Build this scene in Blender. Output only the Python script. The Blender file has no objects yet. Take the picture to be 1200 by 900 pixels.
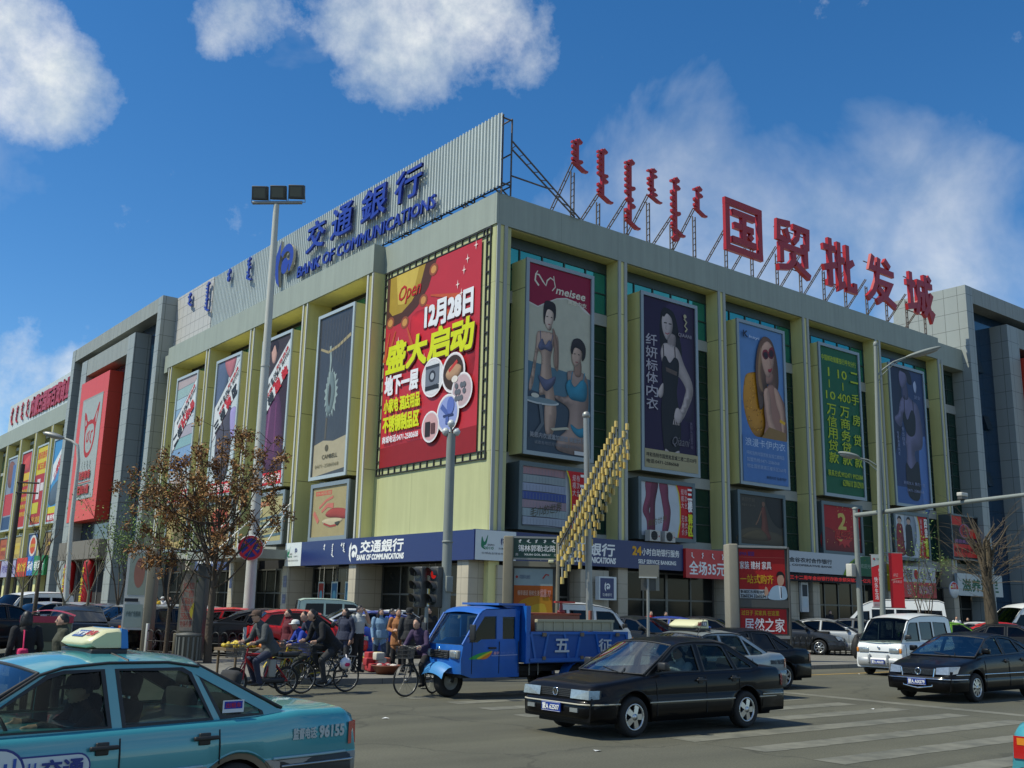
import bpy, bmesh, math, random
from math import sin, cos, pi, radians, sqrt, atan2, degrees
from mathutils import Vector, Matrix
from mathutils.geometry import tessellate_polygon, delaunay_2d_cdt
random.seed(11)
scene = bpy.context.scene
col = scene.collection

# ------------------------------------------------------------------ camera (x runs along the shaded street front, y along the sunlit one)
ANG, CXY, FPX, PITCH, ROLL, EYE = .663204, (-1.02445, 51.98991), 1183.7, .2158, .0220, 1.9
_dR = (cos(ANG), sin(ANG)); _dL = (-sin(ANG), cos(ANG))
def loc2(a, b): return (a*_dR[0]+b*_dR[1], a*_dL[0]+b*_dL[1])
_o = loc2(-CXY[0], -CXY[1])
CAM = Vector((_o[0], _o[1], EYE))
def cv(v):
    a, b = loc2(v[0], v[1]); return Vector((a, b, v[2]))
_F = Vector((0, cos(PITCH), sin(PITCH))); _U = Vector((0, -sin(PITCH), cos(PITCH))); _R = Vector((1, 0, 0))
_R2 = _R*cos(ROLL)+_U*sin(ROLL); _U2 = -_R*sin(ROLL)+_U*cos(ROLL)
def rayc(px, py): return _F+_R2*((px-600)/FPX)-_U2*((py-450)/FPX)
def at(px, py, d):
    r = rayc(px, py); return CAM+cv(r*(d/r.y))
def G(px, py, z=0.0):
    r = rayc(px, py); return CAM+cv(r*((z-EYE)/r.z))
def ground(px, d, z=0.0):
    'point at height z, d metres ahead of the camera, in the vertical plane of pixel column px (near the horizon row)'
    y = 700
    for _ in range(4):
        q = at(px, y, d); y += (q.z-z)*FPX/d
    q = at(px, y, d); q.z = z; return q
cam = bpy.data.cameras.new('camera'); cam_o = bpy.data.objects.new('camera', cam); col.objects.link(cam_o)
cam.sensor_width = 36; cam.lens = FPX/1200*36; cam.clip_start = .1; cam.clip_end = 5000
_r, _u, _f = cv(_R2), cv(_U2), cv(_F)
cam_o.matrix_world = Matrix(((_r.x, _u.x, -_f.x, CAM.x), (_r.y, _u.y, -_f.y, CAM.y), (_r.z, _u.z, -_f.z, CAM.z), (0, 0, 0, 1)))
scene.camera = cam_o

# ------------------------------------------------------------------ sky, clouds, sun, exposure
SUN_EL = radians(55); SUN_XY = Vector((-.921, .391)).normalized()
world = bpy.data.worlds.new('World'); scene.world = world; world.use_nodes = True
NT = world.node_tree; NT.nodes.clear()
def wn(t, **k):
    n = NT.nodes.new(t)
    for a, b in k.items(): setattr(n, a, b)
    return n
def wm(op, a, b=None, c=None, clamp=False):
    n = wn('ShaderNodeMath', operation=op); n.use_clamp = clamp
    for i, x in enumerate((a, b, c)):
        if x is None: continue
        if isinstance(x, (int, float)): n.inputs[i].default_value = x
        else: NT.links.new(x, n.inputs[i])
    return n.outputs[0]
sky = wn('ShaderNodeTexSky', sky_type='NISHITA'); sky.sun_disc = False
sky.sun_elevation = SUN_EL; sky.sun_rotation = atan2(SUN_XY.x, SUN_XY.y)
sky.altitude = 1000; sky.air_density = 1.0; sky.dust_density = .25; sky.ozone_density = 3.0
SKY_STRENGTH = .15
hs = wn('ShaderNodeHueSaturation'); hs.inputs['Saturation'].default_value = 1.30; hs.inputs['Value'].default_value = 1.02
NT.links.new(sky.outputs[0], hs.inputs['Color'])
tc = wn('ShaderNodeTexCoord')
def noise(scale, detail, rough=.55, w=0.0, dist=.3):
    n = wn('ShaderNodeTexNoise'); n.inputs['Scale'].default_value = scale; n.inputs['Detail'].default_value = detail
    n.inputs['Roughness'].default_value = rough; n.inputs['Distortion'].default_value = dist
    mp = wn('ShaderNodeMapping'); mp.inputs['Location'].default_value = (w, w*1.7, w*.6)
    NT.links.new(tc.outputs['Generated'], mp.inputs[0]); NT.links.new(mp.outputs[0], n.inputs['Vector'])
    return n.outputs[0]
n1 = noise(9.5, 12, .64, 1.37, .0); n2 = noise(5, 6, .55, 3.3); n3 = noise(14, 8, .62, 7.1)
# cumulus banks and thin veils, each at a fixed bearing and height in the sky: (px, py, radius px, weight)
def bank(lst, spread=1.0):
    tot = None
    for px, py, r, wgt in lst:
        d = cv(rayc(px, py)).normalized() if py is not None else Vector(px).normalized(); a = r/FPX*spread
        vm = wn('ShaderNodeVectorMath', operation='DOT_PRODUCT'); NT.links.new(tc.outputs['Generated'], vm.inputs[0]); vm.inputs[1].default_value = d
        k = wm('MULTIPLY_ADD', vm.outputs['Value'], 1/(1-cos(a)), -cos(a)/(1-cos(a)))
        k = wm('MULTIPLY', wm('MAXIMUM', k, -1.6), wgt)
        tot = k if tot is None else wm('MAXIMUM', tot, k)
    return tot
# last row: unseen clouds added behind the viewer as neutral fill for the shaded front
cum = bank([(40, 78, 50, 1), (78, 105, 38, 1), (5, 45, 56, 1), (112, 108, 22, .6), (285, 2, 36, .9), (258, 22, 22, .6), (420, 18, 34, .9), (480, 42, 54, 1), (560, 34, 56, 1), (612, 50, 42, 1), (540, -30, 80, 1), (450, -20, 60, 1),
            (30, 470, 40, 1), (-10, 455, 44, 1), (-70, 480, 70, 1), (75, 450, 24, .8), (300, -300, 160, 1),
            ((-.3, -1, .45), None, 330, 1), ((.7, -1, .6), None, 300, 1), ((-1, -.7, .5), None, 260, 1), ((0, -.5, 1), None, 200, 1)], 1.42)
veil = bank([(830, 300, 130, .9), (905, 290, 130, 1.15), (1020, 325, 130, .5), (860, 170, 70, .45), (1000, 210, 80, .45), (740, 300, 80, .6), (1085, 360, 60, 1.1), (860, 250, 100, .8)], 1.25)
m1 = wm('SUBTRACT', wm('MULTIPLY_ADD', n1, 4.6, wm('MULTIPLY', cum, .80)), 2.12)
m1 = wm('MULTIPLY', m1, .58, clamp=True)
m2 = wm('SUBTRACT', wm('MULTIPLY_ADD', n2, 2.4, wm('MULTIPLY', veil, .60)), 1.08)
m2 = wm('MULTIPLY', m2, .66, clamp=True)
mask = wm('MAXIMUM', m1, wm('MINIMUM', m2, .85), clamp=True)
ramp = wn('ShaderNodeValToRGB'); NT.links.new(n3, ramp.inputs[0])
ramp.color_ramp.elements[0].position = .32; ramp.color_ramp.elements[0].color = (.58, .68, .76, 1)
ramp.color_ramp.elements[1].position = .62; ramp.color_ramp.elements[1].color = (1, 1.02, 1.0, 1)
cl = wn('ShaderNodeVectorMath', operation='SCALE'); NT.links.new(ramp.outputs[0], cl.inputs[0]); cl.inputs['Scale'].default_value = 1.04/SKY_STRENGTH
mx = wn('ShaderNodeMix', data_type='RGBA'); NT.links.new(mask, mx.inputs[0]); NT.links.new(hs.outputs[0], mx.inputs[6]); NT.links.new(cl.outputs[0], mx.inputs[7])
bg = wn('ShaderNodeBackground'); bg.inputs[1].default_value = SKY_STRENGTH; NT.links.new(mx.outputs[2], bg.inputs[0])
wo = wn('ShaderNodeOutputWorld'); NT.links.new(bg.outputs[0], wo.inputs[0])
sun = bpy.data.lights.new('sun', 'SUN'); sun.energy = 5.0; sun.angle = radians(.5); sun.color = (1, .97, .80)
sun_o = bpy.data.objects.new('sun', sun); col.objects.link(sun_o)
_s = Vector((SUN_XY.x*cos(SUN_EL), SUN_XY.y*cos(SUN_EL), sin(SUN_EL)))
sun_o.rotation_euler = _s.to_track_quat('Z', 'Y').to_euler(); sun_o.location = (-60, 30, 90)
vs = scene.view_settings; vs.view_transform = 'Standard'; vs.look = 'None'; vs.gamma = 1; vs.exposure = -.12
scene.cycles.max_bounces = 6; scene.cycles.transparent_max_bounces = 12; scene.cycles.caustics_reflective = False; scene.cycles.caustics_refractive = False
scene.cycles.use_denoising = True
try: scene.cycles.denoising_prefilter = 'ACCURATE'
except Exception: pass

# ------------------------------------------------------------------ materials
def lin(c):
    if isinstance(c, str):
        c = [int(c[i:i+2], 16)/255 for i in (0, 2, 4)]
        c = [x/12.92 if x <= .04045 else ((x+.055)/1.055)**2.4 for x in c]
    return (c[0], c[1], c[2], 1)
MATS = {}; MCOL = {}
def mat(name, color=None, rough=.6, metal=0.0, var=0.0, vscale=3.0, streak=0.0, joints=None, jw=.02, jcol=.35, bump=0.0, bscale=40, coat=0.0, spec=.5, emit=0.0, alpha=1.0, col2=None, trans=0):
    if name in MATS: return MATS[name]
    m = bpy.data.materials.new(name); m.use_nodes = True; MATS[name] = m
    nt = m.node_tree; b = nt.nodes['Principled BSDF']; L = nt.links.new
    color = lin(color); MCOL[m.name] = color
    b.inputs['Roughness'].default_value = rough; b.inputs['Metallic'].default_value = metal
    b.inputs['Specular IOR Level'].default_value = spec
    if coat: b.inputs['Coat Weight'].default_value = coat; b.inputs['Coat Roughness'].default_value = .04
    if emit: b.inputs['Emission Color'].default_value = color; b.inputs['Emission Strength'].default_value = emit
    b.inputs['Base Color'].default_value = color
    out = None
    if var or streak or joints or bump:
        t = nt.nodes.new('ShaderNodeTexCoord'); oc = t.outputs['Object']
        def nz(scale, detail, sc=None):
            n = nt.nodes.new('ShaderNodeTexNoise'); n.inputs['Scale'].default_value = scale; n.inputs['Detail'].default_value = detail; n.inputs['Roughness'].default_value = .6
            if sc:
                mp = nt.nodes.new('ShaderNodeMapping'); mp.inputs['Scale'].default_value = sc; L(oc, mp.inputs[0]); L(mp.outputs[0], n.inputs['Vector'])
            else: L(oc, n.inputs['Vector'])
            return n.outputs[0]
        def ma(op, a, c=None, d=None):
            n = nt.nodes.new('ShaderNodeMath'); n.operation = op
            for i, x in enumerate((a, c, d)):
                if x is None: continue
                if isinstance(x, (int, float)): n.inputs[i].default_value = x
                else: L(x, n.inputs[i])
            return n.outputs[0]
        fac = None
        if var: fac = ma('MULTIPLY_ADD', ma('SUBTRACT', nz(vscale, 6), .5), 2*var, 1.0)
        if streak:
            s = ma('MULTIPLY_ADD', ma('SUBTRACT', nz(1.3, 5, (2.2, 2.2, .12)), .5), 2*streak, 1.0)
            fac = s if fac is None else ma('MULTIPLY', fac, s)
        if joints:
            sp = nt.nodes.new('ShaderNodeSeparateXYZ'); L(oc, sp.inputs[0])
            h = ma('ADD', sp.outputs[0], sp.outputs[1])
            js = None
            for src, size, off in ((h, joints[0], joints[2] if len(joints) > 2 else 0), (sp.outputs[2], joints[1], joints[3] if len(joints) > 3 else 0)):
                if not size: continue
                fr = ma('FRACT', ma('MULTIPLY_ADD', src, 1/size, 50.0-off/size))
                e = ma('GREATER_THAN', fr, jw/size)
                js = e if js is None else ma('MULTIPLY', js, e)
            js = ma('MULTIPLY_ADD', js, 1-jcol, jcol)
            fac = js if fac is None else ma('MULTIPLY', fac, js)
        if fac is not None:
            vm = nt.nodes.new('ShaderNodeVectorMath'); vm.operation = 'SCALE'; vm.inputs[0].default_value = color[:3]; L(fac, vm.inputs['Scale'])
            if col2 is not None:
                mxn = nt.nodes.new('ShaderNodeMix'); mxn.data_type = 'RGBA'
                rr = nt.nodes.new('ShaderNodeMapRange'); rr.inputs[1].default_value = .45; rr.inputs[2].default_value = .62; L(nz(vscale*.35, 5), rr.inputs[0]); L(rr.outputs[0], mxn.inputs[0])
                L(vm.outputs[0], mxn.inputs[6]); vm2 = nt.nodes.new('ShaderNodeVectorMath'); vm2.operation = 'SCALE'; vm2.inputs[0].default_value = lin(col2)[:3]; L(fac, vm2.inputs['Scale'])
                L(vm2.outputs[0], mxn.inputs[7]); L(mxn.outputs[2], b.inputs['Base Color'])
            else: L(vm.outputs[0], b.inputs['Base Color'])
        if bump:
            bn = nt.nodes.new('ShaderNodeBump'); bn.inputs['Strength'].default_value = bump; bn.inputs['Distance'].default_value = .02; L(nz(bscale, 4), bn.inputs['Height']); L(bn.outputs[0], b.inputs['Normal'])
    return m
def glass_mat(name, tint, refl=1.0, rough=.02):
    if name in MATS: return MATS[name]
    m = bpy.data.materials.new(name); m.use_nodes = True; MATS[name] = m
    nt = m.node_tree; nt.nodes.clear(); L = nt.links.new
    tr = nt.nodes.new('ShaderNodeBsdfTransparent'); tr.inputs[0].default_value = lin(tint)
    gl = nt.nodes.new('ShaderNodeBsdfGlossy'); gl.inputs['Roughness'].default_value = rough; gl.inputs[0].default_value = (.9, .95, 1, 1)
    lw = nt.nodes.new('ShaderNodeLayerWeight'); lw.inputs[0].default_value = .5
    pw = nt.nodes.new('ShaderNodeMath'); pw.operation = 'POWER'; pw.inputs[1].default_value = 4.0; L(lw.outputs['Facing'], pw.inputs[0])
    mu = nt.nodes.new('ShaderNodeMath'); mu.operation = 'MULTIPLY_ADD'; mu.inputs[1].default_value = .7*refl; mu.inputs[2].default_value = .03*refl; mu.use_clamp = True; L(pw.outputs[0], mu.inputs[0])
    mx = nt.nodes.new('ShaderNodeMixShader'); L(mu.outputs[0], mx.inputs[0]); L(tr.outputs[0], mx.inputs[1]); L(gl.outputs[0], mx.inputs[2])
    o = nt.nodes.new('ShaderNodeOutputMaterial'); L(mx.outputs[0], o.inputs[0])
    return m
def ink(hexc, rough=.55):
    return mat('print_'+hexc, hexc, rough=rough, var=.15, vscale=1.8, spec=.3)

# ------------------------------------------------------------------ text outlines from the built-in font
_TX = {}
def glyphs(s, res=2):
    if (s, res) in _TX: return _TX[(s, res)]
    c = bpy.data.curves.new('t', 'FONT'); c.body = s; c.size = 1; c.resolution_u = res; c.fill_mode = 'FRONT'
    o = bpy.data.objects.new('t', c); col.objects.link(o)
    dg = bpy.context.evaluated_depsgraph_get(); me = bpy.data.meshes.new_from_object(o.evaluated_get(dg))
    bpy.data.objects.remove(o); bpy.data.curves.remove(c)
    v = [(p.co.x, p.co.y) for p in me.vertices]; f = [tuple(p.vertices) for p in me.polygons]
    bpy.data.meshes.remove(me)
    x0 = min(p[0] for p in v); x1 = max(p[0] for p in v); y0 = min(p[1] for p in v); y1 = max(p[1] for p in v)
    _TX[(s, res)] = (v, f, (x0, y0, x1, y1)); return _TX[(s, res)]

# ------------------------------------------------------------------ mesh builder
def shaded_ink():
    'one printing ink whose tone is carried by the print itself'
    if 'printed_photo' in MATS: return MATS['printed_photo']
    m = mat('printed_photo', (1, 1, 1), rough=.5, var=.10, vscale=2.5, spec=.3); nt = m.node_tree; a = nt.nodes.new('ShaderNodeVertexColor'); a.layer_name = 'ink'
    b = nt.nodes['Principled BSDF']; src = b.inputs['Base Color'].links[0].from_socket; x = nt.nodes.new('ShaderNodeMix'); x.data_type = 'RGBA'; x.blend_type = 'MULTIPLY'; x.inputs[0].default_value = 1
    nt.links.new(src, x.inputs[6]); nt.links.new(a.outputs[0], x.inputs[7]); nt.links.new(x.outputs[2], b.inputs['Base Color']); return m
class MB:
    shade = False; vc = None
    def __init__(s, M=None): s.v = []; s.f = []; s.mi = []; s.sm = []; s.mats = []; s.M = M; s.n = 0.0
    def add(s, verts, faces, m, smooth=False):
        b = len(s.v); M = s.M
        if M is not None: s.v += [tuple(M @ Vector(p)) for p in verts]
        else: s.v += [tuple(p) for p in verts]
        if m not in s.mats: s.mats.append(m)
        i = s.mats.index(m)
        for f in faces: s.f.append(tuple(b+k for k in f)); s.mi.append(i); s.sm.append(smooth)
    def box(s, x0, x1, y0, y1, z0, z1, m):
        v = [(x0, y0, z0), (x1, y0, z0), (x1, y1, z0), (x0, y1, z0), (x0, y0, z1), (x1, y0, z1), (x1, y1, z1), (x0, y1, z1)]
        s.add(v, [(3, 2, 1, 0), (4, 5, 6, 7), (0, 1, 5, 4), (1, 2, 6, 5), (2, 3, 7, 6), (3, 0, 4, 7)], m)
    def cbox(s, c, d, m, R=None):
        x, y, z = d[0]/2, d[1]/2, d[2]/2
        v = [Vector(p) for p in [(-x, -y, -z), (x, -y, -z), (x, y, -z), (-x, y, -z), (-x, -y, z), (x, -y, z), (x, y, z), (-x, y, z)]]
        if R is not None: v = [R @ p for p in v]
        s.add([tuple(Vector(c)+p) for p in v], [(3, 2, 1, 0), (4, 5, 6, 7), (0, 1, 5, 4), (1, 2, 6, 5), (2, 3, 7, 6), (3, 0, 4, 7)], m)
    def rbox(s, x0, x1, y0, y1, z0, z1, r, m):
        'box with bevelled edges'
        r = min(r, (x1-x0)/2.01, (y1-y0)/2.01, (z1-z0)/2.01)
        bm = bmesh.new(); bmesh.ops.create_cube(bm, size=1)
        for v in bm.verts: v.co = ((x0+x1)/2+v.co.x*(x1-x0), (y0+y1)/2+v.co.y*(y1-y0), (z0+z1)/2+v.co.z*(z1-z0))
        bmesh.ops.bevel(bm, geom=bm.edges[:], offset=r, segments=2, profile=.6, affect='EDGES')
        bm.verts.index_update()
        s.add([tuple(v.co) for v in bm.verts], [tuple(v.index for v in f.verts) for f in bm.faces], m, True); bm.free()
    def prism(s, pts, axis, d0, d1, m, smooth=False):
        'polygon in the plane across axis (x: (y,z), y: (x,z), z: (x,y)) drawn out from d0 to d1'
        k = len(pts)
        mk = {'x': lambda p, d: (d, p[0], p[1]), 'y': lambda p, d: (p[0], d, p[1]), 'z': lambda p, d: (p[0], p[1], d)}[axis]
        v = [mk(p, d0) for p in pts]+[mk(p, d1) for p in pts]
        fs = [(i, (i+1) % k, k+(i+1) % k, k+i) for i in range(k)]
        s.add(v, fs, m, smooth)
        s.add(v, [tuple(range(k-1, -1, -1)), tuple(range(k, 2*k))], m)
    def tube(s, pts, r, m, n=8, r2=None, cap=True, smooth=True):
        pts = [Vector(p) for p in pts]; k = len(pts); v = []; f = []
        rs = r if isinstance(r, (list, tuple)) else [r+(((r2 if r2 is not None else r)-r)*i/max(1, k-1)) for i in range(k)]
        prev = None
        for i, p in enumerate(pts):
            t = (pts[min(i+1, k-1)]-pts[max(i-1, 0)])
            if t.length < 1e-9: t = Vector((0, 0, 1))
            t.normalize()
            if prev is None:
                a = t.orthogonal().normalized()
            else:
                a = prev-t*prev.dot(t)
                a = a.normalized() if a.length > 1e-6 else t.orthogonal().normalized()
            prev = a; b = t.cross(a)
            for j in range(n):
                q = 2*pi*j/n; v.append(p+(a*cos(q)+b*sin(q))*rs[i])
        for i in range(k-1):
            for j in range(n): f.append((i*n+j, i*n+(j+1) % n, (i+1)*n+(j+1) % n, (i+1)*n+j))
        s.add(v, f, m, smooth)
        if cap: s.add(v[:n], [tuple(range(n-1, -1, -1))], m); s.add(v[-n:], [tuple(range(n))], m)
    def lathe(s, prof, m, n=20, M2=None, smooth=True, close=False):
        'profile (r,z) turned about z'
        v = []; f = []; k = len(prof)
        for j in range(n):
            q = 2*pi*j/n
            for r, z in prof:
                p = Vector((r*cos(q), r*sin(q), z)); v.append(M2 @ p if M2 else p)
        kk = k if close else k-1
        for j in range(n):
            for i in range(kk): f.append((j*k+i, ((j+1) % n)*k+i, ((j+1) % n)*k+(i+1) % k, j*k+(i+1) % k))
        s.add(v, f, m, smooth)
    def ell(s, c, r, m, n=12, R=None):
        v = []; f = []; h = n//2
        for i in range(h+1):
            a = pi*i/h
            for j in range(n):
                b = 2*pi*j/n; p = Vector((r[0]*sin(a)*cos(b), r[1]*sin(a)*sin(b), r[2]*cos(a)))
                if R is not None: p = R @ p
                v.append(Vector(c)+p)
        for i in range(h):
            for j in range(n): f.append((i*n+j, (i+1)*n+j, (i+1)*n+(j+1) % n, i*n+(j+1) % n))
        s.add(v, f, m, True)
    def grid(s, rows, m, smooth=True, wrap=False):
        k = len(rows[0]); v = [p for r in rows for p in r]; f = []
        for i in range(len(rows)-1):
            for j in range(k if wrap else k-1): f.append((i*k+j, i*k+(j+1) % k, (i+1)*k+(j+1) % k, (i+1)*k+j))
        s.add(v, f, m, smooth)
    def holes(s, outer, hs, fn, m, depth=0.0, fn2=None, m2=None):
        'flat polygon with holes, mapped to space by fn; fn2 maps the back face'
        loops = [outer]+list(hs); flat = [p for l in loops for p in l]
        tri = tessellate_polygon([[Vector((p[0], p[1], 0)) for p in l] for l in loops])
        s.add([fn(p) for p in flat], [tuple(t) for t in tri], m)
        if fn2:
            s.add([fn2(p) for p in flat], [tuple(reversed(t)) for t in tri], m2 or m)
            for l in loops:
                k = len(l); s.add([fn(p) for p in l]+[fn2(p) for p in l], [(i, (i+1) % k, k+(i+1) % k, k+i) for i in range(k)], m)
    # ---- flat print, drawn sheet over sheet in the plane (s, t), n out of the wall
    def _n(s): s.n += .0014; return s.n
    def poly(s, pts, m):
        n = s._n(); s.add([(p[0], p[1], n) for p in pts], [tuple(range(len(pts)))], m)
    def rect(s, x0, y0, x1, y1, m): s.poly([(x0, y0), (x1, y0), (x1, y1), (x0, y1)], m)
    def disc(s, cx, cy, rx, ry, m, n=24): s.poly([(cx+rx*cos(2*pi*i/n), cy+ry*sin(2*pi*i/n)) for i in range(n)], m)
    def blob(s, pts, m, sub=5, sc=(1, 1), of=(0, 0)):
        k = len(pts); out = []
        P = [Vector((of[0]+p[0]*sc[0], of[1]+p[1]*sc[1])) for p in pts]
        for i in range(k):
            a, b, c, d = P[i-1], P[i], P[(i+1) % k], P[(i+2) % k]
            for j in range(sub):
                t = j/sub
                out.append(.5*((2*b)+(c-a)*t+(2*a-5*b+4*c-d)*t*t+(3*b-a-3*c+d)*t**3))
        n = s._n()
        if s.shade: return s._photo(out, n, m)
        tri = tessellate_polygon([[Vector((p.x, p.y, 0)) for p in out]])
        s.add([(p.x, p.y, n) for p in out], [tuple(t) for t in tri], m)
    def _photo(s, out, n, m):
        'rounded tone of a photographed form, as printed on the sheet'
        xs = [p.x for p in out]; ys = [p.y for p in out]; w = min(max(xs)-min(xs), max(ys)-min(ys)); k = len(out); st = w/13
        pts = [Vector(p) for p in out]; x = min(xs)+st/2; j = 0
        while x < max(xs):
            y = min(ys)+st/2+(st/2 if j % 2 else 0); j += 1
            while y < max(ys): pts.append(Vector((x, y))); y += st
            x += st
        r = delaunay_2d_cdt(pts, [(i, (i+1) % k) for i in range(k)], [], 1, 1e-6); v2, fs = r[0], r[2]; R = w*.36; c = MCOL[m.name]; b = len(s.v); seg = [(out[i], out[(i+1) % k]-out[i]) for i in range(k)]
        if s.vc is None: s.vc = {}
        for i, p in enumerate(v2):
            best = 9e9; q = p
            for a, d in seg:
                t = (p-a).dot(d)/max(d.length_squared, 1e-12); t = 0 if t < 0 else 1 if t > 1 else t
                e = a+d*t; l = (p-e).length_squared
                if l < best: best = l; q = e
            t = min(1, sqrt(best)/R); o = (q-p); o = o.normalized() if o.length > 1e-9 else Vector((0, 0)); h = sqrt(max(0, 1-(1-t)**2)); sh = .52+.62*max(-.25, o.x*(1-t)*-.45+o.y*(1-t)*.55+h*.72)
            s.vc[b+i] = tuple(min(1, x*sh*(1+.12*max(0, sh-.95))) for x in c[:3])
        s.add([(p.x, p.y, n) for p in v2], [tuple(f) for f in fs], shaded_ink())
    def stroke(s, pts, w, m, w2=None, close=False):
        'flat brush stroke along a polyline'
        P = [Vector((p[0], p[1])) for p in pts]; k = len(P); L_ = []; R_ = []
        for i in range(k):
            t = P[min(i+1, k-1)]-P[max(i-1, 0)]
            if t.length < 1e-9: t = Vector((1, 0))
            t.normalize(); nn = Vector((-t.y, t.x)); ww = (w+((w2 if w2 is not None else w)-w)*i/max(1, k-1))/2
            L_.append(P[i]+nn*ww); R_.append(P[i]-nn*ww)
        n = s._n(); v = [(p.x, p.y, n) for p in L_]+[(p.x, p.y, n) for p in R_]
        s.add(v, [(k+i, k+i+1, i+1, i) for i in range(k-1)], m)
    def text(s, t, x0, y0, x1, y1, m, bold=0.0, shear=0.0, depth=0.0, keep=False, n0=None, rot=0.0):
        'lettering fitted to the box; bold thickens the strokes, depth makes raised letters'
        v, f, bb = glyphs(t); sx = (x1-x0)/(bb[2]-bb[0]); sy = (y1-y0)/(bb[3]-bb[1])
        if keep: sx = sy = min(sx, sy)
        n = s._n() if n0 is None else n0
        b = bold*sy; offs = [(0, 0)] if not bold else [(-b, -b), (b, -b), (-b, b), (b, b), (0, b), (0, -b), (b, 0), (-b, 0)]
        cx, cy = (x0+x1)/2, (y0+y1)/2
        for i, (dx, dy) in enumerate(offs):
            nn = n+depth+i*(.0012 if depth else .0004); pts = []
            for p in v:
                X = x0+(p[0]-bb[0])*sx+dx; Y = y0+(p[1]-bb[1])*sy+dy
                X += shear*(Y-y0)
                if rot: X, Y = cx+(X-cx)*cos(rot)-(Y-cy)*sin(rot), cy+(X-cx)*sin(rot)+(Y-cy)*cos(rot)
                pts.append((X, Y, nn))
            s.add(pts, f, m)
            if depth:
                ec = {}
                for q in f:
                    for a, c in zip(q, q[1:]+q[:1]): ec[(a, c)] = 1
                ed = [(a, c) for (a, c) in ec if (c, a) not in ec]
                back = [(p[0], p[1], n-.0012*i) for p in pts]; k = len(pts)
                s.add(pts+back, [(a, k+a, k+c, c) for a, c in ed], m)
        s.n = max(s.n, n+.004)
    def column(s, t, x0, y0, x1, y1, m, bold=0.0):
        'vertical line of characters, top to bottom'
        h = (y1-y0)/len(t)
        for i, ch in enumerate(t):
            if ch == ' ': continue
            s.text(ch, x0, y1-h*(i+.94), x1, y1-h*(i+.06), m, bold)
    def build(s, name, parent=None, loc=None, bevel=0.0, autosm=False):
        me = bpy.data.meshes.new(name); me.from_pydata(s.v, [], s.f)
        for m in s.mats: me.materials.append(m)
        if s.vc:
            ca = me.color_attributes.new('ink', 'FLOAT_COLOR', 'POINT'); a = [1.0]*(4*len(s.v))
            for i, c in s.vc.items(): a[4*i:4*i+3] = c
            ca.data.foreach_set('color', a)
        me.polygons.foreach_set('material_index', s.mi); me.polygons.foreach_set('use_smooth', s.sm); me.update()
        o = bpy.data.objects.new(name, me); col.objects.link(o)
        if parent is not None: o.parent = parent
        if loc is not None: o.location = loc
        if bevel:
            b = o.modifiers.new('bevel', 'BEVEL'); b.width = bevel; b.segments = 2; b.limit_method = 'ANGLE'; b.angle_limit = radians(40); b.harden_normals = False
        return o
def tag(o, label=None, cat=None, group=None, kind=None):
    if label: o['label'] = label
    if cat: o['category'] = cat
    if group: o['group'] = group
    if kind: o['kind'] = kind
    return o
def thing(name, label, cat, loc=(0, 0, 0), rotz=0.0, group=None):
    o = bpy.data.objects.new(name, None); col.objects.link(o); o.empty_display_size = .2
    o.location = loc; o.rotation_euler = (0, 0, rotz); return tag(o, label, cat, group)
def struct(o): o['kind'] = 'structure'; return o
def dup(root, loc, rotz, label=None, group=None, scale=None):
    'copy of a thing with copies of its parts and sub-parts'
    def cp(o, par):
        c = o.copy(); col.objects.link(c)
        if par is not None: c.parent = par
        for ch in list(kids.get(o.name, ())): cp(ch, c)
        return c
    kids = {}
    for o in list(col.objects):
        if o.parent: kids.setdefault(o.parent.name, []).append(o)
    r = cp(root, None); r.location = loc; r.rotation_euler = (0, 0, rotz)
    if scale: r.scale = (scale,)*3
    if label: r['label'] = label
    if group: r['group'] = group
    return r
def MR(u0, off, z0): return Matrix(((1, 0, 0, u0), (0, 0, -1, -off), (0, 1, 0, z0), (0, 0, 0, 1)))     # street front along x, seen from -y
def ML(w0, off, z0): return Matrix(((0, 0, -1, -off), (-1, 0, 0, w0), (0, 1, 0, z0), (0, 0, 0, 1)))     # street front along y, seen from -x

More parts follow.
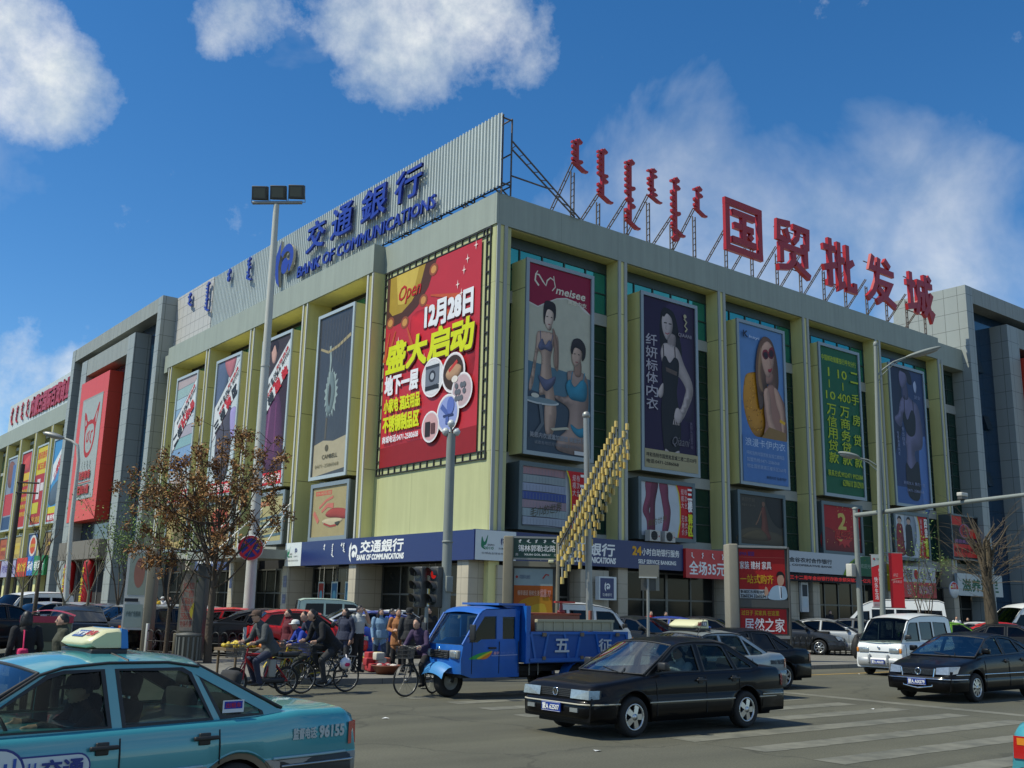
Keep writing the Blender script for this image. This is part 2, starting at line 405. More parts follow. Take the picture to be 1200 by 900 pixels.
# script of the region: an upright spine with teeth to the left, loops and tails; word = string of strokes
def mongol(mb, word, x, ytop, h, m, depth=0.0, wid=None):
    'word letters: t tooth, o loop, b bow to the right, d dot, k long tooth, T tail right, L tail left, h head'
    u = h/len(word); w = wid or u*.9
    n = mb._n()
    cnt = [0]
    def pg(pts):
        cnt[0] += 1; nn = n+depth+cnt[0]*.0008
        if depth:
            k = len(pts); v = [(p[0], p[1], n-cnt[0]*.0008) for p in pts]+[(p[0], p[1], nn) for p in pts]
            mb.add(v, [tuple(range(k-1, -1, -1)), tuple(range(k, 2*k))]+[(i, (i+1) % k, k+(i+1) % k, k+i) for i in range(k)], m)
        else: mb.add([(p[0], p[1], nn) for p in pts], [tuple(range(len(pts)))], m)
    last = word[-1] in 'TL'
    yb = ytop-h+(u if last else 0)
    pg([(x-.18*w, yb), (x+.22*w, yb), (x+.22*w, ytop), (x-.18*w, ytop)])
    for i, c in enumerate(word):
        y = ytop-u*(i+.5)
        if c in 'tk':
            l = .75 if c == 't' else 1.05
            pg([(x-.17*w, y-.34*u), (x-.17*w, y+.12*u), (x-l*w, y+.42*u), (x-l*w, y-.02*u)])
        if c == 'o':
            pg([(x+.62*w*cos(2*pi*j/10), y+.44*u*sin(2*pi*j/10)) for j in range(10)])
        if c == 'b': pg([(x+.1*w, y-.4*u), (x+.8*w, y-.25*u), (x+.95*w, y+.1*u), (x+.6*w, y+.4*u), (x+.1*w, y+.45*u)])
        if c == 'd':
            pg([(x+.15*w, y-.2*u), (x+.15*w, y+.2*u), (x+.8*w, y+.3*u), (x+.95*w, y), (x+.75*w, y-.3*u)])
            pg([(x-.17*w, y-.3*u), (x-.17*w, y+.1*u), (x-.75*w, y+.4*u), (x-.75*w, y)])
        if c == 'h':
            pg([(x-.8*w, y+.05*u), (x-.15*w, y+.1*u), (x+.25*w, y+.75*u), (x+.85*w, y+.3*u), (x+.7*w, y-.1*u), (x-.1*w, y-.25*u), (x-.8*w, y-.3*u)])
        if c == 'T': pg([(x-.75*w, y+.55*u), (x-.6*w, y+.75*u), (x+.22*w, y+.5*u), (x+1.3*w, y-.1*u), (x+1.75*w, y-.12*u), (x+1.7*w, y-.42*u), (x+1.0*w, y-.5*u), (x-.2*w, y+.2*u)])
        if c == 'L': pg([(x+.22*w, y+.52*u), (x+.2*w, y), (x-.6*w, y-.5*u), (x-1.1*w, y-.3*u), (x-.7*w, y-.1*u), (x-.18*w, y+.4*u)])
    mb.n = max(mb.n, n+.02)
# ------------------------------------------------------------------ ground, pavement, road markings
ASPH = mat('asphalt', (.087, .084, .058), rough=.88, var=.16, vscale=.8, bump=.35, bscale=60, col2=(.097, .093, .066))
def weather_road(m):
    'cracks, lengthwise tyre tracks and dark oily stains'
    nt = m.node_tree; b = nt.nodes['Principled BSDF']; src = b.inputs['Base Color'].links[0].from_socket; L = nt.links.new; N = nt.nodes.new
    t = N('ShaderNodeTexCoord'); wv = N('ShaderNodeTexNoise'); wv.inputs['Scale'].default_value = .9; wv.inputs['Detail'].default_value = 5; L(t.outputs['Object'], wv.inputs['Vector'])
    ad = N('ShaderNodeVectorMath'); ad.operation = 'MULTIPLY_ADD'; ad.inputs[1].default_value = (1.6, 1.6, 0); L(wv.outputs['Color'], ad.inputs[0]); L(t.outputs['Object'], ad.inputs[2])
    vo = N('ShaderNodeTexVoronoi'); vo.feature = 'DISTANCE_TO_EDGE'; vo.inputs['Scale'].default_value = .22; L(ad.outputs[0], vo.inputs['Vector'])
    def rng_(s, a, c, lo, hi):
        r = N('ShaderNodeMapRange'); r.inputs[1].default_value = a; r.inputs[2].default_value = c; r.inputs[3].default_value = lo; r.inputs[4].default_value = hi; L(s, r.inputs[0]); return r.outputs[0]
    def nz(sc, st, d=4):
        n = N('ShaderNodeTexNoise'); n.inputs['Scale'].default_value = sc; n.inputs['Detail'].default_value = d; mp = N('ShaderNodeMapping'); mp.inputs['Scale'].default_value = st; L(t.outputs['Object'], mp.inputs[0]); L(mp.outputs[0], n.inputs['Vector']); return n.outputs[0]
    f = [rng_(vo.outputs['Distance'], .004, .010, .74, 1), rng_(nz(.8, (.06, 1.2, 1)), .35, .65, .84, 1.12), rng_(nz(.5, (1, 1, 1), 6), .60, .72, 1, .80), rng_(nz(35, (1, 1, 1), 2), .3, .7, .80, 1.2)]
    o = f[0]
    for x in f[1:]: n = N('ShaderNodeMath'); n.operation = 'MULTIPLY'; L(o, n.inputs[0]); L(x, n.inputs[1]); o = n.outputs[0]
    sc = N('ShaderNodeVectorMath'); sc.operation = 'SCALE'; L(src, sc.inputs[0]); L(o, sc.inputs['Scale']); L(sc.outputs[0], b.inputs['Base Color'])
weather_road(ASPH)
PAVE = mat('paving', (.20, .19, .165), rough=.85, var=.22, vscale=1.2, joints=(.5, 0), jw=.012, jcol=.75)
def paving_mat():
    m = mat('paving_slabs', (.185, .175, .15), rough=.85, var=.25, vscale=.9, col2=(.215, .20, .17))
    nt = m.node_tree; b = nt.nodes['Principled BSDF']; src = b.inputs['Base Color'].links[0].from_socket
    br = nt.nodes.new('ShaderNodeTexBrick'); br.inputs['Scale'].default_value = 1; br.inputs['Brick Width'].default_value = .6; br.inputs['Row Height'].default_value = .4; br.inputs['Mortar Size'].default_value = .012
    br.inputs['Color1'].default_value = (1, 1, 1, 1); br.inputs['Color2'].default_value = (.82, .83, .82, 1); br.inputs['Mortar'].default_value = (.45, .45, .45, 1)
    t = nt.nodes.new('ShaderNodeTexCoord'); nt.links.new(t.outputs['Object'], br.inputs['Vector'])
    mx = nt.nodes.new('ShaderNodeMix'); mx.data_type = 'RGBA'; mx.blend_type = 'MULTIPLY'; mx.inputs[0].default_value = 1
    nt.links.new(src, mx.inputs[6]); nt.links.new(br.outputs[0], mx.inputs[7]); nt.links.new(mx.outputs[2], b.inputs['Base Color']); return m
SLABS = paving_mat()
KERB = mat('kerb_stone', (.19, .185, .17), rough=.8, var=.2, vscale=2, joints=(1.0, 0), jw=.02, jcol=.4)
g = MB(); S = 2500
g.add([(-S, -S, 0), (S, -S, 0), (S, S, 0), (-S, S, 0)], [(0, 1, 2, 3)], ASPH)
struct(g.build('road'))
KZ = .13
def plaza_outline(inset=0.0):
    x0, y0, r = -22.5+inset, -20+inset, 5.0-inset
    pts = [(260, y0)]
    for i in range(11):
        a = -pi/2-(pi/2)*i/10; pts.append((x0+r+r*cos(a), y0+r+r*sin(a)))
    return pts+[(x0, 260)]
g = MB(); out = plaza_outline(.16)
g.add([(p[0], p[1], KZ) for p in out+[(260, 260)]], [tuple(range(len(out)+1))[::-1]], SLABS)
struct(g.build('pavement'))
g = MB(); a, b = plaza_outline(0), plaza_outline(.165); k = len(a)
g.add([(p[0], p[1], 0) for p in a]+[(p[0], p[1], KZ+.004) for p in a]+[(p[0], p[1], KZ+.004) for p in b], [(i+1, i, k+i, k+i+1) for i in range(k-1)]+[(k+i+1, k+i, 2*k+i, 2*k+i+1) for i in range(k-1)], KERB)
struct(g.build('kerb'))
# worn zebra crossing over the shaded street, lane lines
PAINT = mat('road_paint', (.165, .16, .125), rough=.8, var=.5, vscale=3.5, col2=(.115, .114, .09))
YPAINT = mat('road_paint_yellow', (.38, .24, .05), rough=.8, var=.3, vscale=3)
rng = random.Random(3)
for i in range(13):
    y = -23.6-i*1.24
    x0 = -19.4+rng.uniform(-.2, .2); x1 = -11.3+rng.uniform(-.3, .3)
    if i < 3: x1 = -14.5
    g = MB(); nseg = 16
    for k in range(nseg):
        xa = x0+(x1-x0)*k/nseg; xb = x0+(x1-x0)*(k+1)/nseg; 
        g.add([(xa, y+rng.uniform(-.02, .02), .004), (xb, y+rng.uniform(-.02, .02), .004), (xb, y+.47+rng.uniform(-.02, .02), .004), (xa, y+.47+rng.uniform(-.02, .02), .004)], [(0, 1, 2, 3)], PAINT)
    struct(g.build('crosswalk_marking'))
g = MB()
g.add([(-10.2, -22.0, .004), (60, -22.0, .004), (60, -21.85, .004), (-10.2, -21.85, .004)], [(0, 1, 2, 3)], YPAINT)
struct(g.build('edge_line'))
for y in (-26.6, -30.2, -33.8):
    for k in range(9):
        if k == 0: continue
        g = MB(); xx = -9.5+k*6
        g.add([(xx, y, .004), (xx+3, y, .004), (xx+3, y+.13, .004), (xx, y+.13, .004)], [(0, 1, 2, 3)], PAINT); struct(g.build('lane_line'))
g = MB(); g.add([(-10.6, -38, .004), (-10.2, -38, .004), (-10.2, -23, .004), (-10.6, -23, .004)], [(0, 1, 2, 3)], PAINT); struct(g.build('stop_line'))

# ------------------------------------------------------------------ the shopping building on the corner
YEL = mat('yellow_panel', (.68, .64, .28), rough=.55, var=.08, vscale=.7, streak=.16, joints=(0, 4.6, 0, .55), jw=.045, jcol=.30)
YWALL = mat('pale_yellow_wall', (.445, .455, .232), rough=.6, var=.08, vscale=.6, streak=.16, joints=(3.7, 4.6, .1, .55), jw=.03, jcol=.62)
GREY = mat('grey_cladding', (.288, .325, .28), rough=.6, var=.09, vscale=.5, streak=.2, joints=(4.5, 0), jw=.03, jcol=.7)
TRIM = mat('light_trim', (.50, .51, .48), rough=.5, var=.05)
BAND = mat('grey_band', (.33, .35, .33), rough=.6, var=.06, streak=.08)
TILE = mat('grey_tile', (.285, .31, .295), rough=.5, var=.06, vscale=.8, streak=.06, joints=(1.2, 1.5), jw=.04, jcol=.35)
STONE = mat('beige_stone', (.42, .37, .28), rough=.6, var=.14, vscale=1.6, joints=(1.1, .8), jw=.03, jcol=.55)
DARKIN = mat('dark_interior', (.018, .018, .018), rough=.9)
SHOPGL = mat('shop_glass', (.012, .014, .013), rough=.10, spec=.16, var=.3, vscale=.8)
GLS = mat('green_glass', (.006, .035, .026), rough=.05, spec=.45, var=.5, vscale=.6, bump=.25, bscale=.7)
GLT = mat('turquoise_glass', (.05, .33, .30), rough=.08, spec=.6, metal=.75, var=.25, vscale=.7, bump=.2, bscale=.6)
MULL = mat('window_mullion', (.03, .05, .045), rough=.4)
BLUEGL = mat('blue_glass', (.008, .035, .075), rough=.08, spec=.6, joints=(1.3, 1.5), jw=.05, jcol=.4)
METAL = mat('galvanised_steel', (.32, .32, .31), rough=.45, metal=.6, var=.1)
RUST = mat('old_steel', (.14, .115, .10), rough=.7, metal=.3, var=.2)
WHITE = mat('white_paint', (.72, .72, .70), rough=.45, var=.04)
BLACK = mat('black_rubber', (.012, .012, .012), rough=.7)
mall = thing('shopping_building', 'pale yellow and grey corner shopping building with tall billboards between its pilasters', 'building', (0, 0, 0))
g = MB()
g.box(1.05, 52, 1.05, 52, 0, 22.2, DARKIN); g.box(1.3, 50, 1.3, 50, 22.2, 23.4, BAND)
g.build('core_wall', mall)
g = MB(); g.box(0, 1.04, .03, 11.72, 5.62, 22.25, YWALL); g.build('corner_wall', mall)
g = MB(); g.box(-.08, 45.4, -.08, 1.6, 22.25, 24.05, GREY); g.box(45.4, 49.2, -.05, 1.6, 21.9, 23.7, GREY)
g.box(-.06, 1.5, 1.6, 11.7, 22.25, 24.05, GREY); g.build('fascia', mall)['label'] = 'grey fascia band along the shaded street front'
g = MB(); g.box(-.86, 1.5, 11.7, 48.1, 22.25, 24.10, GREY); g.box(-.83, 1.5, 48.1, 49.0, 21.9, 23.5, GREY); g.build('fascia', mall)['label'] = 'grey fascia band along the sunlit street front'
g = MB(); g.box(1.0, 45.3, .12, 1.0, 22.22, 22.249, YEL); g.box(-.74, .96, 12.6, 47.2, 22.22, 22.249, YEL); g.build('soffit', mall)
for k in range(6):
    a = 9*k+.12 if k else 0.0
    g = MB(); g.box(a+.02, a+.70, -.02, 1.04, 0, 22.25, YEL)
    g.box(a, a+.21, -.10, -.02, 5.6, 22.25, TRIM if False else BAND); g.box(a+.50, a+.72, -.10, -.02, 5.6, 22.25, BAND)
    g.build('pilaster', mall)
LP = [12.1, 21.0, 29.8, 38.6, 47.4]
for c in LP:
    g = MB(); g.box(-.74, 1.04, c-.38, c+.38, 5.62, 22.25, YEL)
    g.box(-.752, -.74, c-.24, c+.2, 5.62, 22.25, mat('groove_shadow', (.34, .31, .11), rough=.6, streak=.1)); g.box(-.82, -.74, c-.38, c-.24, 5.62, 22.25, TRIM); g.box(-.82, -.74, c+.2, c+.38, 5.62, 22.25, TRIM); g.build('pilaster', mall)  # the darker olive plate between the trims paints in the groove's shade
def window(M, s0, s1, t0, t1, nx, ny, gm):
    f = MB(M); w = .07
    for i in range(nx+1):
        x = s0+(s1-s0)*i/nx; f.box(x-w/2, x+w/2, t0, t1, 0.004, .10, MULL)
    for j in range(ny+1):
        y = t0+(t1-t0)*j/ny; f.box(s0, s1, y-w/2, y+w/2, .002, .09, MULL)
    o = f.build('window', mall)
    p = MB(M); p.add([(s0, t0, .03), (s1, t0, .03), (s1, t1, .03), (s0, t1, .03)], [(0, 1, 2, 3)], gm); p.build('pane', o)
def spandrel(M, s0, s1, t0, t1):
    g = MB(M); g.box(s0, s1, t0, t1, 0, .14, BAND); g.build('spandrel', mall)
for k in range(6):
    M = MR(0, -1.05, 0); s0 = 9*k+(.84 if k else .74); s1 = 9*k+9.12 if k < 5 else 49.2
    ns = 5 if k < 5 else 3
    window(M, s0, s1, 19.0, 21.6, ns, 2, GLT if k < 5 else GLS); window(M, s0, s1, 9.95, 18.3, ns, 8, GLS); window(M, s0, s1, 5.95, 9.3, ns, 3, GLS)
    for t0, t1 in ((18.3, 19.0), (9.3, 9.95), (5.2, 5.95)): spandrel(M, s0, s1, t0, t1)
    g = MB(M); g.box(s0, s1, 21.6, 22.2, .01, .1, MULL); g.build('window_head', mall)
for i in range(5):
    M = ML(0, -1.05, 0); c = LP[i]; s0 = -(c+8.45) if i < 4 else -49.2; s1 = -(c+.40)
    ns = 5 if i < 4 else 1
    window(M, s0, s1, 19.0, 21.9, ns, 2, GLT); window(M, s0, s1, 9.95, 18.3, ns, 8, GLS); window(M, s0, s1, 5.95, 9.3, ns, 3, GLS)
    for t0, t1 in ((18.3, 19.0), (9.3, 9.95), (5.2, 5.95)): spandrel(M, s0, s1, t0, t1)
# ground floor
def pillar(x0, x1, y0, y1, z1): 
    g = MB(); g.rbox(x0, x1, y0, y1, 0, z1, .03, STONE); g.build('pillar', mall)
pillar(-.95, .5, .35, 1.35, 4.12); pillar(.5, 3.2, -.2, .9, 3.9)
for c in LP[:4]: pillar(-.95, 1.0, c-.40, c+.45, 5.6 if c > 22 else 4.12)
pillar(6.2, 8.3, -.15, .9, 3.9); 
for k in range(1, 6): pillar(9*k+.10, 9*k+.86, -.06, 1.0, 5.6)
def shopfront(M, s0, s1, t1, nx, rows=(2.4,)):
    f = MB(M)
    for i in range(nx+1):
        x = s0+(s1-s0)*i/nx; f.box(x-.05, x+.05, 0, t1, .02, .12, mat('shop_frame', (.10, .10, .09), rough=.4, metal=.4))
    for r in (0.12,)+rows+(t1-.06,): f.box(s0, s1, r-.05, r+.05, .01, .11, mat('shop_frame'))
    o = f.build('shopfront', mall)
    p = MB(M); p.add([(s0, 0, .05), (s1, 0, .05), (s1, t1, .05), (s0, t1, .05)], [(0, 1, 2, 3)], SHOPGL); p.build('pane', o)
for c0, c1 in ((1.4, 11.6), (12.6, 20.5), (21.5, 29.3), (30.3, 38.1), (39.1, 47.0)): shopfront(ML(0, -.95, 0), -c1, -c0, 4.1, 5)
for u0, u1 in ((3.3, 6.1), (8.4, 9.1), (9.95, 13.8), (13.9, 18.0), (18.9, 23.8), (27.9, 35.9), (36.9, 45.0), (45.9, 49.2)): shopfront(MR(0, -.85, 0), u0, u1, 4.0, max(1, int((u1-u0)/1.4)))
pillar(24.0, 25.6, -.02, .9, 4.2)
# notices hung in the bank windows
for w, c1 in ((15.6, '2f6f8f'), (17.4, '37688c'), (19.2, 'a8433a'), (6.2, 'd0b040')):
    p = MB(ML(w, -.80, 0)); p.rect(-.42, 1.75, .42, 3.15, ink('c9d4cc')); p.rect(-.34, 1.84, .34, 3.05, ink(c1)); p.disc(0, 2.3, .2, .3, ink('6aa9b8'))
    p.stroke([(-.3, 3.15), (-.3, 4.1)], .02, WHITE); p.stroke([(.3, 3.15), (.3, 4.1)], .02, WHITE)
    tag(p.build('hanging_notice'), {'2f6f8f': 'small blue notice hung farthest right of the stone pillar in the sunlit bank window', '37688c': 'small blue framed notice hung between a red notice and a blue one', 'a8433a': 'small red notice hung in the sunlit bank window', 'd0b040': 'small yellow and blue notice hung alone behind the traffic lights'}[c1], 'notice')
# yellow house on the roof
g = MB(); g.box(52.5, 66, 6, 16, 20, 28.4, YWALL); g.box(52.2, 66.2, 5.7, 16.2, 26.6, 27.0, YEL); struct(g.build('x')) if False else tag(g.build('roof_house'), 'pale yellow stair house on the roof beside the grey tiled tower', 'roof house')

# ------------------------------------------------------------------ the two grey portal towers
def tower(F, label, red_art):
    'F(t, off) -> matrix of a wall plane; t runs away from the corner'
    r = thing('portal_tower', label, 'building'); N = 78.5
    fr, gl, inn = MB(F), MB(F), MB(F)
    fr.box(49.2, 50.3, 0, 29.3, -6, .75, TILE); fr.box(77.3, N, 0, 29.3, -6, .75, TILE); fr.box(50.3, 77.3, 27.9, 29.3, -6, .72, mat('weathered_cladding', (.26, .28, .26), rough=.6, var=.1, streak=.3, joints=(1.35, 0), jw=.04, jcol=.5))
    fr.build('outer_frame', r)
    gl.box(50.3, 77.3, 0, 27.9, -5, -.6, BLUEGL); gl.build('blue_glazing', r)
    inn.box(55.6, 57.6, 0, 27.0, -.6, .95, TILE); inn.box(71.2, 73.2, 0, 27.0, -.6, .95, TILE); inn.box(57.6, 71.2, 25.2, 27.0, -.6, .92, mat('weathered_cladding'))
    inn.build('inner_portal', r)
    d = MB(F); d.box(57.7, 71.1, 0, 25.1, -.55, -.35, mat('dark_blue_glass', (.01, .03, .05), rough=.1, joints=(1.3, 1.5), jw=.05, jcol=.5)); d.build('recess_glazing', r)
    for (t, z) in ((52.4, 22.4), (53.2, 17.5), (52.6, 12.6)):
        wv = MB(F); wv.add([(t, z, -.58), (t+.9, z, -.58), (t+.9, z, -.25), (t, z, -.25), (t, z+1.25, -.56), (t+.9, z+1.25, -.56)], [(0, 1, 2, 3), (3, 2, 5, 4), (0, 3, 4), (1, 5, 2)], mat('sash_dark', (.008, .02, .03), rough=.2)); wv.build('open_sash', r)
    cn = MB(F); cn.box(57.6, 71.2, 5.4, 7.2, -.3, 1.7, mat('brown_canopy', (.16, .14, .11), rough=.6, var=.1)); cn.build('canopy', r)
    do = MB(F); do.box(58.2, 70.6, 0, 5.4, -.34, -.3, DARKIN)
    for i in range(6): do.box(58.4+i*2.4, 58.55+i*2.4, 0, 5.4, -.3, -.2, METAL)
    do.build('entrance', r)
    return r
def FL(): return Matrix(((0, 0, -1, -.05), (1, 0, 0, 0), (0, 1, 0, 0), (0, 0, 0, 1)))     # mirrored: t along +y, out of the wall along -x
def FR(): return Matrix(((1, 0, 0, 0), (0, 0, -1, 0), (0, 1, 0, 0), (0, 0, 0, 1)))
FLM = FL(); FLM[0][3] = -.75
tower(FLM, 'grey tiled portal tower with blue glass and a red animal face sign', None)
tower(FR(), 'grey portal tower in shade with blue glass and red sign', None)
RED = mat('red_panel', (.62, .055, .03), rough=.45, var=.05, joints=(2.6, 3.7), jw=.03, jcol=.6)
# red sign of the sunlit tower, with the store's animal head emblem
s = thing('tower_sign', 'tall orange red sign box with a round eared animal emblem on a grey panel', 'sign')
M = ML(72.2, 1.75, 9.4); W_, H_ = 9.8, 15
g = MB(M); g.box(0, W_, 0, H_, -1.35, 0, RED); g.build('sign_box', s)
g = MB(M); g.n = .02; lg = ink('9aa2a0'); g.rect(1.35, 2.2, W_-1.35, H_-2.0, ink('8b918d')); g.rect(1.5, 2.3, W_-1.5, H_-2.2, lg)
rd = ink('a5231c'); 
g.blob([(3.4, 7.9), (3.1, 9.4), (2.6, 11.4), (3.3, 11.2), (4.0, 10.4), (5.0, 10.5), (6.0, 10.5), (7.3, 12.0), (7.6, 11.6), (7.0, 9.6), (6.9, 8.2), (6.0, 6.9), (4.8, 6.5), (3.9, 6.9)], rd)
g.blob([(3.8, 8.1), (3.6, 9.2), (4.2, 9.9), (5.0, 10.0), (6.0, 9.9), (6.5, 9.2), (6.4, 8.2), (5.8, 7.3), (4.8, 7.0), (4.1, 7.4)], lg)
g.blob([(3.1, 10.7), (3.2, 10.0), (3.6, 10.2)], lg); g.blob([(6.6, 10.6), (7.1, 11.2), (6.9, 10.0)], lg)
g.stroke([(4.2, 8.2), (4.3, 9.0), (4.9, 9.3), (4.8, 8.4), (4.4, 8.1)], .28, rd); g.stroke([(5.4, 8.3), (5.6, 9.1), (6.1, 9.2)], .28, rd); g.stroke([(5.4, 8.3), (5.9, 7.9)], .25, rd)
for i in range(4): mongol(g, 'tot'[:2+i % 2]+'T', 3.6+i*.95, 6.2, .9, ink('7f8784'), wid=.2)
g.text('民族商场', 3.0, 4.25, 7.0, 5.1, rd, .05); g.rect(2.6, 3.85, 7.4, 3.95, rd); g.text('满都海公园', 3.0, 2.7, 7.0, 3.6, rd, .05)
g.build('emblem_panel', s)
s = thing('tower_sign', 'tall plain red sign box on the shaded tower at the right edge', 'sign')
g = MB(MR(58.3, 1.9, 9.4)); g.box(0, 10.5, 0, 15.0, -2.4, 0, RED); g.build('sign_box', s)
for w, z in ((60.2, 8.1),): pass

# ------------------------------------------------------------------ store beyond the sunlit tower
st = thing('department_store', 'far yellow and grey store with banners at the left edge', 'building')
g = MB(); g.box(.3, 40, 78.6, 130, 0, 22, DARKIN); g.build('core_wall', st)
g = MB(); g.box(-.8, 1.2, 78.6, 130, 21.9, 23.9, GREY); g.build('fascia', st)
for i in range(7):
    c = 79.0+i*7.7; g = MB(); g.box(-.75, 1.2, c-.4, c+.6, 0, 21.9, YEL); g.box(-.79, -.75, c-.4, c-.2, 4, 21.9, TRIM); g.box(-.76, -.75, c-.2, c+.6, 4, 21.9, mat('groove_shadow')); g.build('pilaster', st)  # same darker plate: shade painted onto the sunlit pilaster front
    M = ML(0, -.25, 0); f = MB(M); f.box(-(c+6.7), -(c+1.0), 4.0, 21.9, 0, .04, GLS)
    for zz in (9.5, 14, 18.6, 21.4): f.box(-(c+6.7), -(c+1.0), zz-.3, zz+.1, .04, .1, BAND)
    f.build('window', st)
g = MB(); g.box(.5, 3.0, 130, 190, 0, 15, mat('far_wall', (.38, .34, .27), var=.1)); g.box(.3, 3, 130, 190, 15, 16.2, GREY)
for i in range(9):
    for z in (5, 9, 12.5): g.box(.4, .5, 133+i*6, 136+i*6, z, z+2, SHOPGL)
tag(g.build('low_block'), 'low beige block farthest down the sunlit street', 'building')
# ------------------------------------------------------------------ billboards
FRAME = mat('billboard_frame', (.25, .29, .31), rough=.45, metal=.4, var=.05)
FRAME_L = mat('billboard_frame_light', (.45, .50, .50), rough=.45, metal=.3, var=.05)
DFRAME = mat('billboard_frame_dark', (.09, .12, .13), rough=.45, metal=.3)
def billboard(label, M, W, H, art, depth=1.3, fw=.22, fm=FRAME, side=YEL, group=None):
    r = thing('billboard', label, 'billboard', group=group)
    g = MB(M); g.box(.03, W-.03, .03, H-.03, -depth, -.05, side); g.build('box', r)
    f = MB(M)
    f.box(0, fw, 0, H, -.05, .06, fm); f.box(W-fw, W, 0, H, -.05, .06, fm); f.box(fw, W-fw, 0, fw, -.05, .055, fm); f.box(fw, W-fw, H-fw, H, -.05, .055, fm)
    f.build('frame', r)
    p = MB(M); p.n = -.035; p.shade = True
    art(p, fw, fw, W-2*fw, H-2*fw); p.build('poster', r)
    return r
SK, SK2, SK3 = [mat('print_skin_'+c, c, rough=.5, var=.34, vscale=.9, spec=.3) for c in ('b99c8b', '937566', 'd0b8a8')]
def person_art(p, x, y, s, skin, dress, hair, pose=0, bra=None):
    'printed standing figure seen to the thigh; s is the height of the figure'
    def B(pts, m): p.blob([(x+a*s, y+b*s) for a, b in pts], m)
    def S_(pts, w, m, w2=None): p.stroke([(x+a*s, y+b*s) for a, b in pts], w*s, m, w2*s if w2 else None)
    return B, S_
def art_pair(p, x, y, w, h):
    P = lambda pts: [(x+a*w, y+b*h) for a, b in pts]
    p.rect(x, y, x+w, y+h, ink('b4b2a0')); p.poly(P([(0, 0), (1, 0), (1, .43), (.55, .45), (0, .47)]), ink('4d6f80')); p.poly(P([(0, 0), (1, 0), (1, .2), (.4, .3), (0, .32)]), ink('3c4a58'))
    p.poly(P([(0, 1), (1, 1), (1, .79)]+[(t, .79+.06*sin((1-t)*4.2)*(1 if t < .9 else .6)) for t in (.9, .75, .6, .45, .3, .15)]+[(0, .78)]), ink('c9c4bd'))
    p.poly(P([(0, 1), (1, 1), (1, .795)]+[(t, .797+.06*sin((1-t)*4.2)) for t in (.9, .75, .6, .45, .3, .15)]+[(0, .787)]), ink('8a1238'))
    lg = ink('d8d2bf'); S_ = lambda pts, a, b=None: p.stroke(P(pts), a, lg, b)
    S_([(.16, .885), (.10, .91), (.11, .945), (.16, .945), (.22, .915), (.27, .895), (.29, .925), (.34, .945), (.40, .935), (.42, .90), (.37, .875)], .12, .06)
    S_([(.11, .945), (.14, .965)], .06); S_([(.40, .935), (.39, .96)], .06)
    p.text('meisee', x+.43*w, y+.865*h, x+.9*w, y+.905*h, lg, .02, .25); p.text('美思内衣', x+.62*w, y+.825*h, x+.93*w, y+.85*h, lg, .02)
    hr = ink('241d22'); d2 = ink('5c5f7a')
    # standing woman
    p.blob(P([(.14, .62), (.20, .64), (.42, .64), (.48, .60), (.48, .45), (.42, .46), (.40, .52), (.42, .58), (.36, .50), (.40, .36), (.46, .22), (.40, .10), (.30, .10), (.27, .2), (.28, .3), (.19, .3), (.2, .4), (.22, .5), (.16, .52), (.10, .36), (.05, .31), (.03, .34), (.08, .44), (.12, .54)]), SK)
    p.blob(P([(.30, .66), (.36, .66), (.36, .72), (.30, .72)]), SK2)
    p.blob(P([(.26, .745), (.26, .69), (.32, .655), (.385, .70), (.39, .75), (.32, .775)]), SK3)
    p.blob(P([(.235, .73), (.25, .80), (.33, .815), (.42, .80), (.43, .74), (.40, .71), (.39, .755), (.30, .765), (.265, .72), (.25, .68)]), hr)
    p.stroke(P([(.28, .725), (.31, .727)]), .05, hr); p.stroke(P([(.35, .727), (.375, .725)]), .05, hr); p.stroke(P([(.31, .685), (.345, .685)]), .05, ink('8a3a42'))
    p.blob(P([(.16, .555), (.22, .60), (.27, .57), (.33, .60), (.38, .575), (.36, .54), (.27, .545), (.2, .535)]), d2); p.stroke(P([(.2, .58), (.19, .64)]), .05, d2); p.stroke(P([(.36, .58), (.39, .64)]), .05, d2)
    p.blob(P([(.17, .40), (.3, .385), (.43, .41), (.42, .37), (.33, .33), (.28, .325), (.22, .35)]), d2)
    p.blob(P([(.38, .66), (.42, .65), (.47, .56), (.47, .47), (.43, .46), (.42, .54)]), SK2)
    # seated woman
    p.blob(P([(.62, .44), (.70, .46), (.86, .46), (.95, .42), (.97, .30), (.95, .2), (.99, .14), (.99, .02), (.5, .02), (.48, .08), (.62, .14), (.66, .22), (.62, .26), (.45, .29), (.44, .31), (.58, .31), (.65, .34)]), ink('9a8379'))
    p.blob(P([(.74, .44), (.84, .44), (.84, .52), (.75, .52)]), SK2)
    p.blob(P([(.70, .565), (.695, .52), (.75, .485), (.83, .515), (.85, .57), (.78, .60)]), SK)
    p.blob(P([(.675, .57), (.71, .63), (.82, .645), (.91, .61), (.91, .55), (.86, .525), (.855, .575), (.74, .59), (.70, .55)]), ink('2b2428'))
    p.stroke(P([(.72, .555), (.75, .556)]), .05, hr); p.stroke(P([(.79, .556), (.82, .555)]), .05, hr); p.stroke(P([(.75, .512), (.79, .512)]), .05, ink('8a3a42'))
    te = ink('2f7f9a')
    p.blob(P([(.60, .37), (.66, .41), (.74, .375), (.86, .42), (.94, .39), (.92, .31), (.78, .30), (.66, .31)]), te); p.stroke(P([(.68, .4), (.70, .455)]), .06, te); p.stroke(P([(.88, .41), (.90, .46)]), .06, te)
    p.blob(P([(.68, .17), (.8, .15), (.96, .17), (.96, .13), (.84, .105), (.72, .13)]), te)
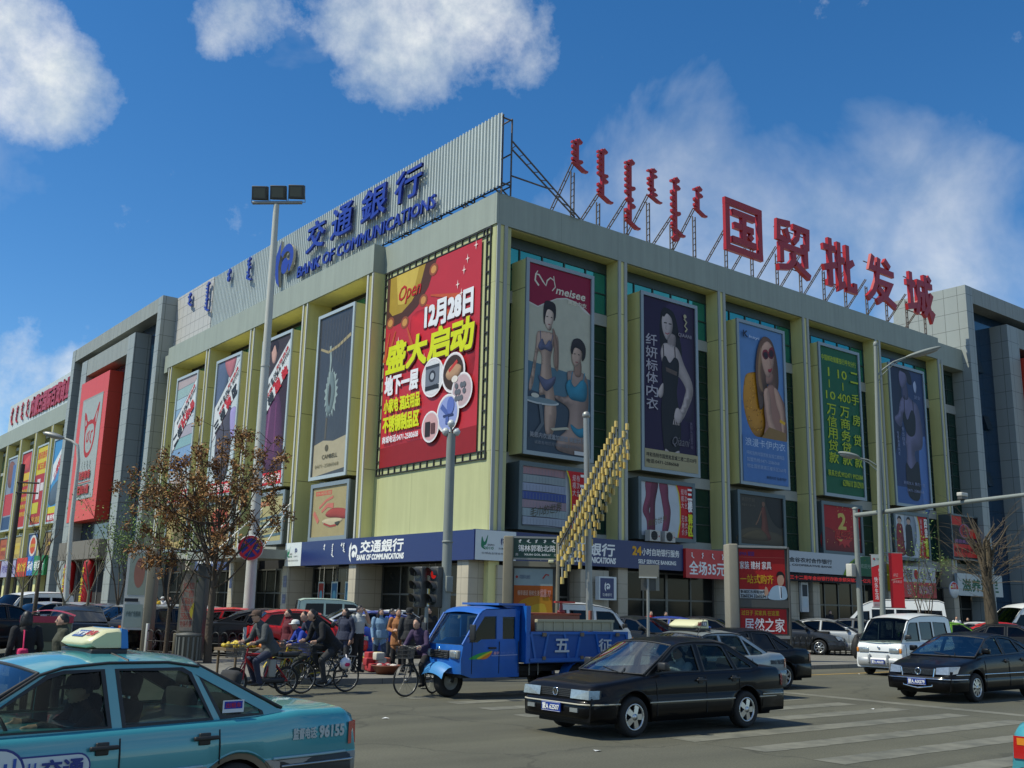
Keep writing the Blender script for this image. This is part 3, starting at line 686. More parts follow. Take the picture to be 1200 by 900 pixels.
    # table, chair, captions
    p.disc(x+.22*w, y+.265*h, .27*w, .018*h, ink('b8bdbd')); p.disc(x+.22*w, y+.27*h, .25*w, .014*h, ink('73858c')); p.stroke(P([(.2, .25), (.24, .15), (.12, .08)]), .22, ink('5b646c'))
    p.disc(x+.12*w, y+.29*h, .06*w, .012*h, ink('c5c2b4')); p.poly(P([(.36, .13), (.62, .15), (.66, .14), (.4, .12)]), ink('b7b29e'))
    p.text('美思内衣诚邀加盟您 美丽共享', x+.05*w, y+.072*h, x+.92*w, y+.10*h, ink('8d9096'), .02); p.text('诚邀各地区经销商加盟合作热线', x+.12*w, y+.04*h, x+.85*w, y+.058*h, ink('7b7f86'))
    p.rect(x+.74*w, y+.01*h, x+.98*w, y+.03*h, ink('c9c9c9'))
def art_purple(p, x, y, w, h):
    P = lambda pts: [(x+a*w, y+b*h) for a, b in pts]
    p.rect(x, y, x+w, y+h, ink('24163a')); p.blob(P([(.45, .98), (.95, .96), (1, .5), (.9, .3), (.5, .4), (.4, .7)]), ink('2f1d44'))
    hr = ink('120d14'); sk, sk2, dr = ink('b4a6a4'), ink('8d807f'), ink('15131b')
    p.blob(P([(.32, .86), (.38, .95), (.52, .955), (.62, .92), (.70, .80), (.74, .70), (.66, .66), (.50, .72), (.40, .66), (.33, .72)]), hr)
    p.blob(P([(.48, .72), (.48, .80), (.62, .80), (.60, .72)]), sk2)
    p.blob(P([(.37, .73), (.44, .745), (.58, .74), (.68, .72), (.78, .64), (.93, .54), (.94, .46), (.82, .36), (.74, .31), (.63, .29), (.58, .33), (.60, .36), (.70, .37), (.78, .45), (.80, .50), (.66, .56), (.60, .5), (.42, .52), (.36, .62), (.33, .68)]), sk)
    p.blob(P([(.37, .90), (.36, .84), (.40, .79), (.46, .765), (.53, .80), (.57, .86), (.54, .915), (.46, .93)]), sk)
    p.blob(P([(.36, .92), (.45, .955), (.56, .94), (.62, .88), (.58, .84), (.55, .90), (.46, .925), (.40, .90)]), hr)
    for a in (.40, .49): p.stroke(P([(a, .865), (a+.055, .867)]), .07, hr)
    p.stroke(P([(.44, .855), (.43, .83), (.455, .828)]), .04, sk2); p.stroke(P([(.42, .805), (.46, .80), (.50, .81)]), .07, ink('a05058'))
    p.blob(P([(.36, .64), (.42, .665), (.50, .63), (.60, .67), (.68, .64), (.66, .54), (.63, .45), (.68, .33), (.70, .22), (.64, .11), (.42, .10), (.36, .16), (.33, .35), (.37, .47), (.35, .55)]), dr)
    p.stroke(P([(.39, .65), (.38, .73)]), .07, dr); p.stroke(P([(.61, .66), (.60, .735)]), .07, dr); p.poly(P([(.42, .60), (.64, .585), (.63, .56), (.43, .575)]), ink('5a4c46'))
    p.blob(P([(.40, .12), (.52, .10), (.66, .12), (.64, .07), (.42, .07)]), sk)
    p.blob(P([(.30, .47), (.37, .50), (.37, .44), (.32, .41), (.26, .43)]), sk); p.blob(P([(.60, .36), (.66, .37), (.74, .33), (.70, .29), (.62, .285), (.57, .31)]), sk)
    for k in range(4): p.stroke(P([(.57+.03*k, .30), (.55+.035*k, .268)]), .07, sk)
    p.column('纤妍标体内衣', x+.05*w, y+.33*h, x+.26*w, y+.78*h, ink('a8a3ad'), .012)
    p.stroke(P([(.78, .92), (.83, .90), (.79, .875), (.84, .86), (.80, .84)]), .12, ink('b0a684')); p.disc(x+.80*w, y+.935*h, .03*w, .012*h, ink('b0a684')); p.text('QIAANI', x+.66*w, y+.80*h, x+.92*w, y+.825*h, ink('8f8690'), .02)
    p.text('Qiaani', x+.50*w, y+.14*h, x+.82*w, y+.20*h, ink('6f6a70'), 0, .3)
    p.column('美丽从这里开始', x+.86*w, y+.14*h, x+.91*w, y+.30*h, ink('6a5f72'))
    p.rect(x, y, x+w, y+.105*h, ink('a09674')); p.text('呼和浩特市国贸批发城三楼二区028号', x+.03*w, y+.06*h, x+.97*w, y+.085*h, ink('2a2620'), .02); p.text('电话:0471-2586068', x+.03*w, y+.025*h, x+.62*w, y+.048*h, ink('2a2620'), .02)
def art_orange(p, x, y, w, h):
    P = lambda pts: [(x+a*w, y+b*h) for a, b in pts]
    p.rect(x, y, x+w, y+h, ink('5b84b8')); p.rect(x, y, x+w, y+.5*h, ink('4d76b0'))
    org, org2 = ink('c08420'), ink('e0a637'); hr, hr2 = ink('6b4a36'), ink('97724f'); sk, sk2 = ink('c59a84'), ink('9b7060')
    p.blob(P([(.10, .62), (.18, .68), (.45, .70), (.60, .64), (.66, .50), (.62, .36), (.45, .29), (.28, .30), (.14, .38), (.07, .50)]), org)
    rr = random.Random(5)
    for k in range(70):
        a = rr.uniform(0, 6.3); q = sqrt(rr.random()); p.stroke(P([(.36+.27*q*cos(a), .49+.17*q*sin(a)), (.38+.27*q*cos(a+.06), .50+.17*q*sin(a+.06))]), .06, org2 if k % 2 else ink('8f5d17'))
    p.blob(P([(.36, .62), (.45, .63), (.50, .52), (.46, .47), (.40, .48)]), ink('5a4437'))
    p.blob(P([(.36, .60), (.34, .74), (.42, .88), (.55, .945), (.72, .93), (.82, .84), (.86, .72), (.84, .62), (.74, .58), (.64, .66), (.52, .58), (.46, .55)]), hr)
    p.blob(P([(.40, .62), (.40, .76), (.47, .87), (.52, .82), (.46, .70), (.50, .58)]), hr2)
    p.blob(P([(.58, .64), (.70, .65), (.74, .70), (.64, .73), (.57, .70)]), sk2)
    p.blob(P([(.49, .87), (.48, .78), (.55, .70), (.64, .68), (.72, .73), (.77, .82), (.74, .89), (.62, .92)]), sk)
    p.blob(P([(.50, .82), (.56, .795), (.635, .815), (.62, .86), (.53, .855)]), ink('7a1424')); p.blob(P([(.64, .82), (.72, .81), (.78, .845), (.75, .89), (.66, .87)]), ink('7a1424')); p.stroke(P([(.62, .845), (.66, .85)]), .07, ink('9a2030'))
    p.blob(P([(.52, .825), (.57, .805), (.62, .82), (.60, .845), (.54, .84)]), ink('2c1218')); p.blob(P([(.66, .83), (.72, .822), (.755, .85), (.72, .87), (.67, .86)]), ink('2c1218'))
    p.blob(P([(.62, .735), (.67, .74), (.72, .75), (.68, .72), (.63, .718)]), ink('a02834')); p.stroke(P([(.66, .81), (.69, .77), (.66, .765)]), .04, sk2)
    p.blob(P([(.56, .60), (.66, .64), (.80, .62), (.92, .56), (.98, .50), (.98, .27), (.5, .27), (.52, .38), (.50, .48)]), sk2)
    p.blob(P([(.50, .58), (.60, .61), (.66, .54), (.68, .42), (.82, .30), (.74, .25), (.60, .34), (.53, .46)]), sk); p.blob(P([(.74, .62), (.84, .60), (.94, .50), (.96, .36), (.90, .33), (.86, .44), (.78, .52)]), sk)
    p.stroke(P([(.85, .415), (.97, .40)]), .22, ink('d4a41c'))
    p.rect(x, y, x+w, y+.285*h, ink('4b73ab')); p.poly(P([(.42, .285), (.98, .285), (.98, .34), (.60, .36)]), ink('8a6a3c'))
    p.text('浪漫卡伊内衣', x+.06*w, y+.22*h, x+.95*w, y+.27*h, ink('b9c8de'), 0); 
    p.text('呼和浩特市国贸批发城三楼精品', x+.08*w, y+.165*h, x+.92*w, y+.19*h, ink('9fb2d2')); p.text('加盟热线:0471-2586068', x+.08*w, y+.125*h, x+.8*w, y+.15*h, ink('9fb2d2')); p.text('地址:国贸商城三楼东区060号', x+.08*w, y+.085*h, x+.95*w, y+.11*h, ink('9fb2d2')); p.text('美丽内衣 贴身呵护', x+.5*w, y+.03*h, x+.95*w, y+.05*h, ink('20304c'))
    p.text('K', x+.07*w, y+.91*h, x+.17*w, y+.95*h, ink('1c2740'), .03); p.text('kayi', x+.2*w, y+.905*h, x+.42*w, y+.93*h, ink('c7d2e2'), 0, .2)
def art_green(p, x, y, w, h):
    y_ = ink('a8b81c'); p.rect(x, y, x+w, y+h, ink('0d5a3a'))
    T = lambda s, a, b, c, d, bo=.012: p.text(s, x+a*w, y+b*h, x+c*w, y+d*h, y_, bo)
    T('中国邮政储蓄银行呼市分行', .05, .905, .96, .945)
    T('1', .20, .80, .235, .86); p.rect(x+.205*w, y+.72*h, x+.23*w, y+.775*h, y_); T('10', .12, .64, .36, .695)
    T('10', .45, .80, .69, .86); p.rect(x+.56*w, y+.72*h, x+.585*w, y+.775*h, y_); T('400', .42, .64, .76, .695)
    p.column('万信用贷款', x+.12*w, y+.20*h, x+.36*w, y+.61*h, y_, .012); p.column('万商务贷款', x+.46*w, y+.20*h, x+.70*w, y+.61*h, y_, .012)
    for c, b in (('二', .79), ('手', .635), ('房', .49), ('贷', .35), ('款', .20)): T(c, .77, b, .97, b+.075)
    T('联系方式:9922471 9922084', .06, .115, .96, .155); T('6298610 2012910', .42, .06, .96, .10)
def art_blue(p, x, y, w, h):
    P = lambda pts: [(x+a*w, y+b*h) for a, b in pts]
    p.rect(x, y, x+w, y+h, ink('2c3f66')); p.blob(P([(.0, 1), (.3, 1), (.3, .6), (.1, .4), (0, .4)]), ink('1c2540')); p.rect(x, y, x+w, y+.12*h, ink('3f5f96')); p.blob(P([(.75, .4), (1, .5), (1, 0), (.8, 0)]), ink('4a6ca8'))
    sk, sk2, d = ink('6c6888'), ink('4d4a66'), ink('14131f')
    p.blob(P([(.20, .66), (.26, .74), (.36, .79), (.50, .80), (.62, .78), (.80, .74), (.88, .62), (.90, .50), (.84, .42), (.66, .40), (.62, .36), (.68, .28), (.72, .18), (.66, .06), (.36, .06), (.34, .2), (.36, .3), (.38, .38), (.36, .46), (.40, .54), (.34, .64), (.26, .56), (.12, .58), (.08, .62)]), sk)
    p.blob(P([(.36, .78), (.38, .88), (.50, .88), (.52, .78)]), sk2); p.blob(P([(.28, .90), (.32, .86), (.40, .85), (.52, .92), (.5, .985), (.36, .99), (.28, .96)]), sk); p.blob(P([(.28, .985), (.44, 1), (.62, .98), (.66, .9), (.54, .9), (.48, .965)]), ink('17162a'))
    p.blob(P([(.32, .62), (.38, .68), (.46, .62), (.60, .70), (.70, .66), (.68, .54), (.56, .50), (.42, .52)]), d); p.stroke(P([(.38, .67), (.40, .80)]), .08, d); p.stroke(P([(.66, .68), (.66, .78)]), .08, d)
    p.blob(P([(.34, .30), (.48, .26), (.70, .32), (.74, .16), (.66, .04), (.40, .05), (.32, .16)]), d)
    p.blob(P([(.70, .90), (.76, .93), (.80, .89), (.77, .84), (.72, .85)]), ink('a9b3cf')); p.text('黛安', x+.7*w, y+.79*h, x+.9*w, y+.82*h, ink('7d88aa'))
    p.column('秀出自我', x+.26*w, y+.42*h, x+.33*w, y+.56*h, ink('8b93b5')); p.column('性感美丽内衣', x+.10*w, y+.34*h, x+.16*w, y+.52*h, ink('8b93b5'))
    p.text('美丽女人 魅力一生', x+.2*w, y+.14*h, x+.85*w, y+.165*h, ink('8b93b5')); p.text('0471-2586068', x+.3*w, y+.09*h, x+.8*w, y+.11*h, ink('8b93b5'))
RB = [('tall billboard of two women in underwear under a crimson banner', art_pair), ('tall purple billboard of a woman in a black slip', art_purple), ('tall blue billboard of a woman with sunglasses and orange bag', art_orange),
      ('tall green billboard with yellow loan lettering', art_green), ('tall dark blue billboard of a woman behind the street lamp', art_blue)]
for k, (lb, a) in enumerate(RB): billboard(lb, MR(1.87+8.87*k, .3, 9.75), 5.05, 10.93, a, group='tall billboards on the shaded front')
def art_floor(main, fl, c1, c2):
    def f(p, x, y, w, h):
        P = lambda pts: [(x+a*w, y+b*h) for a, b in pts]
        p.rect(x, y, x+w, y+h, ink('b6bec4'))
        if main == 'towel':
            cs = ['9a7a80', '8b969a', '8f98ad', '3e4f8c', '94808a', '8a9aa0', '8f99a8']
            for i, c in enumerate(cs):
                t = 1-i/7; p.poly(P([(0, t-.145), (.70, t-.15), (.70, t), (0, t+.0)]), ink(c)); p.stroke(P([(0, t-.14), (.4, t-.13), (.7, t-.145)]), .06, ink('4c5058'))
                for q in range(14): p.stroke(P([(.02+q*.05, t-.12), (.02+q*.05, t-.02)]), .02, ink('767e86'))
            p.text('毛巾的世界', x+.1*w, y+.2*h, x+.6*w, y+.36*h, ink('4a4632'), 0, .3, rot=.2)
        if main == 'pants':
            pk = ink('7d3a52'); pk2 = ink('63293f')
            p.blob(P([(.10, 1), (.28, 1), (.28, .72), (.17, .5), (.20, .3), (.20, .08), (.13, .06), (.11, .28), (.04, .46), (.10, .74)]), pk); p.blob(P([(.22, .98), (.34, .98), (.28, .6), (.27, .05), (.17, .05), (.18, .5)]), pk2)
            p.blob(P([(.36, 1), (.52, 1), (.54, .72), (.58, .46), (.52, .1), (.41, .08), (.44, .4), (.40, .7)]), pk); p.text('裤的世界', x+.12*w, y+.22*h, x+.5*w, y+.34*h, ink('5a5330'), 0, .3, rot=.25)
        if main == 'coats':
            p.blob(P([(.3, 1), (.6, 1), (.66, .5), (.5, .1), (.35, .4)]), ink('8d99a6'))
            for cx, cc in ((.14, '8a1420'), (.42, '16151c')):
                p.blob(P([(cx-.09, .72), (cx, .78), (cx+.09, .72), (cx+.12, .3), (cx+.13, .05), (cx-.13, .05), (cx-.11, .3)]), ink(cc)); p.disc(x+cx*w, y+.85*h, .055*w, .075*h, ink('b99c8b')); p.blob(P([(cx-.07, .86), (cx-.03, .95), (cx+.05, .94), (cx+.08, .8), (cx+.05, .88), (cx-.03, .9)]), ink('1c1416'))
        p.poly(P([(.68, 1), (1, 1), (1, 0), (.70, 0), (.755, .3), (.755, .6), (.73, .85)]), ink('d4c22a')); p.poly(P([(.70, 1), (1, 1), (1, 0), (.72, 0), (.775, .3), (.775, .6), (.75, .85)]), ink('b8161c'))
        p.column('规模大 无竞价', x+.785*w, y+.05*h, x+.84*w, y+.95*h, ink('d8c6c4')); p.column('档次全 款式多', x+.845*w, y+.05*h, x+.895*w, y+.95*h, ink('d8c6c4')) if main != 'coats' else None
        a = fl; p.column(a[:2], x+.905*w, y+.5*h, x+.99*w, y+.96*h, ink('e8e6e2'), .035); p.column(a[2:], x+.905*w, y+.04*h, x+.99*w, y+.48*h, ink('c8cc20'), .035)
    return f
def art_desert(p, x, y, w, h):
    P = lambda pts: [(x+a*w, y+b*h) for a, b in pts]
    p.rect(x, y, x+w, y+h, ink('3d3a33')); p.blob(P([(0, .25), (.3, .35), (.7, .3), (1, .2), (1, 0), (0, 0)]), ink('4c4434')); p.blob(P([(.6, 1), (1, 1), (1, .4), (.75, .5)]), ink('221f1d'))
    p.blob(P([(.5, .75), (.58, .78), (.62, .6), (.66, .3), (.7, .12), (.42, .1), (.48, .3), (.5, .5)]), ink('6a3a2c')); p.disc(x+.55*w, y+.84*h, .035*w, .05*h, ink('7a5a48')); p.stroke(P([(.5, .7), (.42, .5), (.36, .4)]), .1, ink('7a5a48')); p.blob(P([(.05, .1), (.2, .25), (.5, .3), (.6, .1)]), ink('574b34'))
    p.text('美丽衣橱', x+.05*w, y+.86*h, x+.35*w, y+.94*h, ink('6a6457')); p.text('精致女人每一天', x+.05*w, y+.76*h, x+.36*w, y+.81*h, ink('6a6457'))
def art_two(p, x, y, w, h):
    P = lambda pts: [(x+a*w, y+b*h) for a, b in pts]
    p.rect(x, y, x+w, y+h, ink('a0141a')); p.blob(P([(0, .5), (.5, .4), (1, .55), (1, 0), (0, 0)]), ink('7c0f16'))
    p.text('2', x+.40*w, y+.50*h, x+.60*w, y+.84*h, ink('c9b05a'), .03); p.text('周年庆', x+.30*w, y+.30*h, x+.76*w, y+.48*h, ink('d03a34'), .04); p.text('周年庆', x+.31*w, y+.32*h, x+.75*w, y+.47*h, ink('6b1216'), .0)
    p.poly(P([(.28, .28), (.75, .28), (.66, .2), (.68, .1), (.58, .16), (.54, .08), (.48, .18), (.38, .12), (.40, .2)]), ink('b83434')); p.poly(P([(.36, .26), (.5, .27), (.44, .22)]), ink('c9b05a'))
    rr = random.Random(2)
    for k in range(36):
        a = rr.uniform(.03, .97); b = rr.uniform(.15, .97); p.poly(P([(a, b), (a+.02, b+.01), (a+.012, b+.035)]), ink('c98a4a' if k % 2 else 'd8b070'))
def art_redblack(p, x, y, w, h):
    p.rect(x, y, x+w, y+h, ink('18110f')); rd = ink('c5281a'); p.rect(x, y+.78*h, x+.4*w, y+h, rd); p.rect(x+.55*w, y+.5*h, x+w, y+.72*h, rd); p.rect(x, y+.04*h, x+w, y+.34*h, rd)
    p.disc(x+.5*w, y+.66*h, .2*w, .17*h, ink('8a5a86')); p.disc(x+.5*w, y+.66*h, .175*w, .145*h, ink('a02a24')); p.text('红', x+.42*w, y+.57*h, x+.58*w, y+.75*h, ink('3b2440'), .03)
    p.text('美容美发会所', x+.1*w, y+.36*h, x+.92*w, y+.45*h, ink('8a5a86'), .03); p.text('剪发 烫染 护理', x+.08*w, y+.14*h, x+.92*w, y+.25*h, ink('5c140e'), .02)
SB = [('towel billboard with red edge under the two underwear women', art_floor('towel', '二楼针织', 0, 0)), ('white billboard of purple trousers beside two air conditioners', art_floor('pants', '三楼裤区', 0, 0)), ('dim brown billboard of a woman in a long dress', art_desert),
      ('red square billboard with golden figure 2', art_two), ('billboard of red and black coats near the street lamp', art_floor('coats', '四楼服装', 0, 0))]
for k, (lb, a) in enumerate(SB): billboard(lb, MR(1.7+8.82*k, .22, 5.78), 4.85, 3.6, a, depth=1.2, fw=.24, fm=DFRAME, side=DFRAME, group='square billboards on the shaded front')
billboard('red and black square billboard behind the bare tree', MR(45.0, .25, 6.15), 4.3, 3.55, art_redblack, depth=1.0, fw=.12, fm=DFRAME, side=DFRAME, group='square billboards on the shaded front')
# sunlit front
def art_diag(kind):
    fl, big, sea = {'knit': ('二楼针织品', 0, '针织的海洋'), 'pants': ('三楼裤区', 1, '裤装的海洋'), 'cloth': ('三楼服装', 2, '服装的海洋')}[kind]
    def f(p, x, y, w, h):
        P = lambda pts: [(x+a*w, y+b*h) for a, b in pts]
        p.rect(x, y, x+w, y+h, ink('b9c2c6'))
        if kind == 'knit':
            for i, c in enumerate(['a89a9c', '8fa9a9', '9fb7c4', '7f9db8', 'b8bfc4', 'a09aa6', '7fa3a8', '7896b8', '5f7fb4', 'a6b0bc', 'a89a94', 'c0b4a8']):
                t = 1-i/12; p.poly(P([(0, t-.08), (1, t-.06), (1, t+.02 if i else 1), (0, t)]), ink(c)); p.stroke(P([(0, t-.08), (1, t-.06)]), .05, ink('6c757c'))
        elif kind == 'pants':
            p.blob(P([(0, .98), (.5, 1), (.45, .75), (.1, .6), (0, .7)]), ink('54617a')); p.blob(P([(.3, 1), (.8, 1), (.6, .85)]), ink('b06a70')); p.blob(P([(.2, .52), (.75, .62), (.8, .15), (.25, .12)]), ink('4a4550')); p.blob(P([(.72, .6), (.98, .6), (.98, .4), (.8, .42)]), ink('9a8fc0'))
        else:
            p.rect(x, y, x+w, y+.72*h, ink('33222e')); p.blob(P([(.1, .6), (.5, .66), (.8, .5), (.85, .15), (.1, .15)]), ink('5a2f52')); p.stroke(P([(.4, .6), (.3, .2)]), .3, ink('7a4a70')); p.stroke(P([(.6, .55), (.62, .2)]), .2, ink('6a3a60'))
            p.poly(P([(0, 1), (1, 1), (1, .86), (0, .6)]), ink('3a3034')); p.blob(P([(.3, .96), (.42, .98), (.5, .92), (.46, .84), (.36, .84), (.3, .9)]), ink('c0978a')); p.blob(P([(.22, .96), (.4, 1), (.55, .96), (.5, .9), (.4, .96), (.3, .92)]), ink('2a1a1c'))
        top = .97 if kind == 'knit' else .98
        wt = ink('c9cdcf')
        p.poly(P([(0, .40), (1, .74 if kind != 'cloth' else .76), (1, top), (0, .66)]), wt); p.stroke(P([(0, .66), (1, top)]), .06, ink('4b5058')); p.stroke(P([(0, .40), (1, .745 if kind != 'cloth' else .76)]), .06, ink('55202a'))
        rt = atan2(.34*h, w)
        def TT(s, cx, cy, ln, ht, m, b): p.text(s, x+cx*w-ln*w/2, y+cy*h-ht*h/2, x+cx*w+ln*w/2, y+cy*h+ht*h/2, m, b, rot=rt)
        bk, rd = ink('2b2d33'), ink('b8242c')
        TT('新款多样', .33, .70, .50, .030, bk, .02); TT('规模最大', .42, .665, .50, .030, rd, .02); TT('无限选择', .72, .845, .50, .030, rd, .02); TT('款式繁多 流行时尚', .70, .79, .78, .030, bk, .02)
        n = len(fl); 
        for i, c in enumerate(fl):
            t = (i+.5)/n; cx = .06+.90*t; cy = .475+.30*t; red = (i >= 2 and not (kind == 'pants' and i == 3)); q = .036
            p.text(c, x+cx*w-.10*w, y+(cy-q)*h, x+cx*w+.10*w, y+(cy+q)*h, rd if red else bk, .045, rot=rt*.8)
        p.rect(x, y, x+w, y+.085*h, ink('c01c28')); p.text(sea, x+.06*w, y+.018*h, x+.94*w, y+.07*h, ink('e4e2e0'), .03)
    return f
def art_black(p, x, y, w, h):
    P = lambda pts: [(x+a*w, y+b*h) for a, b in pts]
    p.rect(x, y, x+w, y+h, mat('black_tarpaulin', (.045, .042, .04), rough=.35, var=.3, vscale=1.2, bump=.6, bscale=2.2))
    p.poly(P([(.03, 0), (.97, .03), (.97, .22), (.6, .20), (.3, .215), (.03, .195)]), ink('a49a80'))
    rr = random.Random(9); cx, cy = .42, .50
    pts = []
    for i in range(40):
        a = 2*pi*i/40; q = (1.0 if i % 2 else .78)*(1+rr.uniform(-.1, .1)); pts.append((cx+.24*q*cos(a)*(1 if cos(a) > 0 else .7), cy+.16*q*sin(a)))
    p.poly(P(pts), ink('8b9a98')); p.blob(P([(cx-.07, cy+.11), (cx+.07, cy+.12), (cx+.15, cy), (cx+.06, cy-.12), (cx-.08, cy-.10)]), ink('6b7a7c')); p.blob(P([(cx-.03, cy+.06), (cx+.03, cy+.02), (cx, cy-.08), (cx-.05, cy-.03)]), ink('3d3a3a'))
    p.stroke(P([(.36, .80), (.39, .7), (.38, .64), (.36, .55)]), .28, ink('8b9a98'), .1); p.stroke(P([(.06, .80), (.3, .765), (.6, .785), (.95, .83)]), .16, ink('9a8d6c'), .24); p.stroke(P([(.36, .35), (.35, .22)]), .2, ink('5c5850'))
    for k in range(9): p.stroke(P([(.15+.09*k, .97), (.14+.08*k, .8-.02*k)]), .03, ink('6a6660'))
    p.disc(x+.42*w, y+.165*h, .05*w, .02*h, ink('54503f')); p.text('CAMBELL', x+.3*w, y+.10*h, x+.75*w, y+.125*h, ink('54503f'), .01); p.text('0471-2586068', x+.1*w, y+.05*h, x+.8*w, y+.07*h, ink('6c674f'))
LB = [('tall black billboard with a silvery fringed sea creature shape', art_black, 18.15), ('diagonal lettered billboard over purple clothing behind the floodlight pole', art_diag('cloth'), 26.95), ('middle diagonal lettered billboard with grey trousers', art_diag('pants'), 35.6), ('diagonal lettered billboard with folded towels beside the grey tower', art_diag('knit'), 44.35)]
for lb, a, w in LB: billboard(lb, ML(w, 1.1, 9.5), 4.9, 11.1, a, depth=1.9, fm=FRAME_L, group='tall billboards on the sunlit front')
def art_cap(p, x, y, w, h):
    P = lambda pts: [(x+a*w, y+b*h) for a, b in pts]
    p.rect(x, y, x+w, y+h, ink('9c8f68')); r1, r2 = ink('9a4038'), ink('b86a5c')
    p.rect(x+.08*w, y+.83*h, x+.55*w, y+.92*h, ink('b55040')); p.text('休闲鞋帽', x+.1*w, y+.84*h, x+.53*w, y+.91*h, ink('a89a78')); p.blob(P([(.4, .45), (.6, .55), (.98, .5), (.98, .33), (.7, .36), (.48, .38)]), r1)
    p.blob(P([(.3, .3), (.5, .36), (.9, .32), (.7, .2), (.5, .18)]), ink('b8ab8c')); p.stroke(P([(.36, .26), (.55, .2), (.72, .21)]), .12, r1); p.stroke(P([(.2, .58), (.4, .72), (.6, .78)]), .16, r2); p.stroke(P([(.28, .5), (.45, .62), (.62, .6)]), .16, r2, .35); p.stroke(P([(.05, .5), (.2, .3)]), .3, r2); p.blob(P([(.68, .26), (.82, .28), (.76, .2)]), ink('3c4038'))
def art_bed(p, x, y, w, h):
    p.rect(x, y, x+w, y+h, ink('a39a6c')); p.rect(x+.1*w, y+.78*h, x+.55*w, y+.88*h, ink('b5603c')); p.text('家纺布艺', x+.12*w, y+.79*h, x+.53*w, y+.87*h, ink('b8ab84'))
    for i, c in enumerate(['4d6670', '7d8c82', '55707a', '8d8868', '4d6670']): p.poly([(x+.1*w, y+(.52-.1*i)*h), (x+.98*w, y+(.58-.1*i)*h), (x+.98*w, y+(.52-.1*i)*h), (x+.1*w, y+(.47-.1*i)*h)], ink(c))
def art_red(p, x, y, w, h):
    p.rect(x, y, x+w, y+h, ink('a99468')); p.blob([(x+.2*w, y+.8*h), (x+.8*w, y+.85*h), (x+.9*w, y+.3*h), (x+.3*w, y+.2*h)], ink('b04a34')); p.text('箱包皮具', x+.1*w, y+.08*h, x+.9*w, y+.2*h, ink('7a3c2a'), .02)
def art_tan(p, x, y, w, h):
    p.rect(x, y, x+w, y+h, ink('a8935c')); p.blob([(x+.3*w, y+.75*h), (x+.6*w, y+.8*h), (x+.8*w, y+.3*h), (x+.3*w, y+.2*h)], ink('7a6a40')); p.text('百货日杂', x+.1*w, y+.82*h, x+.8*w, y+.92*h, ink('7d2c20'), .02)
for lb, a, w in (('square tan billboard with a red patterned cap', art_cap, 17.9), ('square tan billboard with folded blue bedding behind the flag pole', art_bed, 26.7), ('square tan billboard with red bag, half hidden by the brown tree', art_red, 35.4), ('square tan billboard lowest beside the grey tower', art_tan, 44.2)):
    billboard(lb, ML(w, 1.0, 5.6), 5.0, 3.65, a, depth=1.75, fw=.25, fm=FRAME, side=DFRAME, group='square billboards on the sunlit front')
# the red opening poster on the corner wall, with its rack of short black bars
r = thing('billboard', 'large red opening poster with yellow lettering on the pale yellow corner wall', 'billboard')
M = ML(11.45, .02, 9.35); W_, H_ = 11.05, 12.85
g = MB(M); bk = mat('black_rack', (.02, .02, .02), rough=.6)
for a in (.02, .36, W_-.38, W_-.04): g.box(a-.03, a+.03, 0, H_, .0, .07, bk)
for a in (.02, .42, H_-.42, H_-.04): g.box(0, W_, a-.03, a+.03, .0, .066, bk)
n = 15
for i in range(n+1):
    zz = H_*i/n; g.box(0, .40, zz-.035, zz+.035, .0, .062, bk); g.box(W_-.40, W_, zz-.035, zz+.035, .0, .062, bk)
n = 16
for i in range(n+1):
    xx = W_*i/n; g.box(xx-.035, xx+.035, 0, .42, .0, .058, bk); g.box(xx-.035, xx+.035, H_-.42, H_, .0, .058, bk)
g.build('rack', r)
p = MB(M); p.n = .08; p.shade = True; x, y, w, h = .42, .44, W_-1.2, H_-.95
P = lambda pts: [(x+a*w, y+b*h) for a, b in pts]
rd = mat('poster_red', 'b4202a', rough=.5, var=.12, vscale=.5); p.rect(x, y, x+w, y+h, rd)
p.blob(P([(.3, .75), (.7, .72), (.95, .55), (.9, .3), (.5, .35), (.35, .5)]), mat('poster_red_bright', 'c0222c', rough=.5, var=.1, vscale=.6))
p.poly(P([(0, .1), (1, .12), (1, 0), (0, 0)]), ink('8a1a20')); dk, gold = ink('4b2a1e'), ink('b08a2c')
p.poly(P([(0, 1), (.55, 1), (.47, .87), (.36, .79), (.22, .74), (.1, .73), (0, .75)]), dk); p.poly(P([(.03, 1), (.43, 1), (.38, .90), (.29, .83), (.18, .79), (.07, .79), (.03, .82)]), ink('a2862c')); p.poly(P([(.1, 1), (.36, 1), (.32, .91), (.2, .83), (.13, .84)]), ink('c2a84a'))
for a, b in ((.05, .755), (.22, .73), (.42, .81), (.52, .95)): p.disc(x+a*w, y+b*h, .045*w, .032*h, ink('8a4a30')); p.disc(x+a*w, y+b*h, .028*w, .02*h, ink('c08a4a'))
for a, b, c, d in ((.05, .70, .0, .55), (.12, .70, .05, .58), (.25, .70, .34, .56), (.45, .78, .75, .68), (.5, .82, .8, .76)): p.stroke(P([(a, b), (c, d)]), .10, ink('b8502c'), .35)
p.text('Open', x+.12*w, y+.83*h, x+.37*w, y+.93*h, ink('b01c1c'), .01, .3)
for a, b in ((.87, .93), (.78, .82), (.95, .98), (.82, .77), (.16, .64), (.84, .88), (.46, .51)): p.poly(P([(a-.02, b), (a, b-.004), (a+.02, b), (a, b+.004)]), ink('e8d8d4')); p.poly(P([(a-.004, b), (a, b-.025), (a+.004, b), (a, b+.025)]), ink('e8d8d4'))
wt, yl = ink('dcdde2'), ink('c9d014'); sh = ink('4a1214')
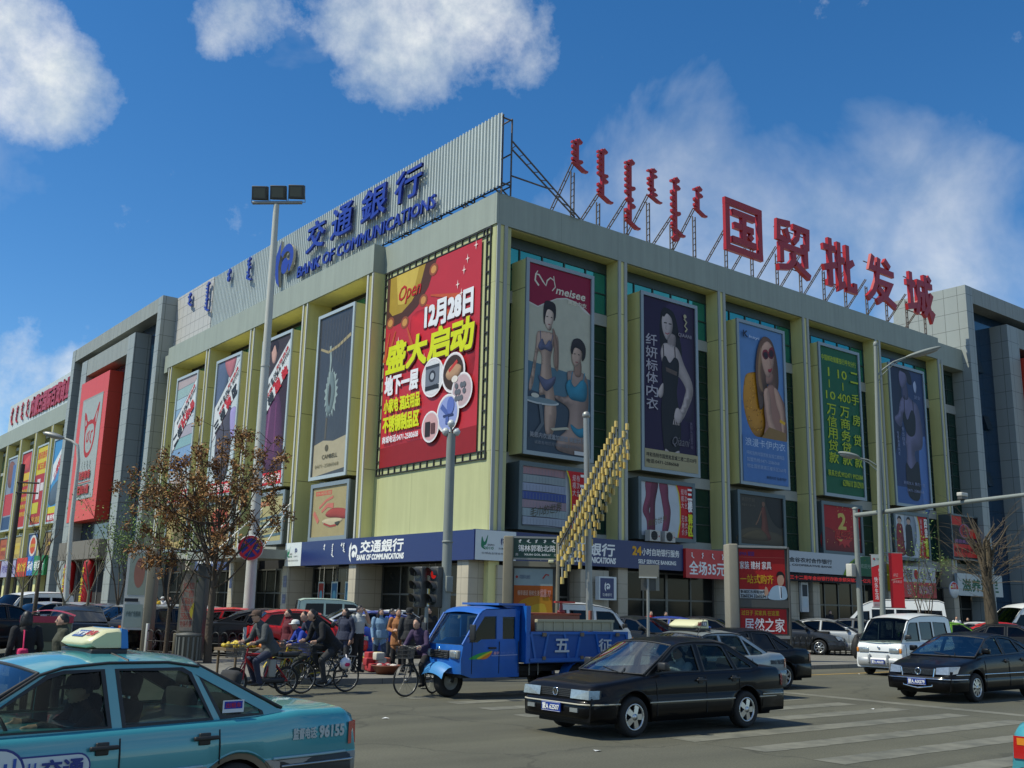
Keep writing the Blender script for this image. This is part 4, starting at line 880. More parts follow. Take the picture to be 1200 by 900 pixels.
p.text('12月28日', x+.455*w-.05, y+.655*h-.06, x+.935*w-.05, y+.775*h-.06, sh, .05); p.text('12月28日', x+.455*w, y+.655*h, x+.935*w, y+.775*h, wt, .045)
for i, c in enumerate('盛大启动'):
    a = .035+.235*i; p.text(c, x+a*w+.09, y+.485*h-.09, x+(a+.21)*w+.09, y+.635*h-.09, sh, .045, .06); p.text(c, x+a*w, y+.485*h, x+(a+.21)*w, y+.635*h, yl, .04, .06)
p.text('地下一层', x+.04*w, y+.365*h, x+.41*w, y+.465*h, wt, .04)
p.text('小家电 酒店用品', x+.04*w, y+.275*h, x+.44*w, y+.345*h, yl, .035); p.text('不锈钢制品区', x+.04*w, y+.175*h, x+.44*w, y+.255*h, yl, .035); p.text('商城电话:0471-2580608', x+.04*w, y+.12*h, x+.44*w, y+.155*h, wt, .02)
for a, b, q, c in ((.57, .395, .115, '59606a'), (.78, .39, .115, '4a3a30'), (.87, .295, .10, '7c8088'), (.74, .20, .11, '7f8fc4'), (.57, .155, .09, 'b04a50')):
    p.disc(x+a*w, y+b*h, q*w, q*w*1.02, ink('e0dcde')); p.disc(x+a*w, y+b*h, q*w*.92, q*w*.94, ink('c8c2c6')); p.disc(x+a*w, y+b*h, q*w*.86, q*w*.88, ink({'59606a': 'cfd0d4', '4a3a30': '3a2a22', '7c8088': 'b8a0a4', '7f8fc4': '8c98c8', 'b04a50': 'c49a9c'}[c]))
def Q(a, b): return (x+a*w, y+b*h)
p.poly([Q(.50, .35), Q(.64, .36), Q(.64, .44), Q(.50, .44)], ink('6a707c')); p.disc(*Q(.57, .40), .035*w, .035*w, ink('2c2f38')); p.disc(*Q(.57, .40), .02*w, .02*w, ink('9aa0aa')); p.rect(*Q(.50, .44), *Q(.64, .455), ink('3c4048')); p.rect(*Q(.50, .335), *Q(.64, .355), ink('23262c'))
p.blob([Q(.71, .39), Q(.78, .43), Q(.86, .41), Q(.84, .37), Q(.75, .355)], ink('b08a6a')); p.stroke([Q(.74, .40), Q(.82, .44)], .2, ink('b83a34')); p.disc(*Q(.80, .355), .03*w, .02*w, ink('d8d0c8'))
for k in range(9): p.disc(*Q(.82+.025*(k % 4), .26+.03*(k//3)), .016*w, .016*w, ink('5c6068'))
p.stroke([Q(.68, .24), Q(.74, .20), Q(.74, .15)], .3, ink('4a5c9a')); p.disc(*Q(.77, .235), .035*w, .05*w, ink('5a6cb0')); p.stroke([Q(.70, .19), Q(.80, .19)], .12, ink('2c3660'))
p.rect(*Q(.52, .11), *Q(.57, .18), ink('2b2426')); p.rect(*Q(.58, .12), *Q(.62, .17), ink('5a3a3c'))
p.build('poster', r)
# ------------------------------------------------------------------ bank signboards over the ground floor
NAVY = mat('navy_sign', (.012, .025, .12), rough=.35, var=.05, spec=.5); SIGNW = mat('sign_white', (.62, .66, .66), rough=.4, var=.04)
WTXT = mat('white_letter', (.80, .80, .78), rough=.4); BTXT = mat('blue_letter', (.022, .04, .29), rough=.35); GTXT = mat('steel_letter_edge', (.35, .33, .28), rough=.35, metal=.5)
def bank_logo(p, cx, cy, s, m, m2, depth=0.0):
    'curled b shaped emblem'
    def arc(x0, y0, rx, ry, a0, a1, n=14): return [(cx+s*(x0+rx*cos(a0+(a1-a0)*i/n)), cy+s*(y0+ry*sin(a0+(a1-a0)*i/n))) for i in range(n+1)]
    outer = [(cx-.30*s, cy+.75*s), (cx-.62*s, cy+.3*s), (cx-.62*s, cy-.3*s), (cx-.5*s, cy-.62*s), (cx-.25*s, cy-.85*s), (cx-.34*s, cy-.5*s), (cx-.40*s, cy-.1*s), (cx-.30*s, cy+.22*s)]
    bowl = arc(.18, .02, .50, .50, radians(150), radians(-50))+arc(.16, -.03, .32, .30, radians(-50), radians(150))
    dot = arc(.08, -.20, .25, .27, 0, 2*pi, 18)[:-1]+[]
    tail = [(cx+.2*s, cy-.10*s), (cx+.42*s, cy-.06*s), (cx+.44*s, cy+.1*s), (cx+.52*s, cy+.1*s), (cx+.50*s, cy-.45*s), (cx+.36*s, cy-.45*s), (cx+.38*s, cy-.2*s), (cx+.2*s, cy-.22*s)]
    for i, poly in enumerate((outer, bowl, dot, tail)):
        tri = tessellate_polygon([[Vector((a, b, 0)) for a, b in poly]]); n = p.n+.003+depth+.0011*i; k = len(poly)
        p.add([(a, b, n) for a, b in poly], [tuple(t) for t in tri], m)
        if depth: p.add([(a, b, n) for a, b in poly]+[(a, b, p.n) for a, b in poly], [(q, (q+1) % k, k+(q+1) % k, k+q) for q in range(k)], m2)
    p.n += .006
def mini_panel(p, x, y, w, h):
    p.rect(x, y, x+w, y+h, SIGNW); gr = ink('2a7a5a')
    p.blob([(x+.16*w, y+.78*h), (x+.22*w, y+.6*h), (x+.30*w, y+.85*h), (x+.27*w, y+.55*h), (x+.2*w, y+.45*h), (x+.26*w, y+.35*h), (x+.15*w, y+.42*h), (x+.14*w, y+.6*h)], gr); p.text('EXPO', x+.30*w, y+.48*h, x+.46*w, y+.54*h, ink('2b2d33'), .02)
    p.text('2010', x+.2*w, y+.36*h, x+.44*w, y+.45*h, gr, .02); bank_logo(p, x+.68*w, y+.66*h, .17*h, ink('23306a'), None); p.text('交通银行', x+.56*w, y+.38*h, x+.80*w, y+.44*h, ink('3a3d48')); p.text('世博会全球合作伙伴', x+.15*w, y+.2*h, x+.85*w, y+.27*h, ink('5a5d66'))
sg = thing('bank_sign', 'navy bank signboard with white lettering on the sunlit front', 'sign')
g = MB(); g.box(-1.12, -.76, -.30, 20.85, 4.10, 5.60, NAVY); g.box(-.76, -.02, -.30, 11.65, 5.50, 5.58, BAND); g.build('board', sg)
def part_(M, nm, fn, par, n=.004): p = MB(M); p.n = n; fn(p); return p.build(nm, par)
M = ML(20.85, 1.12, 4.1); part_(M, 'partner_panel', lambda p: mini_panel(p, 0, 0, 2.3, 1.5), sg); part_(M, 'emblem', lambda p: bank_logo(p, 9.0, .72, .75, WTXT, None), sg); part_(M, 'english_lettering', lambda p: p.text('BANK OF COMMUNICATIONS', 9.5, .20, 14.6, .50, WTXT, .04, .15), sg)
p = MB(M); p.n = .004
p.text('交通銀行', 9.85, .62, 14.5, 1.30, WTXT, .03, .12); p.build('lettering', sg); p = MB(M); p.n = .004
for i, (wd, a, q) in enumerate((('ht', 5.6, .35), ('httotkT', 6.7, .8), ('h', 7.85, .2), ('hotbT', 8.15, .55))): mongol(p, wd, a-.2, 1.25, q, WTXT, wid=.12)
p.build('script_lettering', sg)
sg = thing('bank_sign', 'navy bank signboard with self service lettering on the shaded front', 'sign')
g = MB(); g.box(-1.08, 14.15, -.34, -.12, 4.10, 5.62, NAVY); g.build('board', sg)
M = MR(-1.10, .345, 4.1); part_(M, 'partner_panel', lambda p: mini_panel(p, .02, 0, 2.6, 1.5), sg); part_(M, 'emblem', lambda p: bank_logo(p, 4.5, .70, .7, WTXT, None), sg); part_(M, 'lettering', lambda p: p.text('交通銀行', 5.55, .58, 9.6, 1.25, WTXT, .03, .12), sg)
part_(M, 'english_lettering', lambda p: p.text('BANK OF COMMUNICATIONS', 5.0, .18, 9.7, .48, WTXT, .04, .15), sg); part_(M, 'service_lettering', lambda p: (p.text('24', 11.05, .76, 11.75, 1.22, ink('d8a020'), .04), p.text('小时自助银行服务', 11.8, .76, 14.9, 1.16, WTXT, .02), p.text('SELF SERVICE BANKING', 11.5, .30, 14.6, .52, WTXT, .03)), sg)
# corner end of the two signboards
g = MB(); g.box(-1.135, -1.121, -.30, .02, 4.1, 5.6, NAVY)
def shop_sign(label, u0, u1, z0, z1, off, m, fn, cat='sign'):
    r = thing('shop_sign', label, cat); g = MB(MR(u0, off, z0)); g.box(0, u1-u0, 0, z1-z0, -.22, 0, m); g.build('board', r)
    p = MB(MR(u0, off, z0)); p.n = .004; fn(p, u1-u0, z1-z0); p.build('lettering', r); return r
RSIGN = mat('red_sign', (.52, .022, .022), rough=.45, var=.06)
def s35(p, w, h):
    p.text('全场35元', .08*w, .12*h, .94*w, .58*h, WTXT, .02)
    for i, wd in enumerate(('ttT', 'hbt', 'otT', 'tbo')): mongol(p, wd, (.15+.24*i)*w, .88*h, .2*h, WTXT, wid=.1)
shop_sign('red sale sign with 35 in white beside the navy bank board', 14.2, 17.9, 3.72, 5.42, .5, RSIGN, s35)
def sagri(p, w, h):
    p.text('呼和浩特金谷农村合作银行', .06*w, .48*h, .60*w, .70*h, ink('20242c'), .03); p.text('RURAL COOPERATIVE BANK', .14*w, .30*h, .60*w, .39*h, ink('20242c'), .03)
    p.poly([(.70*w, 0), (.74*w, .5*h), (.82*w, .9*h), (.9*w, h), (w, h), (w, 0)], ink('1d5a3a')); p.poly([(.695*w, 0), (.735*w, .5*h), (.815*w, .9*h), (.895*w, h), (.91*w, h), (.83*w, .9*h), (.755*w, .5*h), (.72*w, 0)], ink('7a9a20')); p.text('欢迎光临', .86*w, .4*h, .98*w, .62*h, ink('9aa89a'))
shop_sign('white rural bank signboard with a green curved end', 20.6, 33.4, 4.40, 5.76, .8, mat('bank_white', (.42, .45, .48), rough=.4), sagri)
r = thing('led_strip', 'dark strip of running red lettering under the white bank signboard', 'sign'); g = MB(MR(20.6, .7, 3.86)); g.box(0, 12.6, 0, .46, -.3, 0, DARKIN); g.build('board', r)
p = MB(MR(20.6, .7, 3.86)); p.n = .004; p.text('热烈祝贺我行三十二周年金谷银行存款余额突破二十亿元', .3, .10, 12.3, .36, mat('lit_red', (.8, .02, .015), emit=.25, rough=.5), .01); p.build('lettering', r)
g = MB(MR(25.6, .1, 1.9)); g.box(0, .75, 0, 1.9, -.05, .12, mat('pale_board', (.5, .52, .52), rough=.4)); g.n = .125; g.rect(.1, 1.0, .65, 1.75, ink('2a3038')); g.rect(.12, .3, .63, .9, ink('b9c4c8')); tag(g.build('notice_board'), 'pale notice board on the wall under the white bank sign', 'notice board')
def syel(p, w, h): p.column('药店', .15*w, .1*h, .85*w, .95*h, ink('6a1a10'), .02)
shop_sign('narrow yellow sign left of the white and red shop sign', 35.9, 37.0, 3.5, 5.4, .35, mat('yellow_sign', (.55, .36, .02), rough=.5), syel)
def swr(p, w, h):
    p.rect(0, .5*h, w, h, ink('b4b4b2')); p.text('大药房', .1*w, .58*h, .34*w, .9*h, ink('44474d'), .02); p.disc(.45*w, .75*h, .06*w, .16*h, ink('b01c1c')); p.text('专业店', .56*w, .58*h, .86*w, .88*h, ink('44474d')); p.text('钻石', .18*w, .1*h, .28*w, .42*h, ink('c8c0b8')); p.text('珠宝饰品', .5*w, .12*h, .86*w, .4*h, ink('c8a0a0'), .02)
shop_sign('white and red shop sign over a red awning', 37.1, 42.0, 3.1, 5.35, .4, RSIGN, swr)
def sgreen(p, w, h): p.text('滋养润足', .1*w, .2*h, .9*w, .75*h, ink('1f5a3c'), .03)
shop_sign('pale signboard with dark green characters behind the bare tree', 45.0, 52.0, 3.4, 5.1, .5, mat('pale_sign', (.40, .44, .44), rough=.4), sgreen)
def sred(p, w, h): p.text('火锅城', .1*w, .15*h, .9*w, .85*h, ink('d0a89a'), .03)
shop_sign('small dark red sign high beside the right picture edge', 56.4, 61.0, 6.0, 7.4, 1.2, mat('dark_red_sign', (.30, .02, .018), rough=.5), sred)
def sred2(p, w, h): p.rect(.1*w, .1*h, .5*w, .6*h, ink('c8c0bc')); p.text('羊肉馆', .12*w, .65*h, .9*w, .9*h, ink('d8c0b0'), .02)
shop_sign('red and white poster board low at the right picture edge', 60.0, 62.6, .6, 4.6, 2.2, RSIGN, sred2)
r = thing('round_sign', 'round red and white sign hung from the pilaster beside the green door', 'sign'); g = MB(Matrix.Translation((42.5, -1.5, 3.75))@Matrix.Rotation(radians(90), 4, 'X')); g.lathe([(0, -.06), (.6, -.06), (.62, 0), (.6, .06), (0, .06)], SIGNW, 28); g.n = .062
g.poly([(.56*cos(pi*i/14), .05+.52*sin(pi*i/14)) for i in range(15)], ink('b81c1c')); g.text('茶庄', -.3, .12, .3, .42, ink('d8d0cc'), .02); g.tube([(.62, 0, 0), (.75, .2, -1.3)], .03, METAL); g.build('plate', r)
for i, u in enumerate((10.95, 12.2)):
    r = thing('air_conditioner', ('white air conditioner box, the left one above the navy bank sign', 'white air conditioner box, the right one above the navy bank sign')[i], 'air conditioner', group='air conditioners above the bank sign'); g = MB(MR(u, .75, 5.68)); g.box(0, .85, 0, .62, -.4, 0, mat('aircon_white', (.45, .44, .40), rough=.5, var=.1)); g.build('casing', r)
    g = MB(MR(u, .75, 5.68)); g.n = .002
    g.disc(.36, .31, .27, .27, ink('1c1d1c')); 
    for k in range(5): g.rect(.1, .09+.1*k, .62, .11+.1*k, ink('3a3a38'))
    g.rect(.70, .25, .78, .33, ink('a02018')); g.build('grille', r)
r = thing('light_box', 'small blue bank light box sticking out from the wall under the navy sign', 'sign'); g = MB(); g.box(7.0, 8.3, -.75, -.45, 2.3, 3.55, SIGNW); g.build('casing', r); p = MB(MR(7.0, .75, 2.3)); p.n = .003; p.rect(.08, .08, 1.1, 1.17, NAVY); bank_logo(p, .6, .72, .32, WTXT, None); p.text('交通银行', .25, .2, .95, .36, WTXT); p.build('face', r)
# plaques on the stone pillars
for w, z, h, lb in ((21.0, 2.75, .75, 'dark blue wall plaque, the upper of two on the stone pillar'), (21.0, 1.7, .6, 'dark blue wall plaque, the lower of two on the stone pillar'), (29.8, 2.7, .8, 'dark blue wall plaque alone on the pillar left of the entrance')):
    p = MB(ML(w+.2, .97, z)); p.rect(0, 0, .5, h, NAVY); p.text('交通银行', .08, h*.4, .42, h*.55, ink('8f9ab8')); tag(p.build('wall_plaque'), lb, 'plaque')
# glass canopy over the entrance, hung on white rods
r = thing('entrance_canopy', 'grey entrance canopy hung on white rods behind the no stopping sign', 'canopy'); g = MB(); g.box(-4.2, -.8, 20.6, 30.2, 4.55, 5.15, mat('canopy_grey', (.24, .25, .22), rough=.5, var=.12)); g.build('slab', r)
for w in (21.2, 25.3, 29.6):
    g = MB(); g.tube([(-4.0, w, 5.15), (-.8, w, 8.3)], .05, WHITE, 6); g.tube([(-2.6, w, 5.15), (-.8, w, 8.2)], .04, WHITE, 6); g.build('tie_rod', r)
p = MB(ML(36.9, 1.0, 4.0)); p.box(0, 6.2, 0, 1.7, -.2, 0, NAVY); p.n = .004; p.text('自助银行', .6, .5, 4.2, 1.3, WTXT, .02); tag(p.build('shop_sign'), 'plain navy sign left of the entrance canopy behind the brown tree', 'sign')
# flags on the left wall pillars, far shop fronts of the sunlit street
def far_sign(label, w, z0, z1, L_, m, txt, tm, off=1.4):
    p = MB(ML(w, off, z0)); p.box(0, L_, 0, z1-z0, -.3, 0, m); p.n = .006
    if txt: p.text(txt, .1*L_, (z1-z0)*.25, .9*L_, (z1-z0)*.75, tm, .02)
    return tag(p.build('shop_sign'), label, 'sign')
far_sign('green and white far shop sign right of a blue panel', 85.4, 4.1, 6.3, 4.9, ink('1f7a4a'), '电信Lenovo'[:2]+'营业厅', WTXT); far_sign('small blue panel at the left end of the green far shop sign', 88.2, 4.1, 6.3, 2.7, ink('2a68b8'), '移动', WTXT)
far_sign('red and yellow far shop sign left of the blue panel', 93.4, 4.0, 6.2, 5.0, ink('b8301c'), '美食城', ink('d8b020')); far_sign('white and violet far shop sign at the left picture edge', 101.5, 4.0, 6.0, 7.6, ink('9a98b4'), '时尚精品', ink('4a3a8a')); far_sign('dull red far shop sign cut by the left picture edge', 109.5, 4.0, 6.0, 7.5, ink('8a3a30'), '手机', WTXT)
def art_banner(kind):
    def f(p, x, y, w, h):
        if kind == 0:
            p.rect(x, y, x+w, y+h, ink('3f86b8')); p.poly([(x, y+.45*h), (x+w, y+.78*h), (x+w, y+.98*h), (x, y+.7*h)], ink('ccd3d6')); p.text('三楼鞋区', x+.1*w, y+.62*h, x+.9*w, y+.72*h, ink('b02a34'), .04, rot=.8); p.blob([(x+.1*w, y+.4*h), (x+.9*w, y+.5*h), (x+.9*w, y+.25*h), (x+.1*w, y+.2*h)], ink('4a5a6a')); p.rect(x, y+.1*h, x+w, y+.18*h, ink('c0b82c')); p.rect(x, y, x+w, y+.10*h, ink('b02a34')); p.text('鞋的海洋', x+.05*w, y+.02*h, x+.95*w, y+.08*h, WTXT, .03)
        if kind == 1:
            p.rect(x, y, x+w, y+h, ink('a02428')); p.rect(x, y+.64*h, x+w, y+h, ink('c2b02a')); p.text('通讯数码', x+.05*w, y+.84*h, x+.95*w, y+.93*h, ink('b8541c'), .04); p.text('城五楼', x+.1*w, y+.70*h, x+.9*w, y+.79*h, ink('b8541c'), .04); p.rect(x+.25*w, y+.32*h, x+.55*w, y+.58*h, ink('c8c2c4')); p.rect(x+.6*w, y+.42*h, x+.9*w, y+.52*h, ink('c8c2c4')); p.rect(x, y+.14*h, x+.6*w, y+.28*h, ink('b8b02a')); p.text('手机电脑', x+.1*w, y+.02*h, x+.9*w, y+.1*h, ink('c89a3a'), .02)
        if kind == 2:
            p.rect(x, y, x+w, y+h, ink('a82624')); p.blob([(x+.2*w, y+.9*h), (x+.8*w, y+.95*h), (x+.8*w, y+.75*h), (x+.3*w, y+.76*h)], ink('c04038')); p.rect(x, y+.62*h, x+w, y+.72*h, ink('c8a828'))
            for i in range(5): p.text('招商热线', x+.1*w, y+(.14+.1*i)*h, x+.9*w, y+(.2+.1*i)*h, ink('c8a828'), .02)
        if kind == 3:
            p.rect(x, y, x+w, y+h, ink('7a8494')); p.blob([(x+.1*w, y+.95*h), (x+.7*w, y+.9*h), (x+.6*w, y+.6*h), (x+.1*w, y+.65*h)], ink('7a4a3c')); p.rect(x+.55*w, y+.5*h, x+.9*w, y+.9*h, ink('4a6a9a')); p.rect(x, y+.2*h, x+w, y+.5*h, ink('b0343c')); p.rect(x, y, x+w, y+.18*h, ink('28456a'))
    return f
for i, lb in enumerate(('far banner nearest the red animal sign, blue with white diagonal', 'far banner, yellow over red with white phone', 'far banner, red with rows of yellow lettering', 'far banner cut by the left picture edge, blue grey and red')):
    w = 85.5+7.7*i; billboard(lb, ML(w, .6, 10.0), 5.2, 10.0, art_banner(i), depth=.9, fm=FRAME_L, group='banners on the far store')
    def sq(p, x, y, W2, H2, i=i): p.rect(x, y, x+W2, y+H2, ink(('8f7a50', '3a5a8a', 'a08a4a', 'a0502c')[i])); p.disc(x+.5*W2, y+.5*H2, .42*W2, .46*H2, ink(('6a5a3a', 'c8c4bc', '8a7a44', '8a3a24')[i])) if i == 1 else p.rect(x+.2*W2, y+.2*H2, x+.8*W2, y+.7*H2, ink(('6a4a3a', 'c8c4bc', 'b8a24a', '8a3a24')[i])); p.disc(x+.5*W2, y+.5*H2, .3*W2, .36*H2, ink('b8401c')) if i == 1 else None; p.text('品牌特卖', x+.2*W2, y+.42*H2, x+.8*W2, y+.58*H2, ink('c8a83a'), .02)
    billboard(('lower far billboard with brown figure', 'lower far billboard with a white and red oval', 'lower far billboard in dull yellow', 'lower far billboard in orange brown')[i], ML(w-.3, .5, 6.2), 4.4, 3.0, sq, depth=.7, fw=.12, group='lower billboards on the far store')

# ------------------------------------------------------------------ rooftop signs
# corrugated sheet board of the bank, on a steel rack
r = thing('rooftop_sign', 'long corrugated rooftop board with blue bank lettering and emblem', 'sign')
CORR = mat('corrugated_sheet', (.50, .545, .53), rough=.45, metal=.0, var=.1, vscale=.4, streak=.22); COT = mat('tiled_board', (.46, .45, .43), rough=.55, var=.06, joints=(1.05, 1.0), jw=.05, jcol=.45, streak=.1)
g = MB(); y0, y1, zb0, zt0 = -.25, 40.5, 24.42, 28.75; rows = [[], []]; k = 0; y = y0
while y < y1:
    for dx, dy in ((0, 0), (0, .13), (-.10, .165), (-.10, .26)):
        yy = y+dy; rows[0].append((dx, yy, 24.40)); rows[1].append((dx, yy, 28.75+.011*yy))
    y += .31
g.grid(rows, CORR, False); g.build('corrugated_panel', r)
g = MB(); g.box(-.12, .0, 40.5, 52.5, 24.0, 29.25, COT); g.build('tiled_panel', r)
g = MB()
for yy in [-.2+3.4*i for i in range(16)]:
    for a, b in (((.12, yy, 24.0), (.12, yy, 28.7)), ((.75, yy, 24.0), (.75, yy, 28.6)), ((.12, yy, 28.5), (.75, yy, 28.5)), ((.12, yy, 24.6), (.75, yy, 24.6)), ((.75, yy, 26.8), (5.5, yy, 24.0)), ((.75, yy, 27.3), (5.9, yy, 24.0)), ((.75, yy, 25.2), (3.4, yy, 25.2))):
        g.tube([a, b], .05, RUST, 4)
    for q in range(9): t = q/9; g.tube([(.75+4.75*t, yy, 26.8-2.8*t), (.75+5.15*(t+.06), yy, 27.3-3.3*(t+.06))], .03, RUST, 4)
for z in (24.55, 24.85, 28.6, 26.5): g.tube([(.12, -.2, z), (.12, 52, z)], .045, RUST, 4); g.tube([(.75, -.2, z), (.75, 52, z)], .045, RUST, 4)
for q in range(14): g.tube([(.4, q*1.0, 24.55), (.4, q*1.0+.5, 24.85)], .03, RUST, 4); g.tube([(.4, q*1.0+.5, 24.85), (.4, q*1.0+1, 24.55)], .03, RUST, 4)
g.build('support_rack', r)
for c, a, b, z0, z1 in (('交', 22.3, 19.7, 26.35, 28.45), ('通', 18.6, 15.8, 26.35, 28.45), ('銀', 14.5, 11.4, 26.3, 28.4), ('行', 10.3, 7.3, 26.3, 28.3)):
    p = MB(ML(a, .30, z0)); p.text(c, 0, 0, a-b, z1-z0, BTXT, .016, .10, depth=.16); p.build('character', r)
p = MB(ML(23.55, .30, 24.85)); p.text('BANK OF COMMUNICATIONS', 0, 0, 17.9, .82, BTXT, .018, .12, depth=.12); p.build('lettering', r)
p = MB(ML(25.75, .30, 26.6)); bank_logo(p, 0, .15, 2.3, BTXT, GTXT, depth=.2); p.build('emblem', r)
for wd, a, h_ in (('hbT', 45.3, 1.3), ('hkttotkT', 41.0, 2.7), ('ho', 36.5, 1.0), ('hobtoT', 32.5, 2.0)):
    p = MB(ML(a, .30, 0)); mongol(p, wd, 0, 28.75, h_, BTXT, depth=.15, wid=.42); p.build('character', r)
# big red rooftop characters on trestles
RCH = mat('red_character', (.38, .008, .01), rough=.4, var=.06, vscale=.5)
def bar(g, pts, w, d, m, cnt):
    'stroke of a raised character: polyline with mitred ends, given depth'
    P = [Vector(q) for q in pts]; k = len(P); L_, R_ = [], []
    for i in range(k):
        if i == 0: t = (P[1]-P[0]).normalized(); n = Vector((-t.y, t.x)); e = -t*w*.5; L_.append(P[i]+n*w/2+e*0); R_.append(P[i]-n*w/2+e*0)
        elif i == k-1: t = (P[-1]-P[-2]).normalized(); n = Vector((-t.y, t.x)); L_.append(P[i]+n*w/2); R_.append(P[i]-n*w/2)
        else:
            t1 = (P[i]-P[i-1]).normalized(); t2 = (P[i+1]-P[i]).normalized(); n1 = Vector((-t1.y, t1.x)); n2 = Vector((-t2.y, t2.x)); mm = (n1+n2).normalized(); ln = w/2/max(.35, mm.dot(n1)); L_.append(P[i]+mm*ln); R_.append(P[i]-mm*ln)
    loop = L_+R_[::-1]; k = len(loop); z1 = d+cnt*.004; z0 = -cnt*.004
    tri = tessellate_polygon([[Vector((p.x, p.y, 0)) for p in loop]])
    g.add([(p.x, p.y, z1) for p in loop], [tuple(t) for t in tri], m); g.add([(p.x, p.y, z0) for p in loop], [tuple(reversed(t)) for t in tri], m)
    g.add([(p.x, p.y, z0) for p in loop]+[(p.x, p.y, z1) for p in loop], [(i, (i+1) % k, k+(i+1) % k, k+i) for i in range(k)], m)
CH = {'国': [[(.06, .02), (.06, .98)], [(.94, .02), (.94, .98)], [(.0, .94), (1, .94)], [(.0, .06), (1, .06)], [(.2, .76), (.8, .76)], [(.24, .52), (.76, .52)], [(.18, .24), (.82, .24)], [(.5, .76), (.5, .24)], [(.64, .42), (.72, .34)]],
      '贸': [[(.08, .98), (.06, .62), (.3, .60), (.42, .66)], [(.06, .92), (.42, .96)], [(.50, .93), (.94, .93), (.92, .60), (.78, .58)], [(.68, .92), (.62, .72), (.5, .60)], [(.28, .84), (.36, .66)], [(.14, .50), (.14, .14)], [(.08, .48), (.92, .48)], [(.86, .50), (.86, .18)], [(.50, .40), (.50, .24), (.34, .08), (.04, .02)], [(.56, .20), (.74, .10), (.97, .0)]],
      '批': [[(.0, .78), (.40, .80)], [(.22, 1), (.22, .06), (.10, .06)], [(.0, .34), (.42, .48)], [(.50, .98), (.50, .04), (.68, .14)], [(.5, .62), (.68, .62)], [(.78, .98), (.78, .06), (1, .06), (1, .22)], [(.78, .52), (.98, .66)]],
      '发': [[(.26, 1), (.16, .72), (.98, .72)], [(.46, .98), (.38, .5), (.22, .2), (.02, .02)], [(.40, .46), (.84, .46), (.68, .22), (.34, .0)], [(.40, .34), (.62, .16), (1, .02)], [(.66, .98), (.84, .84)]],
      '城': [[(.0, .70), (.34, .70)], [(.17, .96), (.17, .20)], [(.0, .14), (.36, .24)], [(.40, .78), (1, .78)], [(.44, .78), (.44, .34), (.36, .06)], [(.46, .52), (.62, .52), (.60, .22), (.52, .2)], [(.72, 1), (.76, .42), (.92, .06), (1, .2)], [(.96, .60), (.80, .28), (.64, .06)], [(.82, .98), (.94, .88)]]}
def trestle(g, x, zt, back=3.4):
    'lattice mast under a character with a raking stay; g in the plane of the character'
    for dx in (-.13, .13): g.tube([(x+dx, -1.75, -.25), (x+dx, zt, -.25)], .045, RUST, 4)
    q = -1.6
    while q < zt-.2: g.tube([(x-.13, q, -.25), (x+.13, q+.25, -.25)], .028, RUST, 4); q += .42
    for dx in (-.06, .12): g.tube([(x+dx, -1.75, -back), (x+dx, zt+.6, -.25)], .04, RUST, 4)
    for i in range(9): t = i/9; a = -1.75+(zt+2.35)*t; d = -back+(back-.25)*t; g.tube([(x-.06, a, d), (x+.12, a, d)], .028, RUST, 4)
for c, u in (('国', 19.85), ('贸', 25.4), ('批', 31.0), ('发', 36.6), ('城', 42.3)):
    lb = {'国': 'first big red rooftop character, closed square outline', '贸': 'second big red rooftop character, two stacked halves', '批': 'middle big red rooftop character with tall uprights', '发': 'fourth big red rooftop character with slanting legs', '城': 'last big red rooftop character nearest the grey tower'}[c]
    r = thing('rooftop_character', lb, 'rooftop letter', group='big red characters on the roof edge'); M = MR(u, -.8, 25.75)
    g = MB(M)
    for i, st_ in enumerate(CH[c]): bar(g, [(a*3.95, b*3.8) for a, b in st_], .46 if c in '国贸' else .49, .24, RCH, i)
    g.build('character', r)
    g = MB(M)
    for x in (.55, 3.3): trestle(g, x, 1.2)
    for z in (.4, 3.2): g.tube([(.2, z, -.15), (3.7, z, -.15)], .045, RUST, 4)
    g.build('trestle', r)
for u, wd, h_, lb in ((6.4, 'httdT', 2.0, 'highest small red rooftop word nearest the corner'), (8.5, 'htttdbttT', 3.4, 'red rooftop word second from the corner'), (10.85, 'htttdtobttT', 4.5, 'longest red rooftop word, third from the corner'), (12.85, 'hbttobT', 2.2, 'short red rooftop word between two long ones'), (15.0, 'hbtttdttTo', 4.4, 'long red rooftop word left of the shortest one'), (17.2, 'hbttT', 2.0, 'shortest red rooftop word beside the square character')):
    r = thing('rooftop_word', lb, 'rooftop letter', group='upright red words on the roof edge'); M = MR(u, -.8, 0); g = MB(M); mongol(g, wd, 0, 29.5, h_, RCH, depth=.2, wid=.50); g.build('word', r)
    g = MB(MR(u, -.8, 25.75)); trestle(g, 0, 29.2-h_+.3-25.75 if h_ < 4 else .6, 3.6); g.build('trestle', r)
# far store roof sign
r = thing('rooftop_sign', 'far rooftop board with red lettering at the left edge', 'sign')
g = MB(); g.box(.1, .3, 79.8, 115.5, 24.0, 28.3, CORR); g.build('panel', r)
p = MB(ML(115, -.05, 24)); p.text('内蒙古国际百货商业城', 12.5, 1.0, 33, 3.6, RCH, .035, .05, depth=.12)
for i, wd in enumerate(('hkT', 'hottT', 'htbT', 'hobtT')): mongol(p, wd, 1.6+3*i, 3.6, 2.4, RCH, depth=.12, wid=.5)
p.build('lettering', r)
g = MB()
for yy in [79.9+3*i for i in range(13)]:
    g.tube([(.4, yy, 23.9), (.4, yy, 28.2)], .06, METAL, 4); g.tube([(1.6, yy, 23.9), (1.6, yy, 28.2)], .06, METAL, 4)
    for z in (24.6, 25.6, 26.6, 27.6): g.tube([(.4, yy, z), (1.6, yy, z+.8)], .045, METAL, 4)
g.build('support_rack', r)
